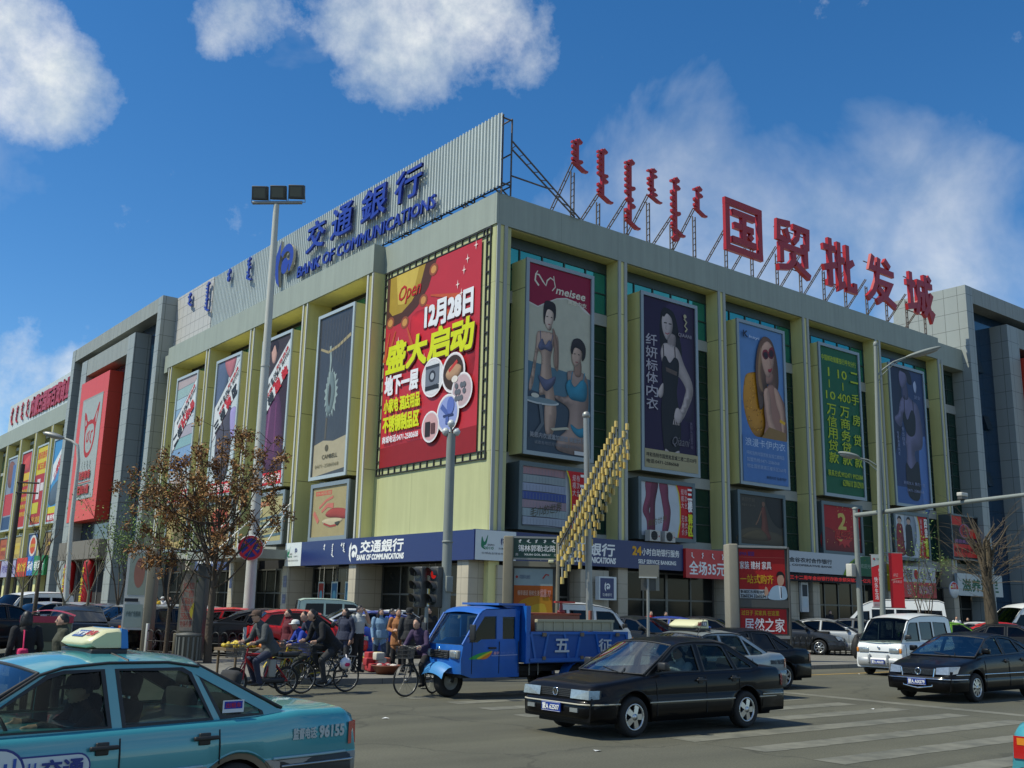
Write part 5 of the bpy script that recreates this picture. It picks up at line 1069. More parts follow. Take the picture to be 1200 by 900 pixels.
# ------------------------------------------------------------------ vehicles
CLEAR = glass_mat('car_glass', (.42, .50, .47), .6); TINT = glass_mat('car_glass_dark', (.05, .06, .06), .9); WSH = glass_mat('windshield_glass', (.50, .58, .55), 2.0)
TYRE = mat('tyre', (.018, .018, .018), rough=.85, var=.2); RIM = mat('alloy', (.55, .56, .56), rough=.3, metal=.85); PLASTIC = mat('black_plastic', (.018, .018, .019), rough=.5)
CHROME = mat('chrome', (.75, .76, .76), rough=.12, metal=1); LAMPG = mat('lamp_glass', (.34, .37, .38), rough=.12, metal=.5, spec=.8, var=.5, vscale=18); REDL = mat('red_lamp', (.42, .012, .01), rough=.2, coat=1); AMBER = mat('amber_lamp', (.65, .22, .02), rough=.2, coat=1)
SEATM = mat('seat_cloth', (.028, .028, .03), rough=.9); SEATG = mat('seat_grey', (.22, .23, .26), rough=.9); PLATEB = mat('plate_blue', (.01, .04, .25), rough=.4); CABIN = mat('cabin_dark', (.02, .02, .02), rough=.9)
def paint(name, c, metal=0.0, rough=.35): return mat('paint_'+name, c, rough=rough, metal=metal, coat=.5 if max(c) > .03 else .22, spec=.3 if max(c) > .03 else .12, var=.03, vscale=1.5)
def interp(T, x):
    T = sorted(T)
    if x <= T[0][0]: return T[0][1]
    for (a, b), (c, d) in zip(T, T[1:]):
        if x <= c: return b+(d-b)*(x-a)/(c-a) if c > a else d
    return T[-1][1]
SPEC = {
 # boxy three-box sedan
 'boxy': dict(W=1.71, xf=2.20, xr=-2.38, top=[(2.20, .66), (2.16, .74), (2.0, .785), (1.02, .90), (.6, .925), (-1.5, .95), (-1.75, .985), (-2.25, .975), (-2.35, .93), (-2.38, .80)], wx=(1.34, -1.32), wr=.30,
   gh=[(1.04, .90), (.28, 1.345), (.10, 1.395), (-.25, 1.42), (-.75, 1.415), (-1.02, 1.375), (-1.78, .975)], yb=.77, yr=.60, roofi=(1, 5),
   win=[[(.80, .945), (.66, 1.05), (.22, 1.315), (.10, 1.345), (-.20, 1.355), (-.24, .945)], [(-.36, .945), (-.32, 1.355), (-.86, 1.345), (-.93, 1.31), (-1.10, .955)], [(-1.19, .965), (-1.03, 1.27), (-1.0, 1.29), (-1.56, 1.0), (-1.57, .97)]], taper=(.09, .07), split=.60, seam=[.86, -.30, -1.14], mir=(.72, .95)),
 # rounded sedan
 'round': dict(W=1.77, xf=2.35, xr=-2.42, top=[(2.35, .56), (2.30, .68), (2.12, .775), (1.75, .86), (1.15, .96), (.6, .985), (-1.3, 1.03), (-1.9, 1.06), (-2.25, 1.03), (-2.38, .96), (-2.42, .80)], wx=(1.40, -1.36), wr=.315,
   gh=[(1.22, .955), (.75, 1.20), (.36, 1.37), (.0, 1.445), (-.4, 1.462), (-.85, 1.43), (-1.30, 1.32), (-1.95, 1.06)], yb=.80, yr=.585, roofi=(2, 6),
   win=[[(1.0, 1.0), (.42, 1.33), (.08, 1.395), (-.16, 1.405), (-.19, 1.02)], [(-.29, 1.02), (-.26, 1.405), (-.60, 1.395), (-.92, 1.35), (-1.08, 1.06)], [(-1.16, 1.075), (-1.02, 1.325), (-1.28, 1.24), (-1.52, 1.115)]], taper=(.15, .12), split=None, seam=[.95, -.24, -1.12], mir=(.88, 1.02)),
 # hatchback
 'hatch': dict(W=1.66, xf=1.85, xr=-1.85, top=[(1.85, .60), (1.80, .72), (1.6, .80), (.9, .93), (.5, .96), (-1.3, 1.0), (-1.75, .99), (-1.83, .9), (-1.85, .75)], wx=(1.15, -1.18), wr=.29,
   gh=[(1.0, .93), (.35, 1.34), (.05, 1.43), (-.4, 1.46), (-1.0, 1.43), (-1.35, 1.37), (-1.78, .99)], yb=.76, yr=.58, roofi=(1, 5),
   win=[[(.78, .97), (.25, 1.32), (.0, 1.375), (-.12, 1.38), (-.15, .99)], [(-.25, .99), (-.22, 1.385), (-.70, 1.375), (-.85, 1.0)], [(-.95, 1.02), (-.82, 1.355), (-1.2, 1.31), (-1.45, 1.05)]], taper=(.12, .08), split=None, seam=[.8, -.2, -.9], mir=(.7, .98)),
 # small delivery bus
 'micro': dict(W=1.52, xf=1.80, xr=-1.82, top=[(1.80, .62), (1.79, .80), (1.74, .98), (1.66, 1.04), (1.2, 1.04), (-1.75, 1.04), (-1.82, .9)], wx=(1.12, -1.05), wr=.27,
   gh=[(1.70, 1.02), (1.20, 1.62), (1.05, 1.72), (.75, 1.79), (.2, 1.86), (-.8, 1.88), (-1.5, 1.86), (-1.72, 1.78), (-1.81, 1.04)], yb=.725, yr=.63, roofi=(2, 7),
   win=[[(1.42, 1.08), (1.10, 1.56), (.98, 1.62), (.52, 1.64), (.52, 1.08)], [(.38, 1.12), (.38, 1.65), (-.42, 1.66), (-.42, 1.12)], [(-.56, 1.12), (-.56, 1.66), (-1.40, 1.64), (-1.50, 1.12)]], taper=(.06, .03), split=None, seam=[1.55, .45, -.49], mir=(1.45, 1.12)),
 # long high-roofed bus
 'mini': dict(W=1.95, xf=2.9, xr=-2.9, top=[(2.9, .75), (2.86, .95), (2.6, 1.10), (2.2, 1.18), (1.6, 1.2), (-2.8, 1.2), (-2.9, 1.0)], wx=(2.0, -1.75), wr=.34,
   gh=[(2.3, 1.17), (1.55, 1.98), (1.3, 2.2), (.9, 2.38), (.2, 2.48), (-1.4, 2.5), (-2.5, 2.48), (-2.75, 2.38), (-2.88, 1.2)], yb=.94, yr=.80, roofi=(2, 7),
   win=[[(1.95, 1.25), (1.45, 1.85), (1.0, 1.88), (1.0, 1.25)], [(.85, 1.32), (.85, 1.98), (-.25, 1.99), (-.25, 1.32)], [(-.38, 1.32), (-.38, 1.99), (-1.42, 1.99), (-1.42, 1.32)], [(-1.55, 1.32), (-1.55, 1.99), (-2.6, 1.97), (-2.66, 1.32)]], taper=(.1, .03), split=None, seam=[2.1, .92, -.3], mir=(2.0, 1.3)),
}
def _st(d, k):
    e = dict(d); e['xr'] = d['xr']-k; e['top'] = [(x-k if x < -1.7 else x, z) for x, z in d['top']]; return e
SPEC['long'] = _st(SPEC['boxy'], .17)
SPEC['wagonvan'] = dict(SPEC['micro'], W=1.62)
def make_wheel(root, x, y, r, side, spokes=5, w=.19, near=True):
    M = Matrix.Translation((x, y, r))@Matrix.Rotation(radians(-90*side), 4, 'X')
    g = MB(M); ri = r*.66
    g.lathe([(ri, -w/2), (r*.93, -w/2), (r*.99, -w*.36), (r, -w*.2), (r, w*.2), (r*.99, w*.36), (r*.93, w/2), (r*.8, w*.53), (ri, w*.46)], TYRE, 26, close=True)
    o = g.build('wheel', root)
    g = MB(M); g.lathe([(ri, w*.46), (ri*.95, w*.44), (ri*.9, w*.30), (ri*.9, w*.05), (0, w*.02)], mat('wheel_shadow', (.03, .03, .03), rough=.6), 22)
    g.lathe([(ri*1.01, w*.44), (ri*1.0, w*.50), (ri*.90, w*.48), (ri*.88, w*.36)], RIM, 24)
    if spokes == 0:
        g.lathe([(ri*.9, w*.40), (ri*.6, w*.48), (ri*.25, w*.50), (0, w*.52)], mat('wheel_cover', (.32, .33, .33), rough=.4, metal=.6), 20)
    for k in range(spokes):
        R = Matrix.Rotation(2*pi*k/spokes+.3, 4, 'Z'); a = .20*ri if spokes < 7 else .11*ri
        g.add([R @ Vector(p) for p in [(-a*.9, 0, w*.50), (a*.9, 0, w*.50), (a*1.2, ri*.93, w*.42), (-a*1.2, ri*.93, w*.42), (-a*.9, 0, w*.3), (a*.9, 0, w*.3), (a*1.2, ri*.93, w*.3), (-a*1.2, ri*.93, w*.3)]], [(0, 1, 2, 3), (0, 3, 7, 4), (1, 5, 6, 2)], RIM)
    if spokes: g.lathe([(ri*.26, w*.36), (ri*.25, w*.52), (0, w*.53)], RIM, 14)
    g.build('rim', o); return o
def emblem(g, M, r, m):
    'ring with a V over a W'
    q = MB(M); q.lathe([(r*.84, -.004), (r*.84, .012), (r, .012), (r, -.004)], m, 22, close=True); q.n = .006
    for pts in ([(-.42, .74), (0, .04), (.42, .74)], [(-.80, .30), (-.38, -.70), (0, .0), (.38, -.70), (.80, .30)]): q.stroke([(a*r, b*r) for a, b in pts], r*.17, m)
    return q
def merge(g, q):
    for i, f in enumerate(q.f): pass
    b = len(g.v); g.v += q.v
    for f, mi, sm in zip(q.f, q.mi, q.sm):
        m = q.mats[mi]
        if m not in g.mats: g.mats.append(m)
        g.f.append(tuple(b+k for k in f)); g.mi.append(g.mats.index(m)); g.sm.append(sm)
def car(kind, label, cat, pm, loc, heading, name='parked_car', lower=None, glass=TINT, wsh=None, detail=1, plate=None, rear_plate=None, group=None, spokes=5, bumper=None, trim=None, belt=None, scale=1.0, front='slats', badge=False):
    S = SPEC[kind]; W = S['W']; hw0 = W/2; xf, xr = S['xf'], S['xr']; wr = S['wr']
    root = thing(name, label, cat, loc, heading, group); root.scale = (scale,)*3
    top = S['top']; T0, T1 = S['taper']
    def hw(x):
        w = hw0; a = .95
        if x > xf-a: w -= hw0*T0*((x-xf+a)/a)**2.4
        if x < xr+a: w -= hw0*T1*((xr+a-x)/a)**2.4
        return w
    xs = sorted(set([round(x, 3) for x, _ in top]+[round(xr+(xf-xr)*i/34, 3) for i in range(35)]+[round(c+(wr+.065)*cos(pi*i/14), 3) for c in S['wx'] for i in range(15)]+[round(c+s*(wr+.067), 3) for c in S['wx'] for s in (-1, 1)]))
    xs = [x for x in xs if xr <= x <= xf]
    split = S['split'] or .5; low = lower or pm
    def zl(x):
        z = .21 if abs(x) < xf-.35 and x > xr+.35 else .25
        for c in S['wx']:
            d = abs(x-c)
            if d < wr+.066: z = max(z, wr+sqrt(max(0, (wr+.066)**2-d*d)))
        return z
    rows = []
    for x in xs:
        zt = interp(top, x); w = hw(x); z0 = min(zl(x), zt-.1); c = []
        for y, z in ((w-.05, z0), (w-.012, z0+.012), (w, max(z0+.02, .40)), (w+.006, max(z0+.03, split-.012)), (w-.002, max(z0+.034, split)), (w, max(z0+.04, split+.02)), (w-.008, max(z0+.06, zt-.17)), (w-.028, max(z0+.065, zt-.055)), (w-.055, zt-.016), (w-.10, zt), (w*.55, zt+.018), (0, zt+.024)):
            c.append((x, y, min(max(z, c[-1][2]) if c else z, zt+.03)))
        rows.append(c+[(p[0], -p[1], p[2]) for p in reversed(c[:-1])])
    b = MB(); k = len(rows[0]); n = len(rows)
    v = [p for r in rows for p in r]
    for i in range(n-1):
        for j in range(k-1):
            f = (i*k+j, i*k+j+1, (i+1)*k+j+1, (i+1)*k+j); zz = max(v[q][2] for q in f); b_ = pm if zz > split+.003 or lower is None else low
            if b_ not in b.mats: b.mats.append(b_)
            b.f.append(f); b.mi.append(b.mats.index(b_)); b.sm.append(True)
    b.v = list(v)
    b.add(rows[0], [tuple(range(k))], low); b.add(rows[-1], [tuple(range(k-1, -1, -1))], low)
    # cabin shell
    gh = S['gh']; yb, yr = S['yb'], S['yr']; zr = max(z for _, z in gh); zb = min(gh[0][1], gh[-1][1]); i0, i1 = S['roofi']
    def sy(z): 
        t = max(0, (z-zb)/(zr-zb)); return yb+(yr-yb)*(t*.75+.25*t*t)
    base = [(x, interp(top, x)-.03) for x in [gh[-1][0]+(gh[0][0]-gh[-1][0])*q/8 for q in range(9)]]
    outer = gh+base[0:1]+base[1:-1]+base[-1:]
    ysc = lambda p, s, d=0: (p[0], s*(sy(p[1])-d), p[1])
    for s in (1, -1):
        b.holes(outer, S['win'], lambda p, s=s: ysc(p, s), pm, fn2=lambda p, s=s: ysc(p, s, .035), m2=CABIN)
    rf = []
    for x, z in gh[i0:i1+1]:
        w = sy(z); rf.append([(x+.05*(1-abs(q/4-1)**2)*(1 if (x, z) == gh[i0] else (-1 if (x, z) == gh[i1] else 0)), w*(1-q/4), z+.055*(1-abs(1-q/4)**2.2)) for q in range(9)])
    b.grid(rf, pm); b.grid([[(p[0], p[1]*.95, p[2]-.03) for p in r] for r in rf], CABIN); body = b.build('body', root)
    # glass
    def sheet(nm, pa, pb, bulge, gm):
        (xa, za), (xb, zb_) = pa, pb; r_ = []
        for t in range(5):
            t = t/4; x = xa+(xb-xa)*t; z = za+(zb_-za)*t; w = sy(z)-.012; r_.append([(x+bulge*(1-abs(1-q/5)**2), w*(1-q/5), z+.05*(1-abs(1-q/5)**2)*t) for q in range(11)])
        g = MB(); g.grid(r_, gm); o = g.build(nm, root)
        g = MB()
        for rr in (r_[0], r_[-1]): g.tube([(p[0], p[1], p[2]) for p in rr], .013, PLASTIC, 5)
        for j in (0, 10): g.tube([r[j] for r in r_], .016, PLASTIC, 5)
        g.build('window_seal', o); return o
    f0, f1 = gh[0], gh[i0]; sheet('windshield', (f0[0]+.02, f0[1]+.02), f1, .07, wsh or (WSH if detail > 1 else TINT)); r0, r1 = gh[-1], gh[i1]; sheet('rear_window', (r0[0], r0[1]+.03), r1, -.05, glass)
    for s in (1, -1):
        for wpoly in S['win']:
            g = MB(); g.holes(wpoly, [], lambda p: ysc(p, s, .016), glass); sw = g.build('side_window', root)
            cx = sum(p[0] for p in wpoly)/len(wpoly); cz = sum(p[1] for p in wpoly)/len(wpoly)
            def off(p, d):
                v2 = Vector((p[0]-cx, p[1]-cz)); L_ = v2.length; return (p[0]+v2.x/L_*d, p[1]+v2.y/L_*d)
            seals = MB(); seals.holes([off(p, .022) for p in wpoly], [[off(p, -.014) for p in wpoly]], lambda p, s=s: ysc(p, s, -.004), PLASTIC, fn2=lambda p, s=s: ysc(p, s, .012)); seals.build('window_trim', sw)
        if detail: g = MB(); g.tube([ysc((x, z-.012), s, -.006) for x, z in gh[i0-1 if i0 > 1 else 0:i1+1]], .011, PLASTIC, 5); g.build('drip_rail', root)
    u = MB(); u.box(xr+.15, xf-.15, -(hw0-.26), hw0-.26, .18, .62, CABIN)
    for c in S['wx']:
        for s in (1, -1): u.prism([(c+(wr+.05)*cos(pi*i/10), wr+(wr+.05)*sin(pi*i/10)) for i in range(11)]+[(c-wr-.05, .22), (c+wr+.05, .22)], 'y', s*(hw0-.25), s*(hw0-.245), CABIN)
    if detail < 2: u.box(xr+.6, xf-.6, -(hw0-.28), hw0-.28, .6, zb+.02, CABIN)
    u.build('underbody', root)
    for c in S['wx']:
        for s in (1, -1): make_wheel(root, c, s*(hw0-.105), wr, s, spokes)
    # bumpers round the corners
    bm_ = bumper or pm
    def bump(xe, d, z0, z1, th=.09, wrap=.34):
        pts = []; w = hw(xe)
        for i in range(13):
            t = -1+2*i/12; a = abs(t); y = (w+.045)*(1 if t > 0 else -1)*min(1, a*1.0)**.8 if a > .001 else 0
            x = xe+d*(th-.5*max(0, a-.72)**1.5*2.2); pts.append((x, y))
        pts = [(xe-d*wrap, -(hw(xe-d*wrap)+.006))]+pts+[(xe-d*wrap, hw(xe-d*wrap)+.006)]
        g = MB(); rws = [[(x, y, z) for x, y in [(p[0]-d*ins, p[1]) for p in pts]] for z, ins in ((z0, .03), (z0+.03, 0), ((z0+z1)/2, -.008), (z1-.025, 0), (z1, .05))]
        g.grid(rws, bm_); g.add([(p[0]-d*.05, p[1], z1) for p in pts]+[(p[0]-d*.2, p[1]*.9, z1-.003) for p in pts], [(i, i+1, len(pts)+i+1, len(pts)+i) for i in range(len(pts)-1)], bm_)
        if trim: g.tube([(p[0]+d*.012, p[1]*1.004, z1-.06) for p in pts], .013, trim, 5)
        return g.build('bumper', root)
    fb = bump(xf, 1, .25 if kind == 'round' else .30, .56, .07, xf-S['wx'][0]-wr-.10); bump(xr, -1, .32, .60, .07, S['wx'][1]-xr-wr-.10)
    zf = interp(top, xf)
    # lamps, grille, plates
    hy = hw(xf)
    if kind in ('boxy', 'long', 'hatch', 'round'):
        for s in (1, -1):
            g = MB(); z0, z1 = (.575, .705) if kind != 'round' else (.60, .74); dx = .04
            P = [(xf+dx, s*.36, z0), (xf+.035, s*(hy-.01), z0), (xf-.13, s*(hw(xf-.13)+.022), z0+.01), (xf-.15, s*(hw(xf-.15)+.012), z1), (xf+.02, s*(hy-.02), z1), (xf+.02, s*.36, z1)]
            if kind == 'round': P = [(xf+.03, s*.42, z0), (xf+.0, s*(hy-.06), z0), (xf-.17, s*(hw(xf-.17)+.022), z0+.03), (xf-.28, s*(hw(xf-.28)+.014), z1+.04), (xf-.06, s*(hy-.06), z1+.03), (xf-.01, s*.42, z1)]
            g.add(P, [(0, 1, 4, 5), (1, 2, 3, 4)], LAMPG); B2 = [(p[0]-.05, p[1]*.98, p[2]) for p in P]; g.add(P+B2, [(i, (i+1) % 6, 6+(i+1) % 6, 6+i) for i in range(6)], PLASTIC)
            g.build('headlight', root)
        g = MB(); g.box(xf-.03, xf+.006, -.36, .36, .585, .705, PLASTIC)
        for q in range(5): g.box(xf, xf+.016, -.36, .36, .59+.025*q, .597+.025*q, CHROME if front == 'chrome' else mat('grille_bar', (.05, .05, .05), rough=.4))
        if front == 'chrome':
            g.tube([(xf+.02, -.40, .72), (xf+.06, -.34, .34), (xf+.07, 0, .29), (xf+.06, .34, .34), (xf+.02, .40, .72)], .022, CHROME, 6); g.box(xf-.02, xf+.045, -.33, .33, .31, .45, PLASTIC)
        if badge:
            q = emblem(g, Matrix.Translation((xf+.02, 0, .648))@Matrix(((0, 0, 1, 0), (1, 0, 0, 0), (0, 1, 0, 0), (0, 0, 0, 1))), .062 if front != 'chrome' else .075, CHROME); merge(g, q)
        g.build('grille', root)
        for s in (1, -1):
            g = MB(); zt = interp(top, xr+.02); z1 = min(.90, zt-.03); 
            if kind == 'hatch': g.add([(xr-.012, s*(hy-.02), .74), (xr-.012, s*.50, .74), (xr-.0, s*.50, .95), (xr-.0, s*(hy-.06), .95), (xr+.14, s*(hy+.012), .74), (xr+.12, s*(hy-.02), .95)], [(0, 1, 2, 3), (4, 0, 3, 5)], REDL)
            else:
                yy = hw(xr); g.add([(xr-.014, s*(yy-.02), .665), (xr-.014, s*.42, .665), (xr-.012, s*.42, z1), (xr-.012, s*(yy-.03), z1), (xr+.10, s*(hw(xr+.1)+.012), .665), (xr+.09, s*(hw(xr+.1)-.002), z1)], [(0, 1, 2, 3), (4, 0, 3, 5)], REDL)
                g.add([(xr-.016, s*(yy-.06), z1-.075), (xr-.016, s*.46, z1-.075), (xr-.016, s*.46, z1-.015), (xr-.016, s*(yy-.06), z1-.015)], [(0, 1, 2, 3)], AMBER)
            g.build('tail_light', root)
    else:
        for s in (1, -1):
            z = .70 if kind != 'mini' else .82; g = MB(); y0 = hy-.42
            g.rbox(xf-.06, xf+.022, min(s*y0, s*(hy-.09)), max(s*y0, s*(hy-.09)), z, z+.15, .02, LAMPG); g.rbox(xf-.08, xf+.016, min(s*(hy-.08), s*(hy-.015)), max(s*(hy-.08), s*(hy-.015)), z, z+.15, .02, AMBER); g.build('headlight', root)
            g = MB(); g.rbox(xr-.02, xr+.08, min(s*(hy-.02), s*(hy-.2)), max(s*(hy-.02), s*(hy-.2)), .75, 1.0, .02, REDL); g.build('tail_light', root)
        g = MB(); g.box(xf-.02, xf+.012, -(hy-.44), hy-.44, .715, .745, PLASTIC); g.rbox(xf+.01, xf+.11, -.34, -.27, .38, .66, .03, bm_); g.rbox(xf+.01, xf+.11, .27, .34, .38, .66, .03, bm_)
        g.lathe([(.04, 0), (.038, .012), (0, .014)], CHROME, 12, Matrix.Translation((xf+.01, 0, .86))@Matrix.Rotation(radians(90), 4, 'Y')); g.build('grille', root)
    def platem(xe, d, txt, z):
        g = MB(Matrix(((0, 0, d, xe), (d, 0, 0, 0), (0, 1, 0, z), (0, 0, 0, 1)))); g.box(-.22, .22, -.07, .07, -.02, 0, PLATEB); g.n = .001; g.rect(-.215, -.065, .215, -.061, WTXT); g.rect(-.215, .061, .215, .065, WTXT); g.text(txt, -.195, -.046, .195, .046, WTXT, .02); g.build('license_plate', root)
    if plate: platem(xf+.118 if kind not in ('micro', 'mini') else xf+.10, 1, plate, .43 if kind != 'micro' else .52)
    if rear_plate: platem(xr-.02, -1, rear_plate, .74)
    mx, mz = S['mir']
    for s in (1, -1):
        g = MB(); y = s*(sy(mz)+.02); g.rbox(mx-.06, mx+.06, min(y, y+s*.17), max(y, y+s*.17), mz+.02, mz+.15, .03, PLASTIC if kind != 'round' else pm); g.tube([(mx, y-s*.05, mz), (mx, y+s*.06, mz+.05)], .025, PLASTIC, 6); g.build('side_mirror', root)
    for s in (1, -1):
        for x in S['seam']:
            zt = interp(top, x)-.02; sm = MB(); sm.tube([(x, s*(hw(x)+.002), max(zl(x)+.05, .30)), (x, s*(hw(x)+.003), split+.01), (x, s*(hw(x)-.004), zt-.16), (x, s*(hw(x)-.026), zt-.05)], .007, CABIN, 4); sm.build('door_seam', root)
        if detail > 1:
            for x in S['seam'][1:]:
                zt = interp(top, x)-.13; g = MB(); y = s*(hw(x)-.004); xx = x+.14
                g.rbox(xx-.12, xx+.10, min(y, y+s*.032), max(y, y+s*.032), zt-.012, zt+.02, .01, PLASTIC); g.rbox(xx-.05, xx+.05, min(y-s*.01, y+s*.012), max(y-s*.01, y+s*.012), zt-.05, zt+.045, .01, PLASTIC); g.build('door_handle', root)
        if belt:
            pts = [(x, s*(hw(x)+.008), belt[0]) for x in xs if abs(x-S['wx'][0]) > wr+.02 and abs(x-S['wx'][1]) > wr+.02]
            mid = [p for p in pts if S['wx'][1]+wr < p[0] < S['wx'][0]-wr]
            for seg in (mid, [p for p in pts if p[0] < S['wx'][1]-wr and p[0] > xr+.1], [p for p in pts if S['wx'][0]+wr < p[0] < xf-.1]):
                if len(seg) > 1: sm = MB(); sm.tube(seg, .013, belt[1], 5); sm.build('trim_strip', root)
    if detail > 1:
        g = MB(); dx = f0[0]-.25
        g.rbox(dx-.35, dx+.12, -.66, .66, .72, f0[1]-.01, .05, CABIN); g.tube([(dx-.38+.05*sin(t)*0+.17*cos(t)*.35, .36+.18*sin(t), .88+.17*cos(t)) for t in [2*pi*i/18 for i in range(19)]], .014, PLASTIC, 6); g.build('dashboard', root)
        for x, ys in ((-.10 if kind != 'micro' else .75, (.36, -.36)), (-1.0 if kind != 'micro' else -.2, (.38, -.38))):
            for y in ys:
                g = MB(); g.rbox(x-.30, x+.25, y-.25, y+.25, .42, .58, .06, SEATM); R = Matrix.Rotation(radians(-14), 4, 'Y'); q = MB(Matrix.Translation((x-.30, y, .55))@R); q.rbox(-.07, .07, -.24, .24, 0, .58, .06, SEATM); q.rbox(-.05, .05, -.13, .13, .60, .78, .045, SEATM); q.tube([(0, -.06, .55), (0, -.06, .64)], .01, CHROME, 5); q.tube([(0, .06, .55), (0, .06, .64)], .01, CHROME, 5); merge(g, q); g.build('seat', root)
        g = MB()
        for s in (1, -1):
            g.tube([(f0[0]+.10, s*.05+.30, f0[1]+.03), (f0[0]-.02, s*.25+.05, f0[1]+.09)], .008, PLASTIC, 4)
        g.build('wiper', root)
        g = MB(); g.box(f1[0]+.02, f1[0]+.05, -.11, .11, f1[1]-.11, f1[1]-.05, PLASTIC); g.build('rear_view_mirror', root)
    return root
# ------------------------------------------------------------------ traffic in the crossing
BLACKP = paint('black', (.004, .004, .005)); NAVYP = paint('dark_navy', (.006, .009, .014)); TEALP = mat('paint_teal', (.055, .29, .335), rough=.28, metal=.15, coat=.9, var=.05, vscale=2); SILVP = paint('silver', (.42, .43, .42), .55, .38); TSILV = mat('taxi_silver', (.25, .22, .18), rough=.42, metal=.3, coat=.3)
REDP = paint('red', (.58, .012, .014)); WHITEP = paint('white', (.70, .71, .70)); BLUEP = paint('blue', (.015, .05, .32)); GREYP = paint('grey', (.12, .13, .14), .5); DKP = paint('graphite', (.03, .034, .04), .4); LGRNP = paint('pale_green', (.40, .52, .45)); LIMEP = paint('lime', (.20, .50, .03)); CHARP = paint('charcoal', (.018, .02, .022), .3)
PALE = mat('pale_strip', (.45, .42, .33), rough=.4)
RIGHTP = (.455, -.89); LEFTP = (.95, -.31)
def hd(v): return atan2(v[1], v[0])
santana = car('boxy', 'black boxy sedan with five spoke wheels on the crossing, in front of a silver taxi', 'car', BLACKP, (-18.52, -29.42, 0), radians(180.0), name='sedan', glass=CLEAR, detail=2, plate='蒙A 62507', bumper=BLACKP, trim=PALE, belt=(.50, PALE), scale=.985, badge=True)
for s in (.50, -.50):
    g = MB(); g.box(2.225, 2.30, s-.085, s+.085, .385, .445, LAMPG); g.build('fog_lamp', santana)
g = MB(); g.tube([(-.75, .25, 1.46), (-.95, .25, 1.78)], .006, PLASTIC, 4); g.build('aerial', santana)
passat = car('round', 'shiny black rounded sedan with chrome framed grille in front of the white van', 'car', BLACKP, (-6.9, -28.6, 0), radians(182), name='sedan', glass=CLEAR, detail=2, plate='蒙A AX579', front='chrome', badge=True, spokes=9, belt=(.60, CHROME), trim=CHROME)
van = car('wagonvan', 'small white bus van with a bull bar, just behind the rounded black sedan', 'van', WHITEP, (-.05, -22.9, 0), radians(184), name='van', glass=TINT, detail=2, plate='蒙A A0620', spokes=0, bumper=mat('bumper_silver', (.40, .41, .41), rough=.4, metal=.3), wsh=CLEAR)
taxi2 = car('boxy', 'silver taxi with a cream roof sign behind the black boxy sedan', 'taxi', paint('taxi_grey', (.30, .33, .33), .4), (-14.0, -26.06, 0), radians(180), name='taxi', glass=CLEAR, detail=2, rear_plate='蒙A T2035', spokes=0, bumper=GREYP)
sed3 = car('boxy', 'black older sedan ahead of the silver taxi, tail beside the railing', 'car', BLACKP, (-10.75, -24.3, 0), radians(177), name='sedan', glass=TINT, detail=1, rear_plate='蒙A 38126', spokes=7)
taxi = car('long', 'teal and silver taxi with a cream roof sign in the bottom left corner', 'taxi', TEALP, (-28.93, -32.66, -.015), radians(187.4), name='taxi', lower=TSILV, glass=CLEAR, detail=2, bumper=PLASTIC, trim=mat('dull_chrome', (.4, .4, .4), rough=.3, metal=.8), rear_plate='蒙A T4417', spokes=0, belt=(.607, mat('taxi_trim', (.30, .45, .48), rough=.3)))
edge = car('boxy', 'teal taxi of which only the tail corner shows at the right picture edge', 'taxi', TEALP, (-19.35, -37.68, 0), radians(0), name='taxi', glass=CLEAR, detail=2, lower=TEALP, spokes=0, bumper=PLASTIC)
# roof signs
CREAM = mat('cream_plastic', (.62, .60, .36), rough=.4, coat=.3); RTXT = mat('red_letter', (.50, .05, .05), rough=.5)
def roof_sign(root, x, z, w, big):
    g = MB(); k = .72 if big else 1.0; P = [(a*k, c*(.85 if big else 1)) for a, c in [(-.02, 0), (.18, .0), (.27, .04), (.24, .085), (.06, .175), (-.10, .19), (-.19, .175), (-.22, .0)]]; rows = []
    for y, s in ((-w, .80), (-w+.03, .96), (-w+.10, 1), (w-.10, 1), (w-.03, .96), (w, .80)): rows.append([(x+a*s, y, z+.02+b*s+(.0 if s == 1 else .01)) for a, b in P])
    g.grid([r+[r[0]] for r in rows], CREAM); g.add(rows[0], [tuple(range(8))], CREAM); g.add(rows[-1], [tuple(range(7, -1, -1))], CREAM)
    o = g.build('roof_sign', root)
    if big: g = MB(); g.prism([(x+(a)*.72, z+.022+c*.85) for a, c in [(-.223, .003), (-.193, .178), (-.12, .193), (-.14, .003)]], 'y', -w-.004, w+.004, mat('sign_end_blue', (.02, .18, .50), rough=.4)); g.build('blue_end', o)
    g = MB(); g.rbox(x-.20*k, x+.22*k, -w-.03, w+.03, z-.035, z+.022, .012, PLASTIC)
    for yy in (-1, 1): g.tube([(x, yy*w*.8, z), (x-.02, yy*.585, z-.055), (x-.02, yy*.60, z-.075)], .012, PLASTIC, 5)
    g.build('sign_base', o); return o
ts = roof_sign(taxi, -.40, 1.475, .27, True)
d = Vector((.13, 0, -.0765)).normalized(); n_ = Vector((.0765, 0, .13)).normalized()
p = MB(Matrix(((0, -d.x, n_.x, -.357), (1, 0, 0, 0), (0, -d.z, n_.z, 1.644), (0, 0, 0, 1)))); p.n = .004
p.rect(-.15, -.115, .06, -.02, ink('3a5488')); p.text('交通广播', -.14, -.095, .05, -.04, WTXT, .02); p.text('出租', .085, -.095, .23, -.03, RTXT, .03); p.build('lettering', ts)
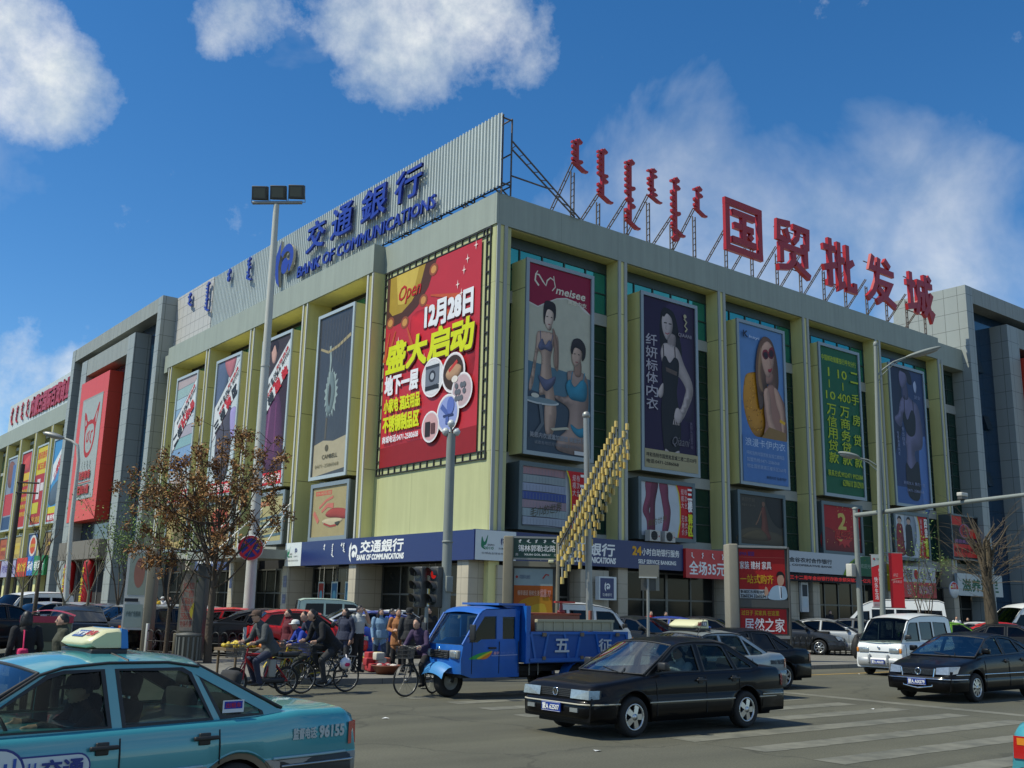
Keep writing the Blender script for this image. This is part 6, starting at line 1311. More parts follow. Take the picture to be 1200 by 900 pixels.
def side_letters(root, txt, x0, x1, z0, z1, m, bold=.03, xr=-2.38):
    'lettering bent round the narrowing tail'
    p = MB(); p.text(txt, x1, z0, x0, z1, m, bold)
    def wy(x): return .855*(1-.07*max(0, (xr+.95-x)/.95)**2.4)
    p.v = [(x0+x1-a, wy(x0+x1-a)+.001+c*.6, b) for a, b, c in p.v]; return p.build('lettering', root)
PALEL = mat('pale_letter', (.45, .50, .50), rough=.5)
side_letters(taxi, '监督电话:', -1.84, -2.09, .745, .835, PALEL, xr=-2.55); side_letters(taxi, '96155', -2.12, -2.40, .745, .84, PALEL, .04, -2.55)
p = MB(Matrix(((-1, 0, 0, .78), (0, 0, 1, .859), (0, 1, 0, .46), (0, 0, 0, 1)))); p.n = .002
def stadium(x0, y0, x1, y1, n=10):
    r = (y1-y0)/2; c0, c1, cy = x0+r, x1-r, (y0+y1)/2
    return [(c1+r*cos(-pi/2+pi*i/n), cy+r*sin(-pi/2+pi*i/n)) for i in range(n+1)]+[(c0+r*cos(pi/2+pi*i/n), cy+r*sin(pi/2+pi*i/n)) for i in range(n+1)]
lw_ = mat('decal_white', (.60, .66, .68), rough=.4); lb_ = mat('decal_blue', (.02, .04, .22), rough=.4)
p.poly(stadium(.20, .13, .86, .335), lb_); p.poly(stadium(.21, .142, .848, .323), lw_); p.disc(.20, .23, .19, .175, lb_); p.disc(.20, .23, .172, .158, lw_)
for i, a in enumerate((.08, .13, .19, .25, .31)): p.stroke([(a, .16+.02*(i % 2)), (a, .33-.03*(i % 2))], .022, ink('3a5aa8'))
p.text('交通', .50, .17, .80, .30, lb_, .03)
for a in (.41, .45): p.stroke([(a, .16), (a, .29)], .014, ink('3a5aa8'))
p.build('door_emblem', taxi)
p = MB(Matrix(((-1, 0, 0, -1.20), (0, 0, 1, .735), (0, 1, 0, .992), (0, 0, 0, 1)))); p.n = .010; p.rect(0, 0, .20, .10, ink('d0d4da')); p.rect(.015, .03, .185, .09, ink('2438a0')); p.text('出租车', .03, .04, .17, .08, ink('b03050'), .02); p.build('window_sticker', taxi)
g = MB(); g.lathe([(.33, -.03), (.37, -.01), (.39, .0), (.39, .02)], TSILV, 30, Matrix.Translation((-1.32, .85, .30))@Matrix.Rotation(radians(-90), 4, 'X')); g.build('wheel_arch', taxi)
t2 = roof_sign(taxi2, -.05, 1.475, .40, False)
p = MB(Matrix(((-1, 0, 0, .14), (0, .02, .99, .402), (0, .99, -.02, 1.50), (0, 0, 0, 1)))); p.n = .012; p.text('出租', .0, .06, .10, .14, RTXT, .03); p.rect(.12, .05, .28, .15, ink('2c3c60')); p.text('交通', .14, .065, .26, .135, WTXT, .02); p.build('lettering', t2)
side_letters(taxi2, '监督电话:', -1.76, -1.98, .745, .835, ink('4a4f55')); side_letters(taxi2, '96155', -2.01, -2.27, .745, .84, ink('4a4f55'), .04)

# ------------------------------------------------------------------ blue three-wheeled truck
TB = mat('truck_blue', (.006, .10, .42), rough=.42, coat=.25, var=.22, vscale=2.5, spec=.4, streak=.2, col2=(.022, .11, .36)); TBD = mat('truck_blue_dusty', (.010, .07, .29), rough=.6, var=.25, vscale=2.2); TGREY = mat('truck_grey', (.30, .30, .27), rough=.6, var=.1)
tr = thing('three_wheel_truck', 'blue three-wheeled cargo truck with cab, loaded bed and a single front wheel', 'truck', (-18.55, -23.45, 0), radians(180))
HW = .68
side = [(.16, .50), (.18, .78), (.10, 1.16), (-.34, 1.74), (-.44, 1.80), (-1.28, 1.83), (-1.34, 1.78), (-1.34, .42), (-.10, .42)]
wins = [[(-.02, 1.13), (-.06, 1.18), (-.42, 1.66), (-.74, 1.67), (-.74, 1.20), (-.36, 1.19), (-.26, 1.13)], [(-.90, 1.20), (-.90, 1.66), (-1.24, 1.66), (-1.24, 1.20)]]
b = MB()
for s in (1, -1): b.holes(side, wins, lambda p, s=s: (p[0], s*(HW-.03*max(0, p[1]-1.1)), p[1]), TB, fn2=lambda p, s=s: (p[0], s*(HW-.04-.03*max(0, p[1]-1.1)), p[1]))
fr = [(.16, .50), (.18, .78), (.12, 1.08)]
b.grid([[(x+.06*(1-abs(t/4-1)**3), HW*(1-t/4), z) for t in range(9)] for x, z in fr], TB)
b.grid([[(x+.04*(1-abs(t/4-1)**3), (HW-.02)*(1-t/4), z+.05*(1-abs(t/4-1)**2)) for t in range(9)] for x, z in [(-.28, 1.70), (-.36, 1.775), (-.46, 1.815), (-.9, 1.835), (-1.28, 1.835), (-1.36, 1.78)]], TB)
b.box(-1.36, -1.32, -HW+.01, HW-.01, .42, 1.80, TB); b.box(-1.3, .12, -HW+.05, HW-.05, .42, .50, CABIN)
b.build('cab', tr)
g = MB(); g.rbox(-1.3, -.9, -.58, .58, .5, 1.62, .05, CABIN); g.rbox(-.9, -.4, -.58, .58, .5, .95, .06, SEATM); g.rbox(-.1, .1, -.58, .58, .5, 1.08, .04, CABIN); g.tube([(-.22+.05*cos(2*pi*i/14), .3+.17*sin(2*pi*i/14), 1.10+.16*cos(2*pi*i/14)) for i in range(15)], .014, PLASTIC, 5); g.build('seat', tr)
g = MB(); g.grid([[(x+.06*(1-abs(t/4-1)**3), (HW-.03)*(1-t/4), z) for t in range(9)] for x, z in [(.125, 1.09), (-.29, 1.70)]], WSH); o = g.build('windshield', tr)
g = MB()
for s in (1, -1): g.tube([(.13, s*(HW-.02), 1.08), (-.30, s*(HW-.03), 1.72)], .03, TB, 6)
g.build('windshield_frame', o)
for s in (1, -1):
    for w in wins: g = MB(); g.holes(w, [], lambda p: (p[0], s*(HW-.025-.03*max(0, p[1]-1.1)), p[1]), CLEAR); g.build('side_window', tr)
    y = s*(HW+.004)
    for x in (-.10, -.81, -1.33): g = MB(); g.tube([(x-.0, y, .5), (x, y, 1.15)], .008, CABIN, 4); g.build('door_seam', tr)
    g = MB(); g.rbox(-.72, -.52, min(y, y+s*.03), max(y, y+s*.03), 1.0, 1.04, .01, PLASTIC); g.build('door_handle', tr)
    g = MB(); g.tube([(.02, s*HW, 1.25), (.06, s*(HW+.22), 1.30)], .012, PLASTIC, 5); g.rbox(.03, .08, s*(HW+.22)-.09, s*(HW+.22)+.09, 1.18, 1.50, .02, PLASTIC); g.build('side_mirror', tr)
    g = MB(); g.rbox(.14, .245, min(s*.35, s*.64), max(s*.35, s*.64), .80, .97, .03, TGREY); g.rbox(.23, .262, min(s*.38, s*.61), max(s*.38, s*.61), .825, .945, .02, LAMPG); g.build('headlight', tr)
    p = MB(Matrix(((-s, 0, 0, 0), (0, 0, s, s*(HW+.002)), (0, 1, 0, 0), (0, 0, 0, 1)))); p.n = .002; q = -s
    def sx(a): return a if s > 0 else -a
    p.blob([(sx(.02), .80), (sx(.25), .90), (sx(.55), .955), (sx(.62), .98), (sx(.50), .91), (sx(.35), .84), (sx(.28), .80)], ink('3fa04a')); p.blob([(sx(.22), .80), (sx(.38), .88), (sx(.62), .96), (sx(.56), .89), (sx(.42), .81)], ink('d8c030')); p.blob([(sx(.32), .80), (sx(.46), .87), (sx(.62), .93), (sx(.55), .85), (sx(.46), .80)], ink('d87a28'))
    p.stroke([(sx(.60), .86), (sx(1.30), .875)], .018, ink('8a9ac8')); p.text('鑫宇' if s > 0 else '鑫宇', min(sx(.66), sx(.80)), .885, max(sx(.66), sx(.80)), .945, ink('d0a0b0'), .02); p.text('农用三轮汽车', min(sx(.84), sx(1.20)), .895, max(sx(.84), sx(1.20)), .935, ink('6a8ad0')); p.build('side_stripe', tr)
g = MB(); g.rbox(.17, .262, -.33, .33, .79, .96, .02, PLASTIC)
for k in range(4): g.box(.255, .27, -.31, .31, .815+.035*k, .825+.035*k, CHROME)
g.lathe([(.05, 0), (.04, .015), (0, .02)], CHROME, 14, Matrix.Translation((.266, 0, .98))@Matrix.Rotation(radians(90), 4, 'Y')); g.build('grille', tr)
g = MB(); g.grid([[(x, HW*.62*(1-t/4), z-.10*abs(t/4-1)**2) for t in range(9)] for x, z in [(.46, .50), (.42, .62), (.30, .71), (.12, .74), (-.2, .74)]], mat('truck_light_blue', (.05, .22, .50), rough=.45)); g.build('front_fender', tr)
M = Matrix.Translation((0, 0, .325))@Matrix.Rotation(radians(-90), 4, 'X')
g = MB(M); g.lathe([(.18, -.11), (.29, -.12), (.315, -.09), (.325, -.04), (.325, .04), (.315, .09), (.29, .12), (.18, .11)], TYRE, 28, close=True); o = g.build('wheel', tr); g = MB(M)
for s in (1, -1): g.lathe([(.185, s*.10), (.16, s*.05), (.07, s*.06), (.05, s*.12), (0, s*.12)], TGREY, 20)
g.build('rim', o)
g = MB(); g.tube([(.0, .16, .33), (-.12, .17, .8)], .03, PLASTIC, 6); g.tube([(.0, -.16, .33), (-.12, -.17, .8)], .03, PLASTIC, 6); g.tube([(0, -.17, .325), (0, .17, .325)], .03, PLASTIC, 6); g.build('front_fork', tr)
for s in (1, -1):
    M = Matrix.Translation((-3.0, s*.60, .325))@Matrix.Rotation(radians(-90*s), 4, 'X'); g = MB(M); g.lathe([(.18, -.10), (.29, -.11), (.32, -.07), (.325, 0), (.32, .07), (.29, .11), (.18, .10)], TYRE, 26, close=True); o = g.build('wheel', tr); g = MB(M); g.lathe([(.185, .09), (.15, .03), (.07, .05), (0, .06)], TGREY, 18); g.build('rim', o)
g = MB()
for s in (1, -1): g.box(-4.35, -.2, s*.32-.04, s*.32+.04, .50, .62, PLASTIC)
g.tube([(-3.0, -.6, .325), (-3.0, .6, .325)], .06, PLASTIC, 8); g.rbox(-2.2, -1.5, -.25, .25, .36, .62, .05, PLASTIC); g.tube([(-1.7, .60, .44), (-1.7, .60, .75)], .012, TGREY, 4); g.tube([(-1.95, .60, .44), (-1.95, .60, .75)], .012, TGREY, 4); g.build('chassis', tr)
# bed
bd = MB(); BW = .82; x0, x1 = -4.45, -1.50
bd.box(x0, x1, -BW, BW, .70, .76, TBD)
for s in (1, -1):
    bd.box(x0, x1, min(s*BW, s*(BW-.03)), max(s*BW, s*(BW-.03)), .78, 1.33, TBD); bd.box(x0, x1, min(s*(BW+.03), s*(BW-.03)), max(s*(BW+.03), s*(BW-.03)), 1.30, 1.36, TB); bd.box(x0, x1, min(s*(BW+.03), s*(BW-.03)), max(s*(BW+.03), s*(BW-.03)), .72, .80, TB)
    for i in range(7):
        x = x0+.05+i*(x1-x0-.1)/6; bd.prism([(x-.03+.12*(1 if i % 2 else -1), .80), (x+.03+.12*(1 if i % 2 else -1), .80), (x+.03, 1.30), (x-.03, 1.30)], 'y', s*BW, s*(BW+.03), TB)
    bd.prism([(-3.0+.42*cos(pi*i/10), .325+.42*sin(pi*i/10)) for i in range(11)]+[(-3.0-.38, .325), (-3.0+.38*cos(pi), .325)]+[(-3.0-.38*cos(pi*i/10), .325+.38*sin(pi*i/10)) for i in range(11)], 'y', s*(BW-.22), s*BW, TB) if False else None
    g = MB(); g.grid([[(-3.0+.42*cos(pi*i/10), s*y, .30+.42*sin(pi*i/10)) for i in range(11)] for y in (BW-.30, BW+.01)], TB); g.build('rear_mudguard', tr)
    for x in (-4.1, -3.0, -1.9): bd.box(x-.05, x+.05, min(s*(BW+.03), s*(BW+.06)), max(s*(BW+.03), s*(BW+.06)), 1.26, 1.34, mat('latch', (.16, .12, .08), rough=.6)); bd.box(x-.04, x+.04, min(s*(BW+.03), s*(BW+.06)), max(s*(BW+.03), s*(BW+.06)), .77, .84, mat('latch'))
bd.box(x0-.03, x0, -BW, BW, .76, 1.33, TBD); bd.build('cargo_bed', tr)
g = MB(); g.box(-1.50, -1.44, -BW, BW, .72, 1.90, TB); g.box(-1.50, -.78, -BW*.82, BW*.82, 1.90, 1.945, TB)
for s in (1, -1): g.add([(-1.47, s*.60, 1.70), (-1.47, s*.60, 1.90), (-.9, s*.60, 1.90)], [(0, 1, 2)], TB); g.box(-1.52, -1.40, min(s*BW, s*(BW+.03)), max(s*BW, s*(BW+.03)), .70, 1.90, TB)
g.build('headboard', tr)
for c, x in (('五', -2.42), ('征', -3.72)):
    p = MB(Matrix(((-1, 0, 0, x+.20), (0, 0, 1, BW+.034), (0, 1, 0, .93), (0, 0, 0, 1)))); p.text(c, 0, 0, .40, .27, mat('chalk_white', (.5, .53, .56), rough=.7), .025); p.build('bed_character', tr)
LOADM = mat('beige_board', (.36, .34, .24), rough=.75, var=.15); WOODR = mat('red_brown_wood', (.20, .06, .03), rough=.6, var=.2)
def carried(name, label, cat, fn):
    g = MB(Matrix.Translation((-18.55, -23.45, 0))@Matrix.Rotation(pi, 4, 'Z')); fn(g); return tag(g.build(name), label, cat)
def f1(g):
    g.rbox(-4.05, -1.75, .70, .78, 1.365, 1.62, .015, LOADM)
    for i in range(8): g.box(-4.0+.29*i, -3.96+.29*i, .78, .80, 1.38, 1.61, LOADM)
    g.box(-4.05, -1.75, .78, .81, 1.57, 1.62, LOADM)
carried('spare_tailgate', 'beige ribbed tailgate lying along the near side of the truck bed', 'tailgate', f1)
carried('wooden_chest', 'red brown wooden box lying in the blue truck bed', 'box', lambda g: (g.rbox(-3.3, -1.6, -.55, .45, .77, 1.72, .02, WOODR), g.box(-3.32, -1.58, -.57, .47, 1.72, 1.75, mat('red_wood_edge', (.28, .06, .03), rough=.6))))
def f3(g): g.tube([(-2.95, .2, 1.75), (-2.95, .2, 1.98)], .05, mat('dark_red_iron', (.16, .02, .02), rough=.5), 8, r2=.03); g.lathe([(.0, 0), (.10, 0), (.09, .06), (0, .08)], mat('dark_red_iron'), 12, Matrix.Translation((-2.95, .2, 1.75))); g.box(-3.35, -2.75, .17, .23, 1.98, 2.02, mat('red_bar', (.42, .03, .02), rough=.5))
carried('press_jack', 'small red iron press with a cross bar on the load of the blue truck', 'tool', f3)
carried('wooden_post', 'short brown wooden post upright at the tail of the truck load', 'post', lambda g: g.rbox(-3.95, -3.88, .1, .17, .77, 1.82, .01, WOODR))

# ------------------------------------------------------------------ parked cars: the first of each is built, the others are named apart by colour and neighbours
def park(kind, label, pm, px, d, hv, **k):
    q = ground(px, d, KZ); return car(kind, label, k.pop('cat', 'car'), pm, (q.x, q.y, KZ), hd(hv), group=k.pop('group', None), detail=k.pop('detail', 1), spokes=k.pop('spokes', 7), **k)
LG = 'cars parked before the sunlit front'; RG = 'cars parked before the shaded front'
park('hatch', 'red hatchback behind the cyclists, the right one of two', REDP, 357, 33.5, LEFTP, group=LG)
park('hatch', 'red hatchback beside the white floodlight pole, the left one of two', REDP, 283, 35, LEFTP, group=LG)
park('round', 'black sedan between the two red hatchbacks', CHARP, 322, 34.5, LEFTP, group=LG)
park('boxy', 'white sedan left of the red hatchback, behind the brown tree', WHITEP, 247, 38, LEFTP, group=LG)
park('round', 'silver car between the poster column and the brown tree', SILVP, 228, 39, (-.9, -.4), group=LG)
park('round', 'white topped silver sedan behind the thin green tree', SILVP, 193, 44, (-.9, -.4), group=LG)
park('round', 'silver sedan with dark windshield beside the thin green tree', SILVP, 176, 40, (-.9, -.4), group=LG)
park('boxy', 'dark car with red tail lamps behind the thin green tree', CHARP, 190, 36.5, (.9, .4), group=LG, rear_plate='蒙A 20718')
park('round', 'silver sedan whose front shows left of the white panel sign', SILVP, 142, 38, (-.9, -.4), group=LG)
park('round', 'grey sedan with sloping windshield left of the white panel sign', GREYP, 116, 41, (-.9, -.4), group=LG)
park('round', 'silver sedan left of the far lamp post foot', SILVP, 45, 44, (-.9, -.4), group=LG)
park('round', 'pale silver sedan behind the left lamp post', SILVP, 82, 45, (-.8, -.6), group=LG)
park('micro', 'white van behind the bare trees at the left edge', WHITEP, 33, 48, (-.9, -.4), group=LG, cat='van')
park('round', 'dark navy sedan between the left pedestrians and the taxi roof sign', NAVYP, 84, 30, (.25, 1), group=LG)
park('round', 'dark blue car cut off by the left picture edge', NAVYP, -12, 33, (.8, .6), group=LG)
park('micro', 'pale green van under the bank sign', LGRNP, 387, 53, LEFTP, group=LG, cat='van')
park('boxy', 'white car, the left of two in front of the bank windows', WHITEP, 424, 49, LEFTP, group=LG)
park('boxy', 'white car, the right of two in front of the bank windows', WHITEP, 472, 47, LEFTP, group=LG)
park('round', 'bright blue sedan behind the man in a grey shirt', BLUEP, 428, 34.5, (-.95, .31), group=LG)
park('micro', 'white van roof behind the loaded truck bed', WHITEP, 672, 34, (.9, -.3), group=RG, cat='van')
park('round', 'black parked car facing the road beside the sign post', CHARP, 752, 36.5, (-.02, -1), group=RG, plate='蒙A 51327')
park('round', 'blue parked sedan behind the silver taxi sign', BLUEP, 797, 38, RIGHTP, group=RG)
park('round', 'dark green sedan half behind the large red poster column', NAVYP, 832, 42, RIGHTP, group=RG)
park('round', 'silver sedan parked behind the railing beside the road mast', SILVP, 972, 45.5, RIGHTP, group=RG)
park('round', 'dark grey car between the red poster column and the silver sedan', DKP, 925, 45.5, RIGHTP, group=RG, plate='蒙A 70925')
park('round', 'grey blue sedan behind the silver sedan', GREYP, 1008, 53, RIGHTP, group=RG)
park('mini', 'long white minibus behind the two red banners', WHITEP, 1044, 56, (-.53, .85), group=RG, cat='minibus')
park('boxy', 'lime green car behind the small white bus van', LIMEP, 1122, 46, (.60, -.80), group=RG)
park('boxy', 'white sedan with brown rear window behind the lime green car', WHITEP, 1140, 52, (-.45, .89), group=RG)
park('round', 'red car right of the thick bare tree', REDP, 1183, 47, RIGHTP, group=RG)
park('boxy', 'dark car behind the railing at the right picture edge', CHARP, 1190, 43, RIGHTP, group=RG)
park('mini', 'white van roof at the right picture edge', WHITEP, 1212, 58, (-.9, .4), group=RG, cat='van')
# ------------------------------------------------------------------ people
SKIN = mat('skin', (.50, .29, .20), rough=.55); HAIRM = mat('hair_black', (.012, .010, .010), rough=.5); SHOE = mat('shoe_dark', (.02, .018, .016), rough=.5); EYEW = mat('eye_white', (.6, .6, .58), rough=.3)
def cloth(n, c): return mat('cloth_'+n, c, rough=.9, var=.22, vscale=7, bump=.9, bscale=9)
def joints(pose, o):
    J = {}
    if pose in ('stand', 'walk', 'carry', 'phone'):
        w = .0 if pose != 'walk' else .20
        J.update(pel=(0, 0, .93), wai=(.0, 0, 1.08), che=(.01, 0, 1.27), nek=(0, 0, 1.46), hed=(.03, 0, 1.568))
        for s, t in ((1, 'L'), (-1, 'R')):
            f = w*s; J['hip'+t] = (0, s*.085, .90); J['kne'+t] = (.03+f*.55, s*.10, .49); J['ank'+t] = (f-.03*(f < 0), s*.10, .09+.05*(f < 0)); J['toe'+t] = (f+.14, s*.125, .045)
            J['sho'+t] = (-.01, s*.185, 1.39); J['elb'+t] = (-.05-f*.5, s*.245, 1.12); J['wri'+t] = (.05-f*.7, s*.25, .89); J['han'+t] = (.08-f*.8, s*.25, .815)
        if pose == 'carry': J['elbR'] = (-.06, -.25, 1.13); J['wriR'] = (.20, -.16, 1.08); J['hanR'] = (.28, -.10, 1.10); J['elbL'] = (-.06, .25, 1.13); J['wriL'] = (.20, .16, 1.06); J['hanL'] = (.28, .09, 1.07)
        if pose == 'phone': J['elbL'] = (.10, .30, 1.18); J['wriL'] = (.12, .17, 1.46); J['hanL'] = (.10, .12, 1.55)
    else:
        # riding or sitting at the wheel
        lean = o.get('lean', .22); sz = o.get('seat', .90); hb = o.get('bar', (.42, 1.03)); hw_ = o.get('barw', .24)
        J.update(pel=(-.18, 0, sz+.05), wai=(-.15+lean*.25, 0, sz+.19), che=(-.15+lean*.7, 0, sz+.38), nek=(-.15+lean*1.25, 0, sz+.56), hed=(-.10+lean*1.45, 0, sz+.69))
        for s, t in ((1, 'L'), (-1, 'R')):
            J['hip'+t] = (-.16, s*.09, sz+.02); J['sho'+t] = (-.15+lean*1.1, s*.18, sz+.49); J['wri'+t] = (hb[0]-.07, s*hw_, hb[1]+.03); J['han'+t] = (hb[0], s*hw_, hb[1]+.02)
            a, b = Vector(J['sho'+t]), Vector(J['wri'+t]); m_ = (a+b)/2+Vector((-.03, s*.07, -.10)); J['elb'+t] = tuple(m_)
            ft = o.get('foot', ((.10, .20), (.12, .50)))[0 if s > 0 else 1]; J['ank'+t] = (ft[0]-.02, s*.13, ft[1]+.06); J['toe'+t] = (ft[0]+.13, s*.14, ft[1]+.02)
            a, b = Vector(J['hip'+t]), Vector(J['ank'+t]); d = b-a; L_ = .42; hgt = sqrt(max(.0, L_*L_-(d.length/2)**2)); perp = Vector((-d.z, 0, d.x)).normalized(); perp = perp if perp.x > 0 else -perp
            J['kne'+t] = tuple((a+b)/2+perp*hgt+Vector((0, s*.04, 0)))
    return {k: Vector(v) for k, v in J.items()}
def person(label, loc, heading, pose='stand', h=1.70, top='black', bot='dark', topc=None, botc=None, skin=None, skirt=False, hair='short', cap=None, group=None, female=False, o=None, turn=0, upper_only=False):
    o = o or {}; J = joints(pose, o)
    tm = topc or cloth('top_'+top, (.02, .02, .022)); bmt = botc or cloth('trouser_'+bot, (.018, .018, .02)); sk = skin or SKIN
    g = MB(); bones = []
    def cap_(a, b, ra, rb, m, n=10):
        a, b = Vector(a), Vector(b); g.tube([a, b], ra, tm, n, r2=rb); g.ell(a, (ra,)*3, tm, 10); g.ell(b, (rb,)*3, tm, 10); bones.append((a, b, (ra+rb)/2, m))
    W = .92 if female else 1.0
    ax = (J['nek']-J['pel']).normalized(); sd = Vector((0, 1, 0)); fw = sd.cross(ax)
    rows = []
    for p, rx, ry in ((J['pel']-ax*.10, .105, .15), (J['pel'], .14, .188), (J['wai'], .132, .172*W), (J['che']*.5+J['wai']*.5, .14, .182*W), (J['che'], .142, .20*W), (J['nek']-ax*.09, .105, .185*W), (J['nek']-ax*.03, .06, .08)): rows.append([p+fw*rx*cos(2*pi*i/14)+sd*ry*sin(2*pi*i/14) for i in range(14)])
    g.grid(rows, tm, wrap=True); g.add(rows[0], [tuple(range(13, -1, -1))], tm); g.add(rows[-1], [tuple(range(14))], tm)
    bones += [(J['pel']-ax*.09, J['pel']-ax*.02, .13, bmt), (J['wai'], J['che'], .14, tm), (J['che'], J['nek']-ax*.04, .12, tm)]
    cap_(J['nek']-ax*.03, J['hed']-Vector((0, 0, .04)), .054, .052, sk); cap_(J['nek']-ax*.05, J['nek']+ax*.005, .095, .068, tm)
    R = Matrix.Rotation(turn, 3, 'Z'); H = J['hed']
    def hp(x, y, z): return H+R @ Vector((x, y, z))
    g.ell(H, (.092, .075, .115), tm, 14, R); g.ell(hp(.015, 0, -.055), (.07, .058, .07), tm, 12, R); bones.append((H, H+Vector((0, 0, .01)), .09, sk))
    g.ell(hp(.095, 0, -.015), (.022, .014, .024), tm, 8); 
    for s in (1, -1): g.ell(hp(-.01, s*.077, -.01), (.016, .010, .03), tm, 8)
    for s, t in ((1, 'L'), (-1, 'R')):
        cap_(J['sho'+t], J['elb'+t], .076*W, .06*W, tm); cap_(J['elb'+t], J['wri'+t], .058*W, .043, o.get('sleeve', tm))
        a, b = J['wri'+t], J['han'+t]; d = (b-a).normalized(); cap_(a, b, .030, .034, sk, 8)
        side = d.cross(Vector((0, s, 0))); side = side.normalized() if side.length > .1 else Vector((1, 0, 0)); dn = side.cross(d).normalized()
        for k, (fo, fl) in enumerate(((-.030, .062), (-.010, .078), (.010, .072), (.028, .055))):
            q = b+side*fo+d*.022; m1_ = q+d*fl*.55; cap_(q, m1_, .0115, .0105, sk, 6); cap_(m1_, m1_+d*fl*.30-dn*s*fl*.40, .0105, .009, sk, 6)
        q = a+d*.04+side*-.034; cap_(q, q+d*.05-side*.022, .013, .010, sk, 6)
        if not upper_only:
            cap_(J['hip'+t], J['kne'+t], .103, .073, bmt); cap_(J['kne'+t], J['ank'+t], .070, .054, bmt if not skirt else sk)
            cap_(J['ank'+t]-Vector((.05, 0, .02)), J['toe'+t], .042, .032, o.get('shoe', SHOE))
    if upper_only:
        for s, t in ((1, 'L'), (-1, 'R')): cap_(J['hip'+t], J['kne'+t], .088, .058, bmt)
    if not o.get('coat') and pose not in ('phone', 'drive'):
        dn = Vector((0, 0, -1)) if pose in ('stand', 'walk', 'carry') else -ax
        rows = [[J['pel']+dn*dz+fw*rx*cos(2*pi*i/14)+sd*ry*sin(2*pi*i/14) for i in range(14)] for dz, rx, ry in ((-.14, .145, .19), (-.02, .165, .215), (.07, .175, .225))]
        g.grid(rows, tm, wrap=True); g.add(rows[0], [tuple(range(14))], tm); g.add(rows[-1], [tuple(range(13, -1, -1))], tm); bones.append((J['pel']-dn*.1, J['pel']+dn*.07, .23, tm))
    if o.get('coat'):
        rows = [[J['pel']+Vector((0, 0, dz))+Vector((rx*cos(2*pi*i/14), ry*sin(2*pi*i/14), 0)) for i in range(14)] for dz, rx, ry in ((.10, .125, .17), (-.05, .15, .19), (-.22, .155, .20))]
        g.grid(rows, tm, wrap=True); g.add(rows[0], [tuple(range(14))], tm); g.add(rows[-1], [tuple(range(13, -1, -1))], tm); bones.append((J['pel'], J['pel']-Vector((0, 0, .22)), .19, tm))
    sc = h/1.70
    me = bpy.data.meshes.new('person'); me.from_pydata(g.v, [], g.f); ob = bpy.data.objects.new('tmp', me); col.objects.link(ob)
    md = ob.modifiers.new('r', 'REMESH'); md.mode = 'VOXEL'; md.voxel_size = .0135; md.use_smooth_shade = True
    m2_ = ob.modifiers.new('s', 'SMOOTH'); m2_.factor = .5; m2_.iterations = 3
    dg = bpy.context.evaluated_depsgraph_get(); nm = bpy.data.meshes.new_from_object(ob.evaluated_get(dg)); bpy.data.objects.remove(ob); nm.name = 'person'
    mats = []
    for bn in bones:
        if bn[3] not in mats: mats.append(bn[3])
    nm.materials.clear()
    for m in mats: nm.materials.append(m)
    idx = []
    BA = [(a, b-a, max((b-a).length_squared, 1e-9), r, mats.index(m)) for a, b, r, m in bones]
    for p in nm.polygons:
        c = p.center; best = 9e9; bi = 0
        for a, d, l2, r, mi in BA:
            t = (c-a).dot(d)/l2; t = 0 if t < 0 else 1 if t > 1 else t
            e = (c-(a+d*t)).length-r
            if e < best: best = e; bi = mi
        idx.append(bi)
    nm.polygons.foreach_set('material_index', idx); nm.polygons.foreach_set('use_smooth', [True]*len(idx))
    ob = bpy.data.objects.new('person', nm); col.objects.link(ob); ob.location = loc; ob.rotation_euler = (0, 0, heading); ob.scale = (sc,)*3
    tag(ob, label, 'person', group)
    # hair, eyes, mouth
    g = MB(); hr = o.get('hairm', HAIRM)
    v = []; f = []; n = 14; hh = 7
    for i in range(hh+1):
        a = radians(100)*i/hh
        for j in range(n):
            b = 2*pi*j/n; fr_ = max(0, cos(b))**.6; aa = a*(1-.60*fr_); v.append(hp(.100*sin(aa)*cos(b)-.006, .084*sin(aa)*sin(b), .126*cos(aa)-.0))
    for i in range(hh):
        for j in range(n): f.append((i*n+j, (i+1)*n+j, (i+1)*n+(j+1) % n, i*n+(j+1) % n))
    g.add(v, f, hr, True)
    if hair == 'long':
        g.ell(hp(-.055, 0, -.06), (.055, .085, .14), hr, 12, R); 
        for s in (1, -1): g.ell(hp(-.02, s*.075, -.05), (.045, .022, .11), hr, 10, R)
    if hair == 'bun': g.ell(hp(-.11, 0, .03), (.045, .05, .045), hr, 10); g.ell(hp(-.04, 0, -.02), (.07, .082, .09), hr, 12, R)
    g.build('hair', ob)
    g = MB()
    for s in (1, -1): g.ell(hp(.083, s*.031, .012), (.010, .013, .008), EYEW, 8, R); g.ell(hp(.091, s*.031, .012), (.004, .006, .006), HAIRM, 8, R); g.ell(hp(.088, s*.032, .034), (.006, .018, .004), HAIRM, 8, R)
    g.ell(hp(.082, 0, -.062), (.006, .022, .006), mat('lips', (.30, .10, .09), rough=.5), 8, R); g.build('face', ob)
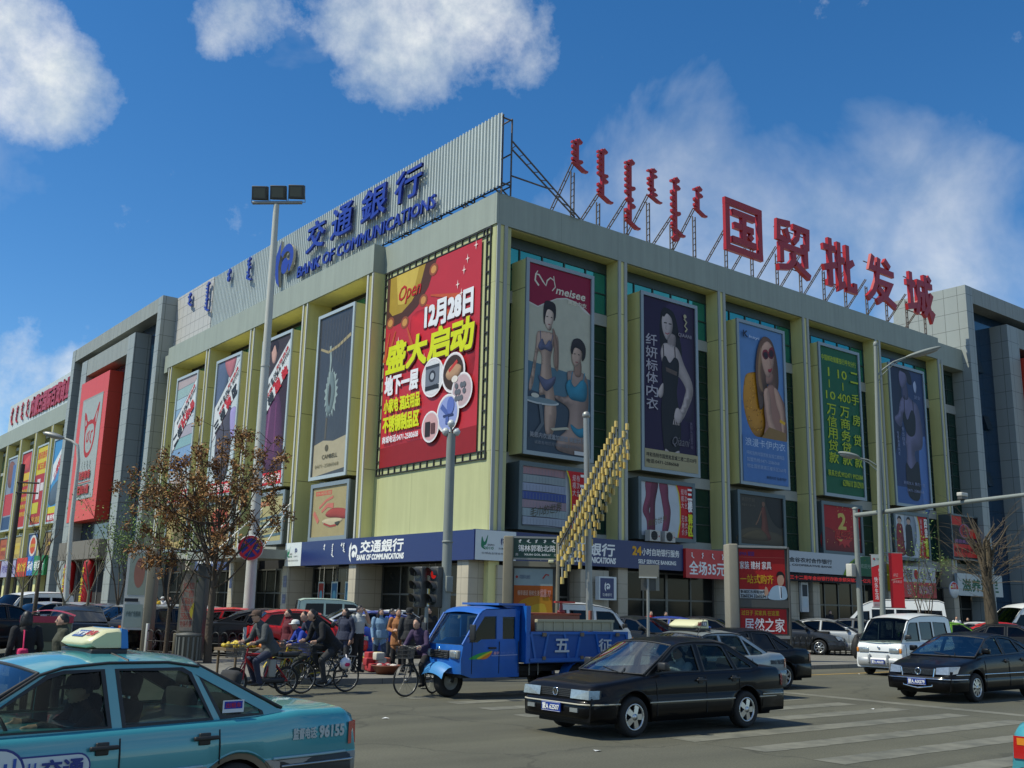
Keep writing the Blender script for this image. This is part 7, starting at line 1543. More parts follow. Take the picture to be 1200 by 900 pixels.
    if cap:
        g = MB(); Rm = Matrix.Translation(H)@R.to_4x4(); g.lathe([(.106, .025), (.105, .06), (.095, .10), (.06, .128), (0, .135)], cap, 18, Rm); pts = [(.10*cos(t), .085*sin(t)) for t in [radians(-70+14*i) for i in range(11)]]; pt2 = [(.10*cos(t)+.075*cos(t)**.7 if cos(t) > 0 else .1, .085*sin(t)) for t in [radians(-70+14*i) for i in range(11)]]
        g.add([Rm @ Vector((a, b, .035)) for a, b in pts]+[Rm @ Vector((a, b, .018)) for a, b in pt2]+[Rm @ Vector((a, b, .026)) for a, b in pt2]+[Rm @ Vector((a, b, .045)) for a, b in pts], [(i, i+1, 12+i, 11+i) for i in range(10)]+[(11+i, 12+i, 23+i, 22+i) for i in range(10)]+[(22+i, 23+i, 34+i, 33+i) for i in range(10)], cap); g.build('cap', ob)
    return ob
def ring(g, r, t, m, M=None, n=26): g.lathe([(r+t*cos(2*pi*i/8), t*sin(2*pi*i/8)) for i in range(8)], m, n, M, close=True)
def bike(label, loc, heading, fm, cat='bicycle', wr=.33, wb=1.06, basket=True, electric=False, steer=0.0, rack=True, group=None):
    r = thing(cat.replace(' ', '_'), label, cat, loc, heading, group); t = .018 if not electric else .03
    steelb = mat('bike_steel', (.25, .25, .24), rough=.4, metal=.7)
    xr, xf = -wb*.5, wb*.5
    for x in (xr, xf):
        M = Matrix.Translation((x, 0, wr))@(Matrix.Rotation(steer, 4, 'Z') if x == xf else Matrix())@Matrix.Rotation(radians(90), 4, 'X')
        g = MB(); ring(g, wr-t, t, TYRE, M); o = g.build('wheel', r); g = MB(); ring(g, wr-2.1*t, .008, steelb, M)
        for k in range(14 if not electric else 8): a = 2*pi*k/(14 if not electric else 8); g.tube([M @ Vector((.02*cos(a+1), .02*sin(a+1), .02*(-1)**k)), M @ Vector(((wr-2.1*t)*cos(a), (wr-2.1*t)*sin(a), 0))], .0022 if not electric else .008, steelb, 3, cap=False)
        g.lathe([(.0, -.04), (.03, -.04), (.03, .04), (0, .04)], steelb, 10, M); g.build('rim', o)
        g = MB(); rr = wr+.03; g.grid([[Vector((x, 0, wr))+Vector((rr*cos(q), y, rr*sin(q))) for q in [radians(20+14*i) for i in range(10 if x == xr else 8)]] for y in (-.03, 0, .03)], PLASTIC if electric else fm); g.build('mudguard', r)
    bb = (-.06, 0, .29); st = (-.22, 0, .80); hd_ = (.36, 0, .74); fk = (xf, 0, wr); g = MB()
    for a, b, q in ((bb, st, .016), (bb, hd_, .02), (st, (.34, 0, .82), .014 if not electric else .02), (bb, (xr, .05, wr), .011), (bb, (xr, -.05, wr), .011), ((-.2, .03, .74), (xr, .05, wr), .010), ((-.2, -.03, .74), (xr, -.05, wr), .010), (hd_, (.42, .05, wr+.05), .012)): g.tube([a, b], q if not electric else q*1.6, fm, 6)
    g.tube([(.32, 0, .95), (.37, 0, .74)], .018, fm, 6); g.tube([(.38, .05, .68), (xf, .06, wr)], .013, fm, 5); g.tube([(.38, -.05, .68), (xf, -.06, wr)], .013, fm, 5); g.build('frame', r)
    g = MB(); g.tube([(.30, -.27, 1.02), (.37, -.20, 1.03), (.35, 0, .97), (.37, .20, 1.03), (.30, .27, 1.02)], .012, steelb, 6)
    for s in (1, -1): g.tube([(.24, s*.27, 1.02), (.33, s*.27, 1.03)], .018, PLASTIC, 6)
    g.build('handlebar', r)
    g = MB(); g.ell((-.23, 0, .84), (.14, .085, .035), PLASTIC, 12); g.ell((-.12, 0, .84), (.10, .04, .028), PLASTIC, 10); g.tube([(-.22, 0, .78), (-.225, 0, .84)], .013, steelb, 6); g.build('saddle', r)
    g = MB(); g.lathe([(.09, -.006), (.09, .006), (0, .006)], steelb, 18, Matrix.Translation((-.06, .06, .29))@Matrix.Rotation(radians(90), 4, 'X')); g.tube([(-.06, .09, .29), (.06, .10, .16)], .009, steelb, 5); g.tube([(-.06, -.09, .29), (-.18, -.10, .42)], .009, steelb, 5); g.cbox((.07, .15, .15), (.09, .09, .02), PLASTIC); g.cbox((-.19, -.15, .43), (.09, .09, .02), PLASTIC); g.build('pedal_set', r)
    if rack:
        g = MB()
        for y in (-.06, 0, .06): g.tube([(-.34, y, .76), (-.74, y, .74)], .007, steelb, 5)
        for y in (-.06, .06): g.tube([(-.70, y, .74), (xr, y, wr)], .006, steelb, 5)
        g.box(-.74, -.36, -.065, .065, .737, .745, steelb); g.build('rack', r)
    if basket:
        g = MB(); bk = mat('basket_wire', (.05, .05, .05), rough=.5); x0, x1 = .44, .74
        for i in range(9):
            t_ = i/8
            for y in (-.15, .15): g.tube([(x0+.03+(x1-x0-.06)*t_, y*.85, .78), (x0+(x1-x0)*t_, y, 1.02)], .005, bk, 4)
            for x, xb in ((x0, x0+.03), (x1, x1-.03)): g.tube([(xb, -.13+.26*t_, .78), (x, -.15+.30*t_, 1.02)], .005, bk, 4)
        for z, q in ((.78, .85), (.86, .9), (.94, .95), (1.02, 1)): g.tube([(x0, -.15*q, z), (x1, -.15*q, z), (x1, .15*q, z), (x0, .15*q, z), (x0, -.15*q, z)], .006, bk, 4)
        g.box(x0+.03, x1-.03, -.13, .13, .775, .785, bk); g.build('basket', r)
    if electric:
        g = MB(); g.rbox(-.30, -.14, -.07, .07, .36, .72, .03, TGREY); g.build('battery_case', r); g = MB(); g.rbox(-.5, .05, -.10, .10, .24, .36, .04, PLASTIC); g.build('footboard', r); g = MB(); g.rbox(-.80, -.40, -.11, .11, .76, .86, .04, PLASTIC); g.build('pillion_seat', r)
    return r
CL = {k: cloth(k, c) for k, c in dict(black=(.012, .012, .014), grey_jacket=(.065, .07, .072), navy=(.026, .032, .06), jean=(.03, .05, .09), denim=(.16, .27, .40), grey_shirt=(.42, .43, .42), brown_coat=(.33, .14, .055), dark=(.03, .031, .034), purple=(.05, .03, .075), blue=(.02, .05, .32), olive=(.05, .052, .035), wine=(.10, .012, .02), red=(.45, .02, .02), white=(.6, .6, .6), yellow=(.55, .35, .03), pink=(.6, .03, .12), teal=(.03, .14, .15)).items()}
capm = cloth('brown_cap', (.09, .055, .04)); capw = cloth('white_cap', (.6, .6, .58)); capd = cloth('dark_cap', (.015, .017, .02))
P180 = pi
# riders
def rider(label, blabel, px, d, heading, fm, z=0.0, **k):
    q = ground(px, d, z); bk = {a: k.pop(a) for a in ('wr', 'wb', 'basket', 'electric', 'steer', 'rack', 'cat') if a in k}
    bike(blabel, (q.x, q.y, z), heading, fm, **bk); return person(label, (q.x, q.y, z), heading, 'ride', **k)
rider('person in a grey jacket and brown cap riding the red electric bicycle', 'red electric bicycle with a front basket, ridden past the floodlight pole', 304, 21.3, P180+.05, mat('ebike_red', (.30, .01, .015), rough=.4), wr=.29, wb=1.16, electric=True, cat='electric bicycle', h=1.72, topc=CL['grey_jacket'], botc=CL['navy'], cap=capm, o=dict(seat=.86, lean=.20, foot=((.12, .22), (.10, .24)), bar=(.33, 1.02)))
rider('person in black leaning over a bicycle with a white bag on it', 'black bicycle with large wheels nearest the kerb', 379, 22.4, P180+.03, PLASTIC, h=1.72, topc=CL['black'], botc=CL['dark'], hair='bun', o=dict(seat=.90, lean=.34))
rider('person in a black jacket riding behind the boy with a white cap', 'dark bicycle half hidden behind the nearest cyclist', 366, 24.2, P180+.08, mat('bike_green', (.03, .06, .04), rough=.4), h=1.66, topc=CL['navy'], botc=CL['dark'], o=dict(seat=.90, lean=.30))
rider('person in a blue top and white cap on a bicycle among the riders', 'bicycle with yellow frame among the group of riders', 351, 23.5, P180-.1, mat('bike_yellow', (.55, .40, .02), rough=.4), h=1.52, topc=CL['blue'], botc=CL['olive'], cap=capw, o=dict(seat=.84, lean=.22))
rider('person in a dark purple jacket cycling beside the truck front', 'bicycle with a wire basket in front of the blue truck', 491, 22.3, P180+.42, PLASTIC, h=1.60, topc=CL['purple'], botc=CL['black'], hair='short', steer=-.35, female=True, o=dict(seat=.88, lean=.22))
def walker(label, px, d, hv, z=KZ, **k):
    q = ground(px, d, z); k.setdefault('turn', (px*37 % 13)/13*1.1-.55); return person(label, (q.x, q.y, z), hd(hv), **k)
walker('person in a wine red coat behind the electric bicycle rider', 334, 24.5, (-1, .1), h=1.58, topc=CL['wine'], botc=CL['dark'])
walker('man in a pale grey T-shirt holding a phone to his ear', 417, 26.8, (.2, -1), pose='phone', h=1.70, topc=CL['grey_shirt'], botc=CL['black'], o=dict(sleeve=SKIN))
walker('person with long black hair standing close to the man on the phone', 402, 26.6, (-.9, -.3), h=1.62, topc=CL['navy'], botc=CL['dark'], hair='long', female=True)
walker('woman in a light denim jacket and jeans among the pedestrians', 443, 28.6, (-.3, -1), pose='walk', h=1.62, topc=CL['denim'], botc=CL['jean'], hair='long', female=True)
walker('woman in a brown belted coat next to the man in a dark cap', 464, 27.6, (-.4, -.9), pose='carry', h=1.64, topc=CL['brown_coat'], botc=CL['black'], hair='bun', female=True, o=dict(coat=True))
walker('man in black with a dark cap beside the woman in the brown coat', 477, 27.2, (.5, .85), h=1.66, topc=CL['dark'], botc=CL['black'], cap=capd)
walker('person in bright blue behind the woman in the brown coat', 456, 30.5, (.3, -1), h=1.62, topc=CL['blue'], botc=CL['dark'])
walker('man in a black jacket standing right of the thin short post', 500, 29.6, (-.4, -.9), h=1.68, topc=CL['black'], botc=CL['dark'])
walker('person in a dark coat standing behind the traffic pole', 531, 30.5, (-.6, -.8), h=1.63, topc=CL['dark'], botc=CL['dark'], hair='long')
walker('woman in black with a pink bag, back turned, at the left edge', 18, 16.6, (-.2, 1), z=0, h=1.66, topc=CL['black'], botc=CL['black'], hair='long', female=True)
walker('man in an olive jacket facing left beside the green tricycle cart', 62, 16.2, (-1, .2), z=0, h=1.64, topc=CL['olive'], botc=CL['black'])
walker('person in a red top behind the black parked car', 763, 46, (-.4, -.8), h=1.68, topc=CL['red'], botc=CL['dark'])
walker('person in brown near the shop doors, right of the red top', 780, 47.5, (.4, -.8), h=1.66, topc=CL['olive'], botc=CL['dark'])
walker('person in an orange top near the shop doors', 816, 49, (.2, -.9), h=1.45, topc=CL['brown_coat'], botc=CL['dark'])
walker('person in a white shirt by the green shop door', 1123, 63, (-.6, -.6), h=1.72, topc=CL['white'], botc=CL['dark'])
walker('dark haired person right of the white shirt by the shop door', 1136, 64, (-.6, -.6), h=1.66, topc=CL['black'], botc=CL['dark'])
walker('person in black before the bank door behind the dark grey car', 974, 62, (-.2, -.9), h=1.9, topc=CL['black'], botc=CL['dark'])
for px, d, c, lb in ((172, 66, 'red', 'person in red in the small crowd by the tower door'), (181, 66, 'yellow', 'person in yellow in the small crowd by the tower door'), (188, 67, 'white', 'person in white in the small crowd by the tower door'), (197, 67, 'black', 'person in black in the small crowd by the tower door'), (165, 67, 'pink', 'person in pink in the small crowd by the tower door')):
    walker(lb, px, d, (-.8, -.5), h=1.85, topc=CL[c], botc=CL['dark'], cap=capw if c == 'white' else None)
# drivers
def driver(root, label, x, y, topc, **k):
    M = Matrix.Translation(root.location)@Matrix.Rotation(root.rotation_euler.z, 4, 'Z')@Matrix.Scale(root.scale.x, 4); q = M @ Vector((x, y, 0))
    return person(label, tuple(q), root.rotation_euler.z, 'drive', upper_only=True, topc=topc, botc=CL['dark'], h=1.70, o=dict(seat=.50, lean=.02, bar=(.32, .92), barw=.15, foot=((.55, .25), (.55, .25))), **k)
driver(taxi, 'dark dressed driver inside the teal taxi', -.08, .36, CL['dark'], cap=capd)
driver(santana, 'driver in a pale shirt inside the black boxy sedan', -.08, .36, cloth('pale_shirt', (.40, .44, .50)))
driver(passat, 'driver inside the rounded black sedan', -.08, .36, CL['grey_jacket'])
driver(van, 'driver behind the windshield of the small white van', .80, .36, CL['grey_jacket'])
# things people carry and sell
q = ground(8, 16.4, 0)
def item(name, label, cat, px, d, z, fn, rot=0.0):
    q = ground(px, d, z); g = MB(); fn(g); o = g.build(name, loc=(q.x, q.y, z)); o.rotation_euler = (0, 0, rot); return tag(o, label, cat)
item('handbag', 'pink red bag on the arm of the woman at the left edge', 'bag', 15, 16.5, 0, lambda g: (g.rbox(-.08, .08, -.16, .16, .78, 1.08, .05, CL['pink']), g.tube([(0, -.12, 1.06), (0, -.06, 1.35), (0, .06, 1.35), (0, .12, 1.06)], .012, CL['pink'], 5)))
item('plastic_bag', 'white plastic bag hanging from the nearest bicycle rack', 'bag', 403, 22.3, 0, lambda g: (g.ell((0, 0, .62), (.13, .10, .13), mat('bag_white', (.7, .66, .68), rough=.4), 12), g.ell((0, -.06, .60), (.08, .06, .05), CL['pink'], 8), g.tube([(0, -.05, .72), (0, 0, .80), (0, .05, .72)], .012, mat('bag_white'), 5)))
rr = random.Random(4)
def basin(g): g.lathe([(0, .02), (.24, .02), (.36, .20), (.39, .21), (.37, .23), (.24, .05), (0, .05)], mat('brown_basin', (.20, .07, .04), rough=.5), 22); [g.ell((.2*rr.uniform(-1, 1), .2*rr.uniform(-1, 1), .2+.03*rr.random()), (.09, .07, .05), rr.choice([ink('b8a8a0'), ink('8a2030'), ink('c8c0b8')]), 8) for _ in range(14)]
item('basin', 'wide red brown basin of goods on the pavement edge', 'basin', 452, 26.6, KZ, basin)
def packs(g): 
    for i in range(16): x, y, z = rr.uniform(-.3, .3), rr.uniform(-.3, .3), .12+.14*(i//6); g.rbox(x-.13, x+.13, y-.1, y+.1, z-.1, z+.1, .03, rr.choice([ink('c8c4b8'), ink('a83a40'), ink('c8b060'), ink('d0ccc8'), ink('b06a58')]))
item('package_heap', 'heap of colourful wrapped packages behind the brown basin', 'packages', 440, 27.6, KZ, packs)
def cart(g):
    wd = mat('cart_wood', (.16, .11, .06), rough=.8); g.box(-.8, .8, -.45, .45, .62, .68, wd); [g.tube([(x, y, 0), (x, y, .62)], .03, wd, 6) for x in (-.7, .7) for y in (-.4, .4)]
item('fruit_cart', 'low wooden cart of fruit behind the electric bicycle', 'cart', 296, 24.4, KZ, cart, .1)
def heap(c, x0, n):
    def f(g):
        for i in range(n): x, y = rr.uniform(-.32, .32), rr.uniform(-.3, .3); g.ell((x+x0, y, .72+.10*(1-abs(x)/.32)*rr.random()), (.055, .05, .05), c, 8)
    return f
item('banana_heap', 'yellow fruit heaped on the left part of the cart', 'fruit', 296, 24.4, KZ, heap(mat('banana_yellow', (.55, .40, .03), rough=.5), -.42, 46), .1)
item('orange_heap', 'orange fruit heaped on the right part of the cart', 'fruit', 296, 24.4, KZ, heap(mat('orange_peel', (.60, .18, .02), rough=.5), .40, 46), .1)
item('red_crate', 'red crate of fruit beside the riders', 'crate', 341, 24.6, KZ, lambda g: (g.rbox(-.25, .25, -.2, .2, .40, .62, .02, mat('crate_red', (.5, .06, .02), rough=.5)), g.box(-.22, .22, -.17, .17, 0, .40, mat('cart_wood'))))
# tricycle cart of the left street
tc = thing('tricycle_cart', 'green and red canopied tricycle cart behind the taxi roof sign', 'tricycle'); q = ground(46, 19.2, 0); tc.location = q; hv_ = cv(Vector((-.40, 1, 0))); tc.rotation_euler = (0, 0, atan2(hv_.y, hv_.x)); tc.scale = (.9, .66, .95)
RC = mat('canopy_red', (.35, .03, .06), rough=.6); GC = mat('cart_green', (.02, .13, .08), rough=.5)
g = MB(); g.box(-.9, .6, -.62, .62, .55, .62, GC); g.box(-.92, -.88, -.62, .62, .62, 1.02, GC)
for s in (1, -1): g.box(-.9, .6, s*.62-.02, s*.62+.02, .62, .98, GC)
g.build('box', tc)
p = MB(Matrix(((0, 0, -1, -.925), (-1, 0, 0, 0), (0, 1, 0, .66), (0, 0, 0, 1)))); p.text('修水电', -.5, .06, .5, .28, ink('8ab8a4'), .02); p.build('lettering', tc)
g = MB()
for x in (-.88, .55):
    for s in (1, -1): g.tube([(x, s*.6, .6), (x, s*.6, 1.62)], .02, TGREY, 6)
g.build('canopy_post', tc); g = MB(); g.grid([[(x, .68*(1-t/4), 1.62+.10*(1-abs(t/4-1)**2)) for t in range(9)] for x in (-.98, .65)], RC); g.box(-.98, -.95, -.66, .66, 1.50, 1.62, RC); g.build('canopy', tc); g = MB(); g.box(-.955, -.94, -.62, .62, 1.0, 1.56, mat('curtain_olive', (.12, .13, .08), rough=.7, var=.2)); g.box(-.965, -.955, -.42, .42, 1.16, 1.48, mat('curtain_window', (.03, .035, .03), rough=.3)); g.build('rear_curtain', tc)
for x, y in ((-.45, .58), (-.45, -.58), (1.1, 0)):
    M = Matrix.Translation((x, y, .30))@Matrix.Rotation(radians(90), 4, 'X'); g = MB(); ring(g, .27, .03, TYRE, M); g.lathe([(.06, -.03), (.06, .03), (0, .03)], TGREY, 10, M)
    for k in range(8): a = 2*pi*k/8; g.tube([M @ Vector((.03*cos(a), .03*sin(a), 0)), M @ Vector((.26*cos(a), .26*sin(a), 0))], .006, TGREY, 3)
    g.build('wheel', tc)
g = MB(); g.tube([(.5, 0, .55), (.9, 0, .5), (1.1, 0, .3)], .03, GC, 6); g.tube([(.95, 0, .5), (.90, 0, 1.0), (.86, -.28, 1.05)], .02, TGREY, 6); g.tube([(.90, 0, 1.0), (.86, .28, 1.05)], .02, TGREY, 6); g.ell((.35, 0, .95), (.16, .12, .05), PLASTIC, 10); g.build('steering', tc)
g = MB(); g.ell((-.94, .58, .8), (.03, .05, .05), REDL, 8); g.ell((-.94, -.58, .8), (.03, .05, .05), REDL, 8); g.build('tail_light', tc)

for i, (px, py) in enumerate(((1006, 790), (1022, 831), (700, 880), (452, 842))):
    q = G(px, py, .005); g = MB(); a = rr.uniform(0, 3); g.add([(.07*cos(a), .07*sin(a), 0), (-.06*sin(a), .06*cos(a), .012), (-.07*cos(a), -.06*sin(a), .003), (.05*sin(a), -.06*cos(a), .016)], [(0, 1, 2, 3)], WHITE); tag(g.build('paper_scrap', loc=(q.x, q.y, .006)), ('white paper scrap on the road in front of the small white van', 'white paper scrap on the worn crossing below the rounded black sedan', 'white paper scrap on the near road below the black boxy sedan', 'white paper scrap on the road right of the teal taxi tail')[i], 'litter', 'paper scraps on the road')
# ------------------------------------------------------------------ posts, signs and street furniture
POLEW = mat('pole_white', (.50, .50, .45), rough=.6, var=.14, streak=.2); POLEG = mat('pole_grey', (.22, .24, .22), rough=.55, var=.12); STEEL = mat('steel_pole', (.30, .30, .28), rough=.45, metal=.5, var=.1); CONC = mat('concrete_post', (.20, .18, .13), rough=.8, var=.18); DARKG = mat('dark_grey_metal', (.06, .06, .055), rough=.5)
def postobj(name, label, cat, px, d): q = ground(px, d, KZ); return thing(name, label, cat, (q.x, q.y, 0)), q
# floodlight mast
D0 = 36.6; fl, q = postobj('floodlight_mast', 'tall white pole with three square floodlights on top', 'floodlight', 288, D0); tp = at(324, 240, D0); zt = tp.z
ax = tp-q; g = MB(); g.tube([(0, 0, 0), tuple(Vector((ax.x*.5, ax.y*.5, zt*.5))), (ax.x, ax.y, zt)], [.21, .16, .11], POLEW, 12); g.tube([(0, 0, KZ), (0, 0, .3)], .3, POLEW, 12)
a_ = Vector((ax.x, ax.y, 0))
for t in (.28, .62): g.lathe([(.21-.1*t+.02, -.04), (.21-.1*t+.02, .04)], POLEW, 12, Matrix.Translation((ax.x*t, ax.y*t, zt*t)))
g.build('pole', fl)
rt = cv(Vector((1, .02, 0))).normalized()
g = MB(); b0 = Vector((ax.x, ax.y, zt)); pA = b0-rt*.92+Vector((0, 0, .05)); pB = b0+rt*.98+Vector((0, 0, .12)); g.tube([pA, pB], .07, STEEL, 8); g.build('crossbar', fl)
nrm = cv(Vector((-.10, -1, -.28))).normalized(); up = rt.cross(nrm); up = up if up.z > 0 else -up
for k in range(3):
    c = b0+rt*(-.66+.70*k)+up*.40+Vector((0, 0, .04+.045*k)); R = Matrix((rt, nrm, up)).transposed()
    g = MB(Matrix.Translation(c)@R.to_4x4()); g.rbox(-.30, .30, -.20, .02, -.27, .27, .03, DARKG); g.box(-.27, .27, .02, .035, -.24, .24, DARKG); o = g.build('lamp', fl)
    g = MB(Matrix.Translation(c)@R.to_4x4()); g.box(-.22, .22, .036, .042, -.19, .19, mat('flood_glass', (.12, .13, .11), rough=.15, spec=.6)); g.tube([(-.3, -.08, 0), (-.33, -.08, -.38), (.33, -.08, -.38), (.3, -.08, 0)], .02, STEEL, 5); g.build('lens', o)
# no stopping sign on it
def disc_frame(c, nr):
    nr = nr.normalized(); r_ = Vector((0, 0, 1)).cross(nr).normalized(); u_ = nr.cross(r_); return Matrix((( r_.x, u_.x, nr.x, c.x), (r_.y, u_.y, nr.y, c.y), (r_.z, u_.z, nr.z, c.z), (0, 0, 0, 1)))
tow = cv(Vector((.22, -1, 0)))
c = at(293.5, 642, D0-.28); s = thing('road_sign', 'round blue no stopping sign with red cross on the floodlight pole', 'road sign', (0, 0, 0)); M = disc_frame(c, tow)
g = MB(M); g.lathe([(0, -.02), (.44, -.02), (.455, 0), (.44, .012), (0, .012)], mat('sign_edge', (.6, .6, .58), rough=.4), 32); g.build('plate', s)
p = MB(M); p.n = .014; rdm, blm = mat('sign_red', (.48, .012, .03), rough=.4), mat('sign_blue', (.012, .02, .20), rough=.4); p.disc(0, 0, .43, .43, rdm, 32); p.disc(0, 0, .335, .335, blm, 32); p.stroke([(-.26, .26), (.26, -.26)], .085, rdm); p.stroke([(-.26, -.26), (.26, .26)], .085, rdm); p.build('face', s)
g = MB(M); g.tube([(0, .1, -.05), (0, .1, -.25)], .03, STEEL, 6); g.tube([(0, -.1, -.05), (0, -.1, -.25)], .03, STEEL, 6); g.build('bracket', s)
# grey camera pole, traffic lights
D1 = 26.5; r, q = postobj('camera_pole', 'thick grey pole with white camera domes on its top before the yellow wall', 'pole', 519, D1); zt = at(516, 508, D1).z
g = MB(); g.tube([(0, 0, 0), (0, 0, zt*.55), (0, 0, zt)], [.135, .125, .115], POLEG, 14); g.lathe([(.125, -.03), (.145, -.02), (.145, .02), (.125, .03)], POLEG, 14, Matrix.Translation((0, 0, zt*.55))); g.lathe([(.13, .0), (.22, .0), (.22, .03), (.13, .05)], POLEG, 14, Matrix.Translation((0, 0, KZ))); g.rbox(-.1, .1, -.17, -.1, 2.2, 2.6, .02, POLEG); g.build('pole', r)
DOME = mat('camera_white', (.55, .56, .54), rough=.3)
for dx, dz in ((-.15, .0), (.14, .0), (-.01, .22)):
    v = rt*dx; g = MB(); g.tube([(0, 0, zt-.05), (v.x, v.y, zt+dz)], .03, POLEG, 6); g.ell((v.x, v.y, zt+dz+.04), (.095, .095, .10), DOME, 14); g.lathe([(.10, .0), (.10, .03), (.05, .11), (0, .12)], DOME, 14, Matrix.Translation((v.x, v.y, zt+dz+.04))); g.build('camera', r)
s = thing('traffic_light', 'pair of dark traffic light heads, one lit red, beside the grey pole', 'traffic light'); g = MB(); g2 = []
for k, (px, off) in enumerate(((488, 0), (507, .05))):
    c = at(px, 688, D1-.1); lf = cv(Vector((-.75, -.66, 0))).normalized(); M = disc_frame(c, lf)
    g = MB(M); g.rbox(-.17, .17, -.52, .52, -.22, -.02, .04, DARKG); o = g.build('housing', s)
    for i in range(3):
        z = .33-.33*i; gg = MB(M@Matrix.Translation((0, z, 0))); gg.lathe([(0, -.018), (.12, -.018)], mat('lit_stop', (1, .03, .02), emit=.3, rough=.4) if (k == 1 and i == 0) else mat('dark_lens', (.03, .035, .03), rough=.25), 18)
        v_ = []; n = 12
        for j in range(n+1):
            a = radians(-20+220*j/n); v_ += [(.145*cos(a), .145*sin(a), -.02), (.145*cos(a), .145*sin(a)+.02, .20*(.55+.45*sin(max(0, min(pi, a)))))]
        gg.add(v_, [(2*j, 2*j+1, 2*j+3, 2*j+2) for j in range(n)], mat('visor', (.05, .05, .05), rough=.5)); gg.build('lamp', o)
g = MB(); pa, pb = at(486, 668, D1-.05), at(519, 668, D1); g.tube([pa, pb], .03, DARKG, 6); pa, pb = at(486, 706, D1-.05), at(519, 706, D1); g.tube([pa, pb], .03, DARKG, 6); g.build('bracket', s)
# thin short post between the pedestrians
r, q = postobj('post', 'thin short grey post left of the man in a black jacket', 'post', 497, 26.4); g = MB(); g.tube([(0, 0, KZ), (0, 0, at(497, 711, 26.4).z)], .05, POLEG, 10); g.lathe([(.05, 0), (.09, 0), (.09, .03), (.05, .04)], POLEG, 10, Matrix.Translation((0, 0, KZ))); g.build('shaft', r)
# steel pole with ball and the wing of light tubes
D2 = 28.5; r, q = postobj('lantern_pole', 'slim steel pole with a ball top carrying a wing of yellow tubes', 'pole', 692, D2); zt = at(687, 490, D2).z; tp = at(687, 490, D2)-q
g = MB(); g.tube([(0, 0, 0), (tp.x, tp.y, zt)], [.10, .085], STEEL, 12); g.ell((tp.x, tp.y, zt+.08), (.12, .12, .12), STEEL, 12); g.lathe([(.12, 0), (.2, 0), (.2, .04), (.1, .06)], STEEL, 12, Matrix.Translation((0, 0, KZ))); g.build('pole', r)
YT = mat('yellow_tube_cap', (.58, .42, .12), rough=.4); GT = mat('tube_glass', (.30, .30, .26), rough=.3)
w = thing('light_wing', 'slanting wing of yellow capped light tubes fixed across the slim steel pole', 'street decoration')
def wing(a0, a1, n, d0, d1, ln):
    g = MB(); c = MB()
    for i in range(n):
        t = i/(n-1); px = a0[0]+(a1[0]-a0[0])*t; py = a0[1]+(a1[1]-a0[1])*(t**1.06); p1 = at(px, py, d0+(d1-d0)*t); L_ = ln
        g.tube([p1-Vector((0, 0, .0)), p1-Vector((0, 0, L_))], .028, GT, 6)
        for dz in (0, -L_): c.tube([p1+Vector((0, 0, dz+.09)), p1+Vector((0, 0, dz-.09))], .052, YT, 8)
    o = g.build('tube_row', w); c.build('tube_cap', o)
wing((655, 632), (722, 497), 22, D2-.35, D2-.45, .50); wing((659, 660), (735, 500), 20, D2-.75, D2-.55, .46); wing((662, 637), (728, 517), 20, D2-.15, D2-.25, .42); wing((680, 650), (736, 523), 14, D2+.25, D2+.15, .30)
g = MB(); g.tube([at(656, 664, D2-.5), at(690, 610, D2-.28), at(733, 507, D2-.3)], .035, mat('wing_spar', (.03, .03, .02), rough=.5), 6); g.tube([at(655, 640, D2-.45), at(690, 575, D2-.30), at(724, 503, D2-.45)], .025, mat('wing_spar'), 6); g.tube([at(690, 600, D2-.35), at(690, 600, D2+.05)], .05, STEEL, 6); g.build('spar', w)
# street name board with a light box below
D3 = 31.5; q = ground(620, D3, KZ); nr = cv(Vector((.02, -1, 0))).normalized(); r_ = Vector((0, 0, 1)).cross(nr).normalized()
def frame_at(px, d, nrv): q = ground(px, d, KZ); r_ = Vector((0, 0, 1)).cross(nrv).normalized(); return Matrix(((r_.x, 0, nrv.x, q.x), (r_.y, 0, nrv.y, q.y), (0, 1, 0, 0), (0, 0, 0, 1)))
M = frame_at(620, D3, nr); s = thing('street_name_board', 'green street name board above a light box poster on two posts', 'sign'); pm_ = FPX/D3
zz = lambda y, d: at(620, y, d).z
X = lambda px: (px-620)/pm_
g = MB(M); g.rbox(X(588), X(599.5), KZ, zz(629, D3), -.25, .25, .04, CONC); g.rbox(X(649), X(653), KZ, zz(631, D3), -.2, .2, .03, CONC); g.build('post', s)
g = MB(M); t0, t1 = zz(654, D3), zz(631, D3); g.box(X(599.5), X(651), t0, t1, -.08, .06, mat('board_green', (.01, .055, .04), rough=.4)); g.box(X(599.5), X(651), t1, t1+.06, -.1, .08, STEEL); g.box(X(599.5), X(651), t0-.05, t0, -.1, .08, STEEL); g.build('name_board', s)
p = MB(M); p.n = .065; hh = t1-t0; p.text('锡林郭勒北路', X(605), t0+.33*hh, X(648), t0+.66*hh, WTXT, .01); p.text('XILIN GOL BEILU', X(612), t0+.13*hh, X(642), t0+.22*hh, WTXT, .02); p.text('南', X(602), t0+.1*hh, X(605), t0+.24*hh, WTXT); p.text('北', X(646), t0+.1*hh, X(649), t0+.24*hh, WTXT)
for i, wd in enumerate(('ht', 'hkT', 'htL', 'hbt', 'hT')): mongol(p, wd, X(607)+i*X(629.5), t0+.92*hh, .16*hh, WTXT, wid=.05)
p.build('lettering', s)
g = MB(M); b1 = zz(664, D3); g.box(X(599.5), X(649), b1, b1+.16, -.15, .12, CONC); g.box(X(599.5), X(649), .7, .85, -.15, .12, CONC); g.box(X(599.5), X(649), .85, b1, -.12, .02, DARKG); g.build('light_box', s)
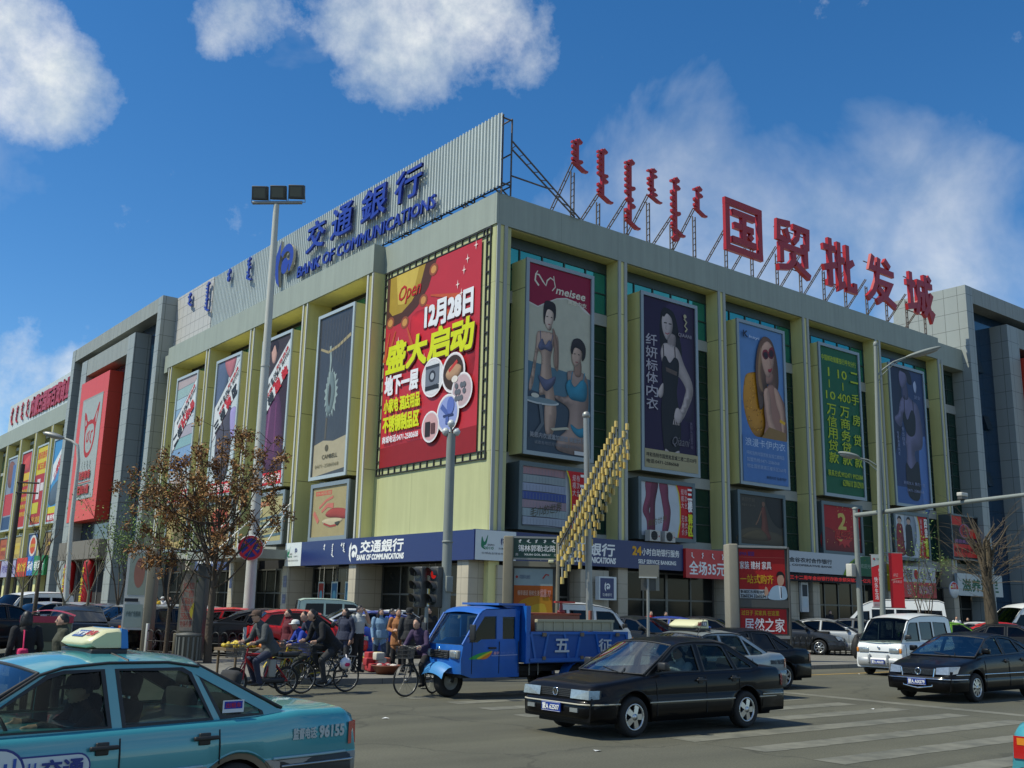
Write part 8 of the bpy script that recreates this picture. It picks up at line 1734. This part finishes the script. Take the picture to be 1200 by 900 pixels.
p = MB(M); p.n = .03; x0, x1, y0, y1 = X(601), X(645.5), .9, b1-.06; W_, H_ = x1-x0, y1-y0; p.rect(x0, y0, x1, y1, ink('a8541c')); p.rect(x0, y1-.24*H_, x1, y1, ink('8e9c9c')); p.blob([(x0+.1*W_, y0+.5*H_), (x0+.9*W_, y0+.6*H_), (x1, y0+.2*H_), (x1-.05, y0), (x0+.3*W_, y0)], ink('b07a1c')); p.blob([(x0+.3*W_, y0+.4*H_), (x0+.8*W_, y0+.5*H_), (x0+.8*W_, y0+.15*H_)], ink('b8962a'))
p.disc(x0+.07*W_, y1-.12*H_, .035*W_, .035*W_, ink('a03a34')); p.text('中国移动通信', x0+.14*W_, y1-.15*H_, x0+.42*W_, y1-.09*H_, ink('4a5a78')); p.stroke([(x0+.74*W_, y1-.14*H_), (x0+.82*W_, y1-.08*H_), (x0+.9*W_, y1-.09*H_)], .04, ink('a83a34')); p.text('畅享通话 轻松生活', x0+.1*W_, y1-.38*H_, x0+.66*W_, y1-.31*H_, ink('c89a80'), .02); p.text('优惠 77', x0+.68*W_, y1-.40*H_, x0+.95*W_, y1-.29*H_, ink('c08a80'), .02)
p.text('天天送礼', x0+.04*W_, y1-.62*H_, x0+.34*W_, y1-.50*H_, ink('8a1c14'), .04); p.text('移动改变生活 沟通从心开始', x0+.14*W_, y1-.72*H_, x0+.85*W_, y1-.66*H_, ink('c89a6a'), .02); p.build('poster', s)
g = MB(M); g.rbox(X(640), X(646), zz(659.5, D3), zz(656, D3), .08, .2, .02, CREAM); tag(g.build('junction_box'), 'small cream box under the street name board', 'box')
# road sign seen from behind
D4 = 31; M = frame_at(760, D4, nr); r = thing('road_sign', 'square pale back of a road sign on a slim post behind the black sedan', 'road sign'); k = D4/FPX; zz4 = lambda y: at(760, y, D4).z
g = MB(M); g.tube([(0, KZ, 0), (0, zz4(664), 0)], .045, STEEL, 8); g.build('post', r); g = MB(M); g.box(-10.5*k, 12*k, zz4(676), zz4(662), .05, .07, mat('sign_back', (.22, .21, .17), rough=.5)); g.box(-10.5*k, 10*k, zz4(677.5), zz4(676), .04, .09, TRIM); g.box(9*k, 13*k, zz4(692), zz4(662), -.03, .03, mat('sign_back')); g.box(-8*k, 12*k, zz4(692), zz4(678), -.01, .01, mat('sign_back_dark', (.08, .08, .07), rough=.6)); g.build('plate', r)
# poster columns
D5 = 38; M = frame_at(895, D5, cv(Vector((.04, -1, 0))).normalized()); k = D5/FPX; z5 = lambda y: at(895, y, D5).z; X = lambda px: (px-895)*k
r = thing('poster_column', 'tall poster column with two red furniture posters on the right pavement', 'advertising sign')
g = MB(M); g.rbox(X(855), X(866.5), KZ, z5(638.5), -.45, .30, .05, mat('column_stone', (.24, .22, .17), rough=.8, var=.12)); g.rbox(X(924.5), X(927), KZ, z5(641), -.2, .2, .02, DARKG); g.build('post', r)
g = MB(M); g.box(X(866.5), X(924.5), z5(642.5), z5(640), -.2, .2, STEEL); g.box(X(866.5), X(924.5), z5(712), z5(703), -.2, .18, DARKG); g.box(X(866.5), X(924.5), z5(748), z5(744.5), -.2, .2, STEEL); g.box(X(866.5), X(924.5), z5(744.5), z5(642.5), -.18, .10, DARKG); g.build('frame', r)
p = MB(M); p.n = .11; x0, x1, y0, y1 = X(868.5), X(922), z5(701.5), z5(644); W_, H_ = x1-x0, y1-y0
p.rect(x0, y0, x1, y1, ink('a01c1c')); p.rect(x0, y1-.17*H_, x1, y1-.165*H_, ink('c06a5a')); p.text('IFMA 家居', x0+.02*W_, y1-.14*H_, x0+.34*W_, y1-.05*H_, ink('5a2a6a'), .03); p.text('家装 建材 家具', x0+.02*W_, y1-.41*H_, x0+.70*W_, y1-.25*H_, ink('d8d4d4'), .01); p.text('一站式购齐', x0+.02*W_, y1-.70*H_, x0+.74*W_, y1-.52*H_, ink('c89a20'), .01)
p.rect(x0, y0, x0+.60*W_, y0+.18*H_, ink('a8b0b4')); p.text('新城区东库街20号', x0+.02*W_, y0+.10*H_, x0+.56*W_, y0+.165*H_, ink('1c1c24'), .02); p.text('3260234 3260234', x0+.02*W_, y0+.015*H_, x0+.56*W_, y0+.08*H_, ink('1c1c24'), .02)
p.blob([(x0+.62*W_, y0), (x0+.68*W_, y0+.20*H_), (x0+.80*W_, y0+.27*H_), (x0+.93*W_, y0+.26*H_), (x1-.0, y0+.22*H_), (x1, y0)], ink('8fa6b8')); p.poly([(x0+.84*W_, y0+.26*H_), (x0+.92*W_, y0+.26*H_), (x0+.90*W_, y0+.0*H_), (x0+.87*W_, y0+.0*H_)], ink('c8d0d8')); p.poly([(x0+.885*W_, y0+.24*H_), (x0+.905*W_, y0+.24*H_), (x0+.905*W_, y0+.02*H_), (x0+.885*W_, y0+.02*H_)], ink('2a2a34'))
p.blob([(x0+.82*W_, y0+.42*H_), (x0+.83*W_, y0+.30*H_), (x0+.89*W_, y0+.26*H_), (x0+.95*W_, y0+.31*H_), (x0+.965*W_, y0+.43*H_), (x0+.9*W_, y0+.50*H_)], ink('b08a74')); p.blob([(x0+.80*W_, y0+.44*H_), (x0+.83*W_, y0+.54*H_), (x0+.92*W_, y0+.55*H_), (x0+.98*W_, y0+.47*H_), (x0+.965*W_, y0+.41*H_), (x0+.93*W_, y0+.48*H_), (x0+.84*W_, y0+.47*H_)], ink('1a1614')); p.blob([(x0+.54*W_, y0+.06*H_), (x0+.62*W_, y0+.1*H_), (x0+.60*W_, y0+.2*H_), (x0+.56*W_, y0+.24*H_), (x0+.54*W_, y0+.18*H_)], ink('b08a74')); p.build('poster', r)
p = MB(M); p.n = .11; y0, y1 = z5(742.5), z5(713.5); H_ = y1-y0; p.rect(x0, y0, x1, y1, ink('a01c20')); p.text('过日子 买家具 在这里', x0+.03*W_, y1-.27*H_, x0+.84*W_, y1-.07*H_, ink('b8a020'), .01); p.text('居然之家', x0+.09*W_, y0+.07*H_, x0+.95*W_, y0+.62*H_, ink('d8d4d4'), .01); p.build('poster', r)
D6 = 34; M = frame_at(150, D6, cv(Vector((.12, -1, 0))).normalized()); k = D6/FPX; z6 = lambda y: at(150, y, D6).z; X = lambda px: (px-150)*k
r = thing('poster_column', 'pale panel sign with a faded red oval on a thick brown post', 'advertising sign'); g = MB(M); g.rbox(X(164), X(174), KZ, z6(642), -.35, .25, .04, CONC); g.build('post', r)
g = MB(M); g.box(X(140), X(164), z6(738), z6(644), -.12, .06, TRIM); g.build('frame', r)
p = MB(M); p.n = .065; p.rect(X(143), z6(697), X(162), z6(648), ink('8e988c')); p.disc(X(154.5), z6(671), 6*k, 17*k, ink('9a6a5c')); p.rect(X(141), z6(705), X(156), z6(701), ink('20242c')); p.rect(X(142), z6(735), X(162), z6(708), ink('8a9894')); p.text('户外广告招商', X(144), z6(722), X(160), z6(716), ink('5a6a68'), .02); p.build('poster', r)
D7 = 31; M = frame_at(212, D7, cv(Vector((.05, -1, 0))).normalized()); k = D7/FPX; z7 = lambda y: at(212, y, D7).z; X = lambda px: (px-212)*k
r = thing('poster_column', 'narrow poster column with red lettering right of the thin green tree', 'advertising sign'); g = MB(M); g.rbox(X(224), X(234), KZ, z7(660), -.3, .2, .03, DARKG); g.rbox(X(202), X(206), KZ, z7(742), -.1, .1, .02, CONC); g.build('post', r); g = MB(M); g.box(X(205), X(224), z7(742), z7(668), -.12, .06, CONC); g.build('frame', r)
p = MB(M); p.n = .065; p.rect(X(207), z7(739), X(222), z7(672), ink('948a80')); 
for i, (c, t) in enumerate((('a83a30', '诚信'), ('a83a30', '广告'), ('9a3428', '灯箱发布'), ('a83a30', '招商电话'), ('9a3428', '2586068'), ('8a3028', '物美价廉'))): p.text(t, X(208), z7(690+9*i), X(221), z7(682+9*i), ink(c))
p.blob([(X(218), z7(716)), (X(222), z7(706)), (X(221), z7(724))], ink('b8a83a')); p.build('poster', r)
# litter bin
r, q = postobj('litter_bin', 'round slatted grey litter bin beside the brown tree', 'bin', 219, 29.5); g = MB(); g.lathe([(0, KZ+.06), (.30, KZ+.06), (.32, .2), (.33, .85), (.36, .87), (.36, .92), (.0, .97)], mat('bin_grey', (.10, .10, .09), rough=.6), 22); 
for i in range(16): a = 2*pi*i/16; g.cbox((.335*cos(a), .335*sin(a), .52), (.05, .05, .64), mat('bin_slat', (.14, .145, .13), rough=.6), Matrix.Rotation(a, 3, 'Z'))
g.tube([(0, 0, KZ), (0, 0, .2)], .2, DARKG, 12); g.build('barrel', r)
# low arched railings
RAIL = mat('railing_black', (.012, .012, .012), rough=.5)
def railing(label, pa, da, pb, db, white=True):
    a, b = ground(pa, da, KZ), ground(pb, db, KZ); L_ = (b-a).length; r = thing('railing', label, 'railing', tuple(a), atan2((b-a).y, (b-a).x)); g = MB(); x = 0
    g.tube([(0, 0, .10), (L_, 0, .10)], .018, RAIL, 5); g.tube([(0, 0, .42), (L_, 0, .42)], .014, RAIL, 5)
    while x < L_: g.tube([(x, 0, .02)]+[(x+.14+.14*-cos(pi*i/6), 0, .62+.14*sin(pi*i/6)) for i in range(7)]+[(x+.28, 0, .02)], .018, RAIL, 5); x += .34
    g.build('arches', r)
    x = 0
    while x <= L_: g = MB(); g.rbox(x-.04, x+.04, -.04, .04, 0, .95, .01, TRIM if white else RAIL); g.build('post', r); x += 2.0
railing('low black arched railing left of the floodlight pole', 170, 33.5, 300, 31.5); railing('low black arched railing under the pale panel sign', 95, 36, 160, 34.5); railing('low arched railing before the silver parked sedan', 925, 43.5, 1003, 45.5); railing('low arched railing at the right picture edge', 1168, 42, 1230, 43)
# double arm street lamp with banners
D8 = 40; r, q = postobj('street_lamp', 'tall grey street lamp with a high and a low arm beside two banners', 'street lamp', 1036, D8); tp = at(1026, 405, D8); a_ = tp-q; k = D8/FPX
g = MB(); g.tube([(0, 0, 0), (a_.x, a_.y, tp.z)], [.115, .075], POLEG, 12); g.ell((a_.x, a_.y, tp.z+.05), (.1, .1, .14), POLEG, 10); g.lathe([(.18, 0), (.26, 0), (.26, .05), (.17, .5)], POLEG, 12, Matrix.Translation((0, 0, KZ))); g.build('pole', r)
def arm(pxs, head0, head1, w):
    P = [at(px, py, D8)-q+Vector((0, 0, KZ)) for px, py in pxs]; g = MB(); g.tube(P, .032, POLEG, 8); P2 = [p-Vector((0, 0, .30*(1-i/(len(P)-1)))) for i, p in enumerate(P)]; g.tube(P2, .022, POLEG, 6); g.build('arm', r)
    h0 = at(*head0, D8)-q+Vector((0, 0, KZ)); h1 = at(*head1, D8)-q+Vector((0, 0, KZ)); d = (h1-h0); L_ = d.length; d.normalize(); s_ = Vector((-d.y, d.x, 0)).normalized(); u_ = d.cross(s_); R = Matrix((d, s_, u_)).transposed(); R = R if u_.z > 0 else Matrix((d, -s_, -u_)).transposed()
    g = MB(); g.ell(h0+d*L_/2, (L_/2, w, .095), POLEG, 16, R); g.ell(h0+d*L_*.55-Vector((0, 0, .06)), (L_*.38, w*.8, .10), mat('lamp_lens', (.25, .25, .23), rough=.2), 14, R); g.build('lamp_head', r)
arm([(1027, 442), (1033, 434), (1047, 424), (1066, 417)], (1060, 419), (1104, 406), .21); arm([(1031, 552), (1027, 545), (1017, 539), (1003, 536)], (1008, 536), (982, 530), .22)
nb = cv(Vector((.25, -1, 0))).normalized()
for lb, pxa, pxb, top, bot, kind in (('red and white vertical banner with white handwriting, left of the lamp pole', 1020.5, 1033.5, 650, 711.5, 0), ('plain bright red vertical banner right of the lamp pole', 1041, 1057, 648, 712, 1)):
    s = thing('banner', lb, 'banner'); a0, b0, c0 = at(pxa, top, D8), at(pxb, top, D8), at(pxa, bot, D8); W_ = (b0-a0).length; H_ = a0.z-c0.z; rx_ = (b0-a0); rx_.z = 0; rx_.normalize(); nn = rx_.cross(Vector((0, 0, 1))); M = Matrix(((rx_.x, 0, nn.x, a0.x), (rx_.y, 0, nn.y, a0.y), (0, 1, 0, c0.z), (0, 0, 0, 1)))
    g = MB(M); BR = mat('banner_red', (.58, .012, .02), rough=.7); g.box(0, W_, 0, H_, -.012, 0, BR); g.n = .002
    if kind == 0:
        g.poly([(0, H_), (W_, H_), (W_, H_*.83), (W_*.5, H_*.80), (0, H_*.76)], ink('b8bcb8')); g.rect(0, 0, W_, .10*H_, ink('b0a4a4')); g.text('快乐出行', W_*.1, H_*.02, W_*.9, H_*.07, ink('a04a44')); g.disc(W_*.25, H_*.92, W_*.1, W_*.09, ink('b03a3a')); g.text('中国移动', W_*.42, H_*.9, W_*.92, H_*.94, ink('4a7a6a'))
        g.column('快乐出行', W_*.58, H_*.42, W_*.86, H_*.74, WTXT, .01); g.column('快乐生活', W_*.16, H_*.14, W_*.46, H_*.58, WTXT, .01)
    else: g.text('祥云', W_*.25, H_*.56, W_*.6, H_*.63, ink('d8a8a4'), 0, .2); g.stroke([(W_*.1, H_*.50), (W_*.5, H_*.53), (W_*.9, H_*.545)], .03, ink('a89a80'), .015); g.text('激情奥运', W_*.2, H_*.45, W_*.85, H_*.50, ink('d8a8a4'), 0, .2)
    g.build('cloth', s)
    g = MB(M); pole_x = W_+.0 if kind == 0 else 0.0
    for zz_ in (0, H_): g.tube([(-.04 if kind == 0 else -.35, zz_, -.02), (W_+.35 if kind == 0 else W_+.04, zz_, -.02)], .022, STEEL, 6)
    g.build('rod', s)
# cantilever mast over the road
D9 = 42; r, q = postobj('signal_mast', 'grey steel mast with a long arm reaching out over the road', 'mast', 1011, D9); zt = at(1010, 597, D9).z; e0 = at(1014, 603, D9)-q; e0.z += KZ
end = at(1290, 569, 30)-q; end.z += KZ
g = MB(); g.tube([(0, 0, 0), (0, 0, zt)], [.125, .10], POLEG, 12); g.lathe([(.2, 0), (.32, 0), (.32, .05), (.15, .3)], POLEG, 12, Matrix.Translation((0, 0, KZ))); g.lathe([(.12, 0), (.13, .06), (0, .1)], POLEG, 12, Matrix.Translation((0, 0, zt))); g.build('post', r); g = MB(); g.tube([(0, 0, zt-.25), tuple(end)], [.10, .06], POLEG, 10); g.build('arm', r)
g = MB(); c = Vector((0, 0, 0))+rt*-.28; g.rbox(c.x-.18, c.x+.18, c.y-.14, c.y+.14, at(1008, 676, D9).z, at(1008, 661, D9).z, .03, mat('box_white', (.5, .48, .42), rough=.5)); g.build('control_box', r)
t_ = .52; c = Vector((0, 0, zt-.25))*(1-t_)+end*t_; cc = at(1151, 579, 36.6)-q; s = thing('road_camera', 'small road camera on the long mast arm', 'camera', (q.x, q.y, 0)); g = MB(); best = min((Vector((0, 0, zt-.25))*(1-t)+end*t for t in [i/100 for i in range(100)]), key=lambda p: abs((p-cc).x)+abs((p-cc).y)); g.tube([best, best+Vector((0, 0, .22))], .03, DARKG, 6); g.rbox(best.x-.22, best.x+.22, best.y-.10, best.y+.10, best.z+.2, best.z+.34, .03, mat('box_white')); g.rbox(best.x-.2, best.x+.2, best.y-.09, best.y+.09, best.z+.08, best.z+.2, .02, DARKG); g.build('housing', s)
item('refuse_sack', 'black sack leaning at the foot of the signal mast', 'sack', 1004.5, 41.3, KZ, lambda g: (g.ell((0, 0, .42), (.2, .2, .45), BLACK, 12), g.ell((.03, 0, .75), (.12, .12, .2), BLACK, 10)))
# far lamp post on the left
D10 = 46; r, q = postobj('street_lamp', 'pale curved lamp post in front of the red animal sign', 'street lamp', 76, D10); P = [at(px, py, D10)-q+Vector((0, 0, KZ)) for px, py in ((78, 690), (84, 610), (92, 540), (91, 522), (84, 517), (76, 514))]
g = MB(); g.tube([(0, 0, 0)]+P, [.13, .12, .10, .08, .07, .06, .05], POLEW, 10); g.build('pole', r); h0, h1 = P[-1], at(50, 507, D10)-q+Vector((0, 0, KZ)); d = (h1-h0); L_ = d.length; d.normalize(); s_ = Vector((-d.y, d.x, 0)).normalized(); u_ = d.cross(s_); g = MB(); g.ell((h0+h1)/2, (L_/2, .2, .14), STEEL, 14, Matrix((d, s_, u_)).transposed()); g.build('lamp_head', r)
# utility stub at the left edge
g = MB(); q = ground(3, 60, KZ); g.tube([(q.x, q.y, KZ), (q.x, q.y, 9.5)], .14, mat('pole_dark', (.05, .045, .04), rough=.8), 8); 
for z in (8.4, 7.8): g.tube([(q.x-.2, q.y, z), (q.x+.9, q.y-.6, z)], .05, mat('pole_dark'), 6)
tag(g.build('utility_pole'), 'dark utility pole with short cross arms at the left edge', 'pole')
# red lantern columns at the tower entrance
for i, (y, z1) in enumerate(((60.6, 5.2), (67.0, 5.2))):
    r = thing('inflatable_column', ('red festive column nearest the corner at the tower door', 'red festive column farther along at the tower door')[i], 'column', (-2.2, y, 0), group='red columns at the tower door'); g = MB(); g.lathe([(0, KZ), (.5, KZ), (.55, .4), (.5, 2.5), (.55, z1-.5), (.45, z1), (0, z1+.2)], mat('festive_red', (.45, .01, .012), rough=.5), 18); g.build('column', r); g = MB(ML(.4, .56, 0)); g.column('开业大吉', .05, 1.2, .75, 4.6, ink('c8b020'), .03); g.build('lettering', r)
# ------------------------------------------------------------------ trees
BARK = mat('bark', (.075, .055, .038), rough=.9, var=.3, vscale=6, bump=.8, bscale=20); BARKL = mat('bark_pale', (.16, .14, .10), rough=.9, var=.25, vscale=6)
def limb_tree(name, label, q, h, r0, fork, spread, seed, bark=BARK, levels=3, lean=(0, 0), nb=5, curve=.25, upb=.35):
    rr = random.Random(seed); root = thing(name, label, 'tree', tuple(q)); t = MB(); b = MB(); tips = []
    top = Vector((lean[0], lean[1], fork)); t.tube([(0, 0, -.05), tuple(top*.4+Vector((rr.uniform(-.05, .05), rr.uniform(-.05, .05), 0))), tuple(top)], [r0*1.15, r0*.95, r0*.72], bark, 10)
    def grow(p, d, L_, r, lv):
        pts = [p]; q_ = p.copy(); dd = d.copy(); n = 5
        for i in range(n):
            dd = (dd+Vector((rr.uniform(-1, 1), rr.uniform(-1, 1), rr.uniform(-.5, .8)))*curve*.5+Vector((0, 0, upb*.12))).normalized(); q_ = q_+dd*L_/n; pts.append(q_.copy())
        b.tube([tuple(x) for x in pts], r, bark, 6 if lv > 1 else 4, r2=r*.45)
        if lv == 0: tips.append(q_.copy()); tips.append(pts[3].copy()); return
        for j in range(nb if lv == levels else 3):
            i = rr.randint(2, n); a = rr.uniform(0, 2*pi); o = dd.orthogonal().normalized(); o = Matrix.Rotation(a, 3, dd) @ o; grow(pts[i], (dd*.75+o*spread+Vector((0, 0, .1))).normalized(), L_*rr.uniform(.5, .72), r*.5, lv-1)
        tips.append(q_.copy())
    for j in range(nb):
        a = 2*pi*j/nb+rr.uniform(-.4, .4); d = Vector((cos(a)*spread, sin(a)*spread, 1)).normalized(); grow(top-Vector((0, 0, rr.uniform(0, fork*.12))), d, (h-fork)*rr.uniform(.45, .68), r0*.45, levels-1)
    t.build('trunk', root); b.build('branches', root); return root, tips, rr
# tree with brown withered seed clusters
BR = [mat('withered_brown', (.25, .115, .035), rough=.9, var=.3, vscale=8), mat('withered_tan', (.38, .21, .08), rough=.9, var=.2, vscale=8), mat('withered_dark', (.12, .052, .02), rough=.9)]
def leaf_quads(g, c, n, sp, size, ms, rr):
    for _ in range(n):
        p = c+Vector((rr.gauss(0, sp), rr.gauss(0, sp), rr.gauss(0, sp*1.15))); a = Vector((rr.uniform(-1, 1), rr.uniform(-1, 1), rr.uniform(-1, 1))).normalized(); b = a.orthogonal().normalized(); b = Matrix.Rotation(rr.uniform(0, 6.3), 3, a) @ b; s = size*rr.uniform(.6, 1.3); d = a.cross(b)
        g.add([p-b*s, p+d*s*.38, p+b*s, p-d*s*.38], [(0, 1, 2, 3)], rr.choice(ms))
q = ground(243, 29.6, KZ)
root, tips, rr = limb_tree('street_tree', 'leafless tree hung with brown withered seed clusters before the canopy', q, 6.6, .105, 2.5, .80, 21, levels=2, nb=3, curve=.4, upb=.2)
tips = [t for t in tips if rr.random() < .4]
# long outer boughs so that the crown spreads as wide as it does over the pavement
bx = MB()
for px, py, dd in ((158, 562, .4), (172, 590, -.6), (190, 548, .8), (205, 535, -.5), (232, 520, .5), (262, 505, -.4), (285, 508, .6), (318, 520, .3), (328, 535, -.5), (322, 575, .4), (330, 598, -.3), (180, 660, .5), (160, 640, -.3), (290, 560, .9), (225, 560, -1.), (255, 545, .8), (150, 575, .2), (245, 590, -.9), (300, 545, -.8), (205, 610, .6), (275, 600, .7), (170, 615, .3), (260, 572, 0), (218, 580, .4), (268, 640, -.5), (195, 575, 1.1), (238, 548, -.2), (268, 530, .9), (182, 570, -.9), (222, 535, 1.0)):
    e = at(px, py, 29.6+dd*1.3)-q; m = Vector((e.x*.45, e.y*.45, 2.5+(e.z-2.5)*.38-.15)); s0 = Vector((0, 0, 2.0+2.0*rr.random())); m = Vector((e.x*.45, e.y*.45, s0.z+(e.z-s0.z)*.36-.1))
    pts = [s0.lerp(m, .5)+Vector((0, 0, -.1)), m, m.lerp(e, .5)+Vector((rr.uniform(-.1, .1), rr.uniform(-.1, .1), .08)), e]; bx.tube([s0]+pts, [.028, .026, .022, .016, .008], BARK, 6)
    for t in (.45, .7, .9, 1.0):
        b0 = m.lerp(e, t); 
        for _ in range(3): f_ = b0+Vector((rr.gauss(0, .30), rr.gauss(0, .30), rr.gauss(.1, .26))); bx.tube([b0, f_], .012, BARK, 4, r2=.006); tips.append(f_)
        tips.append(b0)
bx.build('bough', root)
cr = MB()
for c in tips:
    if c.z < 2.6 and rr.random() < .6: continue
    if rr.random() < .57: continue
    leaf_quads(cr, c-Vector((0, 0, .10)), rr.randint(38, 62), .085, .060, BR, rr)
cr.build('crown', root)
# thin trees with fresh green
GRN = [mat('fresh_green', (.13, .21, .035), rough=.8), mat('fresh_green_dark', (.07, .13, .025), rough=.8), mat('fresh_green_pale', (.20, .27, .07), rough=.8)]
def green_tree(label, px, d, h, seed, n=9, r0=.07, fork=1.5, sp=.5):
    q = ground(px, d, KZ); root, tips, rr = limb_tree('young_tree', label, q, h, r0, fork, sp, seed, levels=3, nb=4, upb=.5); g = MB()
    for c in tips: leaf_quads(g, c, n*2, .22, .055, GRN, rr)
    g.build('crown', root)
green_tree('thin young tree with sparse fresh green leaves beside the brown tree', 193, 30.5, 5.2, 5, n=12); green_tree('slender tree with fresh green leaves left of the pale panel sign', 133, 38, 5.0, 8, n=6, sp=.28); green_tree('small twiggy tree with few green leaves before the white minibus', 1086, 45, 5.5, 12, n=3, fork=.9, sp=.45); green_tree('slim tree with green haze of leaves under the tower', 158, 40, 5.2, 31, n=4, sp=.3)
def bare(label, px, d, h, r0, fork, sp, seed, nb=4, lv=3, bk=BARKL): limb_tree('bare_tree', label, ground(px, d, KZ), h, r0, fork, sp, seed, bark=bk, levels=lv, nb=nb, upb=.3)
bare('bare forked tree beside the left lamp post', 98, 40, 4.9, .075, 2.0, .5, 3, nb=3); bare('tall bare tree with a pale trunk left of the far lamp post', 37, 42, 5.6, .09, 3.0, .4, 4, bk=BARK, nb=3); bare('bare young tree at the left edge behind the walkers', 19, 40, 4.4, .07, 2.0, .6, 6, nb=3); bare('thin bare tree behind the taxi roof sign', 69, 38, 3.8, .06, 1.6, .6, 9, nb=3)
q = ground(1164, 43.5, KZ); root, tips, rr = limb_tree('pollard_tree', 'thick pollarded tree with bare thin twigs behind the rounded black sedan', q, 6.2, .27, 3.4, .42, 15, bark=mat('bark_dusty', (.075, .058, .038), rough=.9, var=.3, vscale=5, bump=.6, bscale=15), levels=2, nb=4, upb=.4)
g = MB()
def tw(s0, d, L_, r, lv):
    m_ = s0+d*L_*.5+Vector((rr.gauss(0, .05), rr.gauss(0, .05), .05*L_)); e = m_+(d+Vector((rr.gauss(0, .18), rr.gauss(0, .18), rr.gauss(0, .12)))).normalized()*L_*.5; g.tube([s0, m_, e], r, mat('twig', (.12, .09, .055), rough=.9), 3, r2=r*.35)
    if lv:
        for q_ in (m_, m_.lerp(e, .5), e): tw(q_, (d+Vector((rr.gauss(0, .45), rr.gauss(0, .45), rr.gauss(.05, .3)))).normalized(), L_*rr.uniform(.35, .6), r*.6, lv-1)
for k in range(64):
    a = rr.uniform(0, 2*pi); z = rr.uniform(2.3, 5.2); tw(Vector((.14*cos(a), .14*sin(a), z)), Vector((cos(a), sin(a), rr.uniform(-.05, 1.1))).normalized(), rr.uniform(1.0, 2.3), .015, 1)
g.tube([(.1, .05, 3.2), (.30, .1, 4.4), (.42, .1, 4.9)], [.2, .17, .15], mat('cut_wood', (.13, .10, .06), rough=.9), 8); g.build('twigs', root)
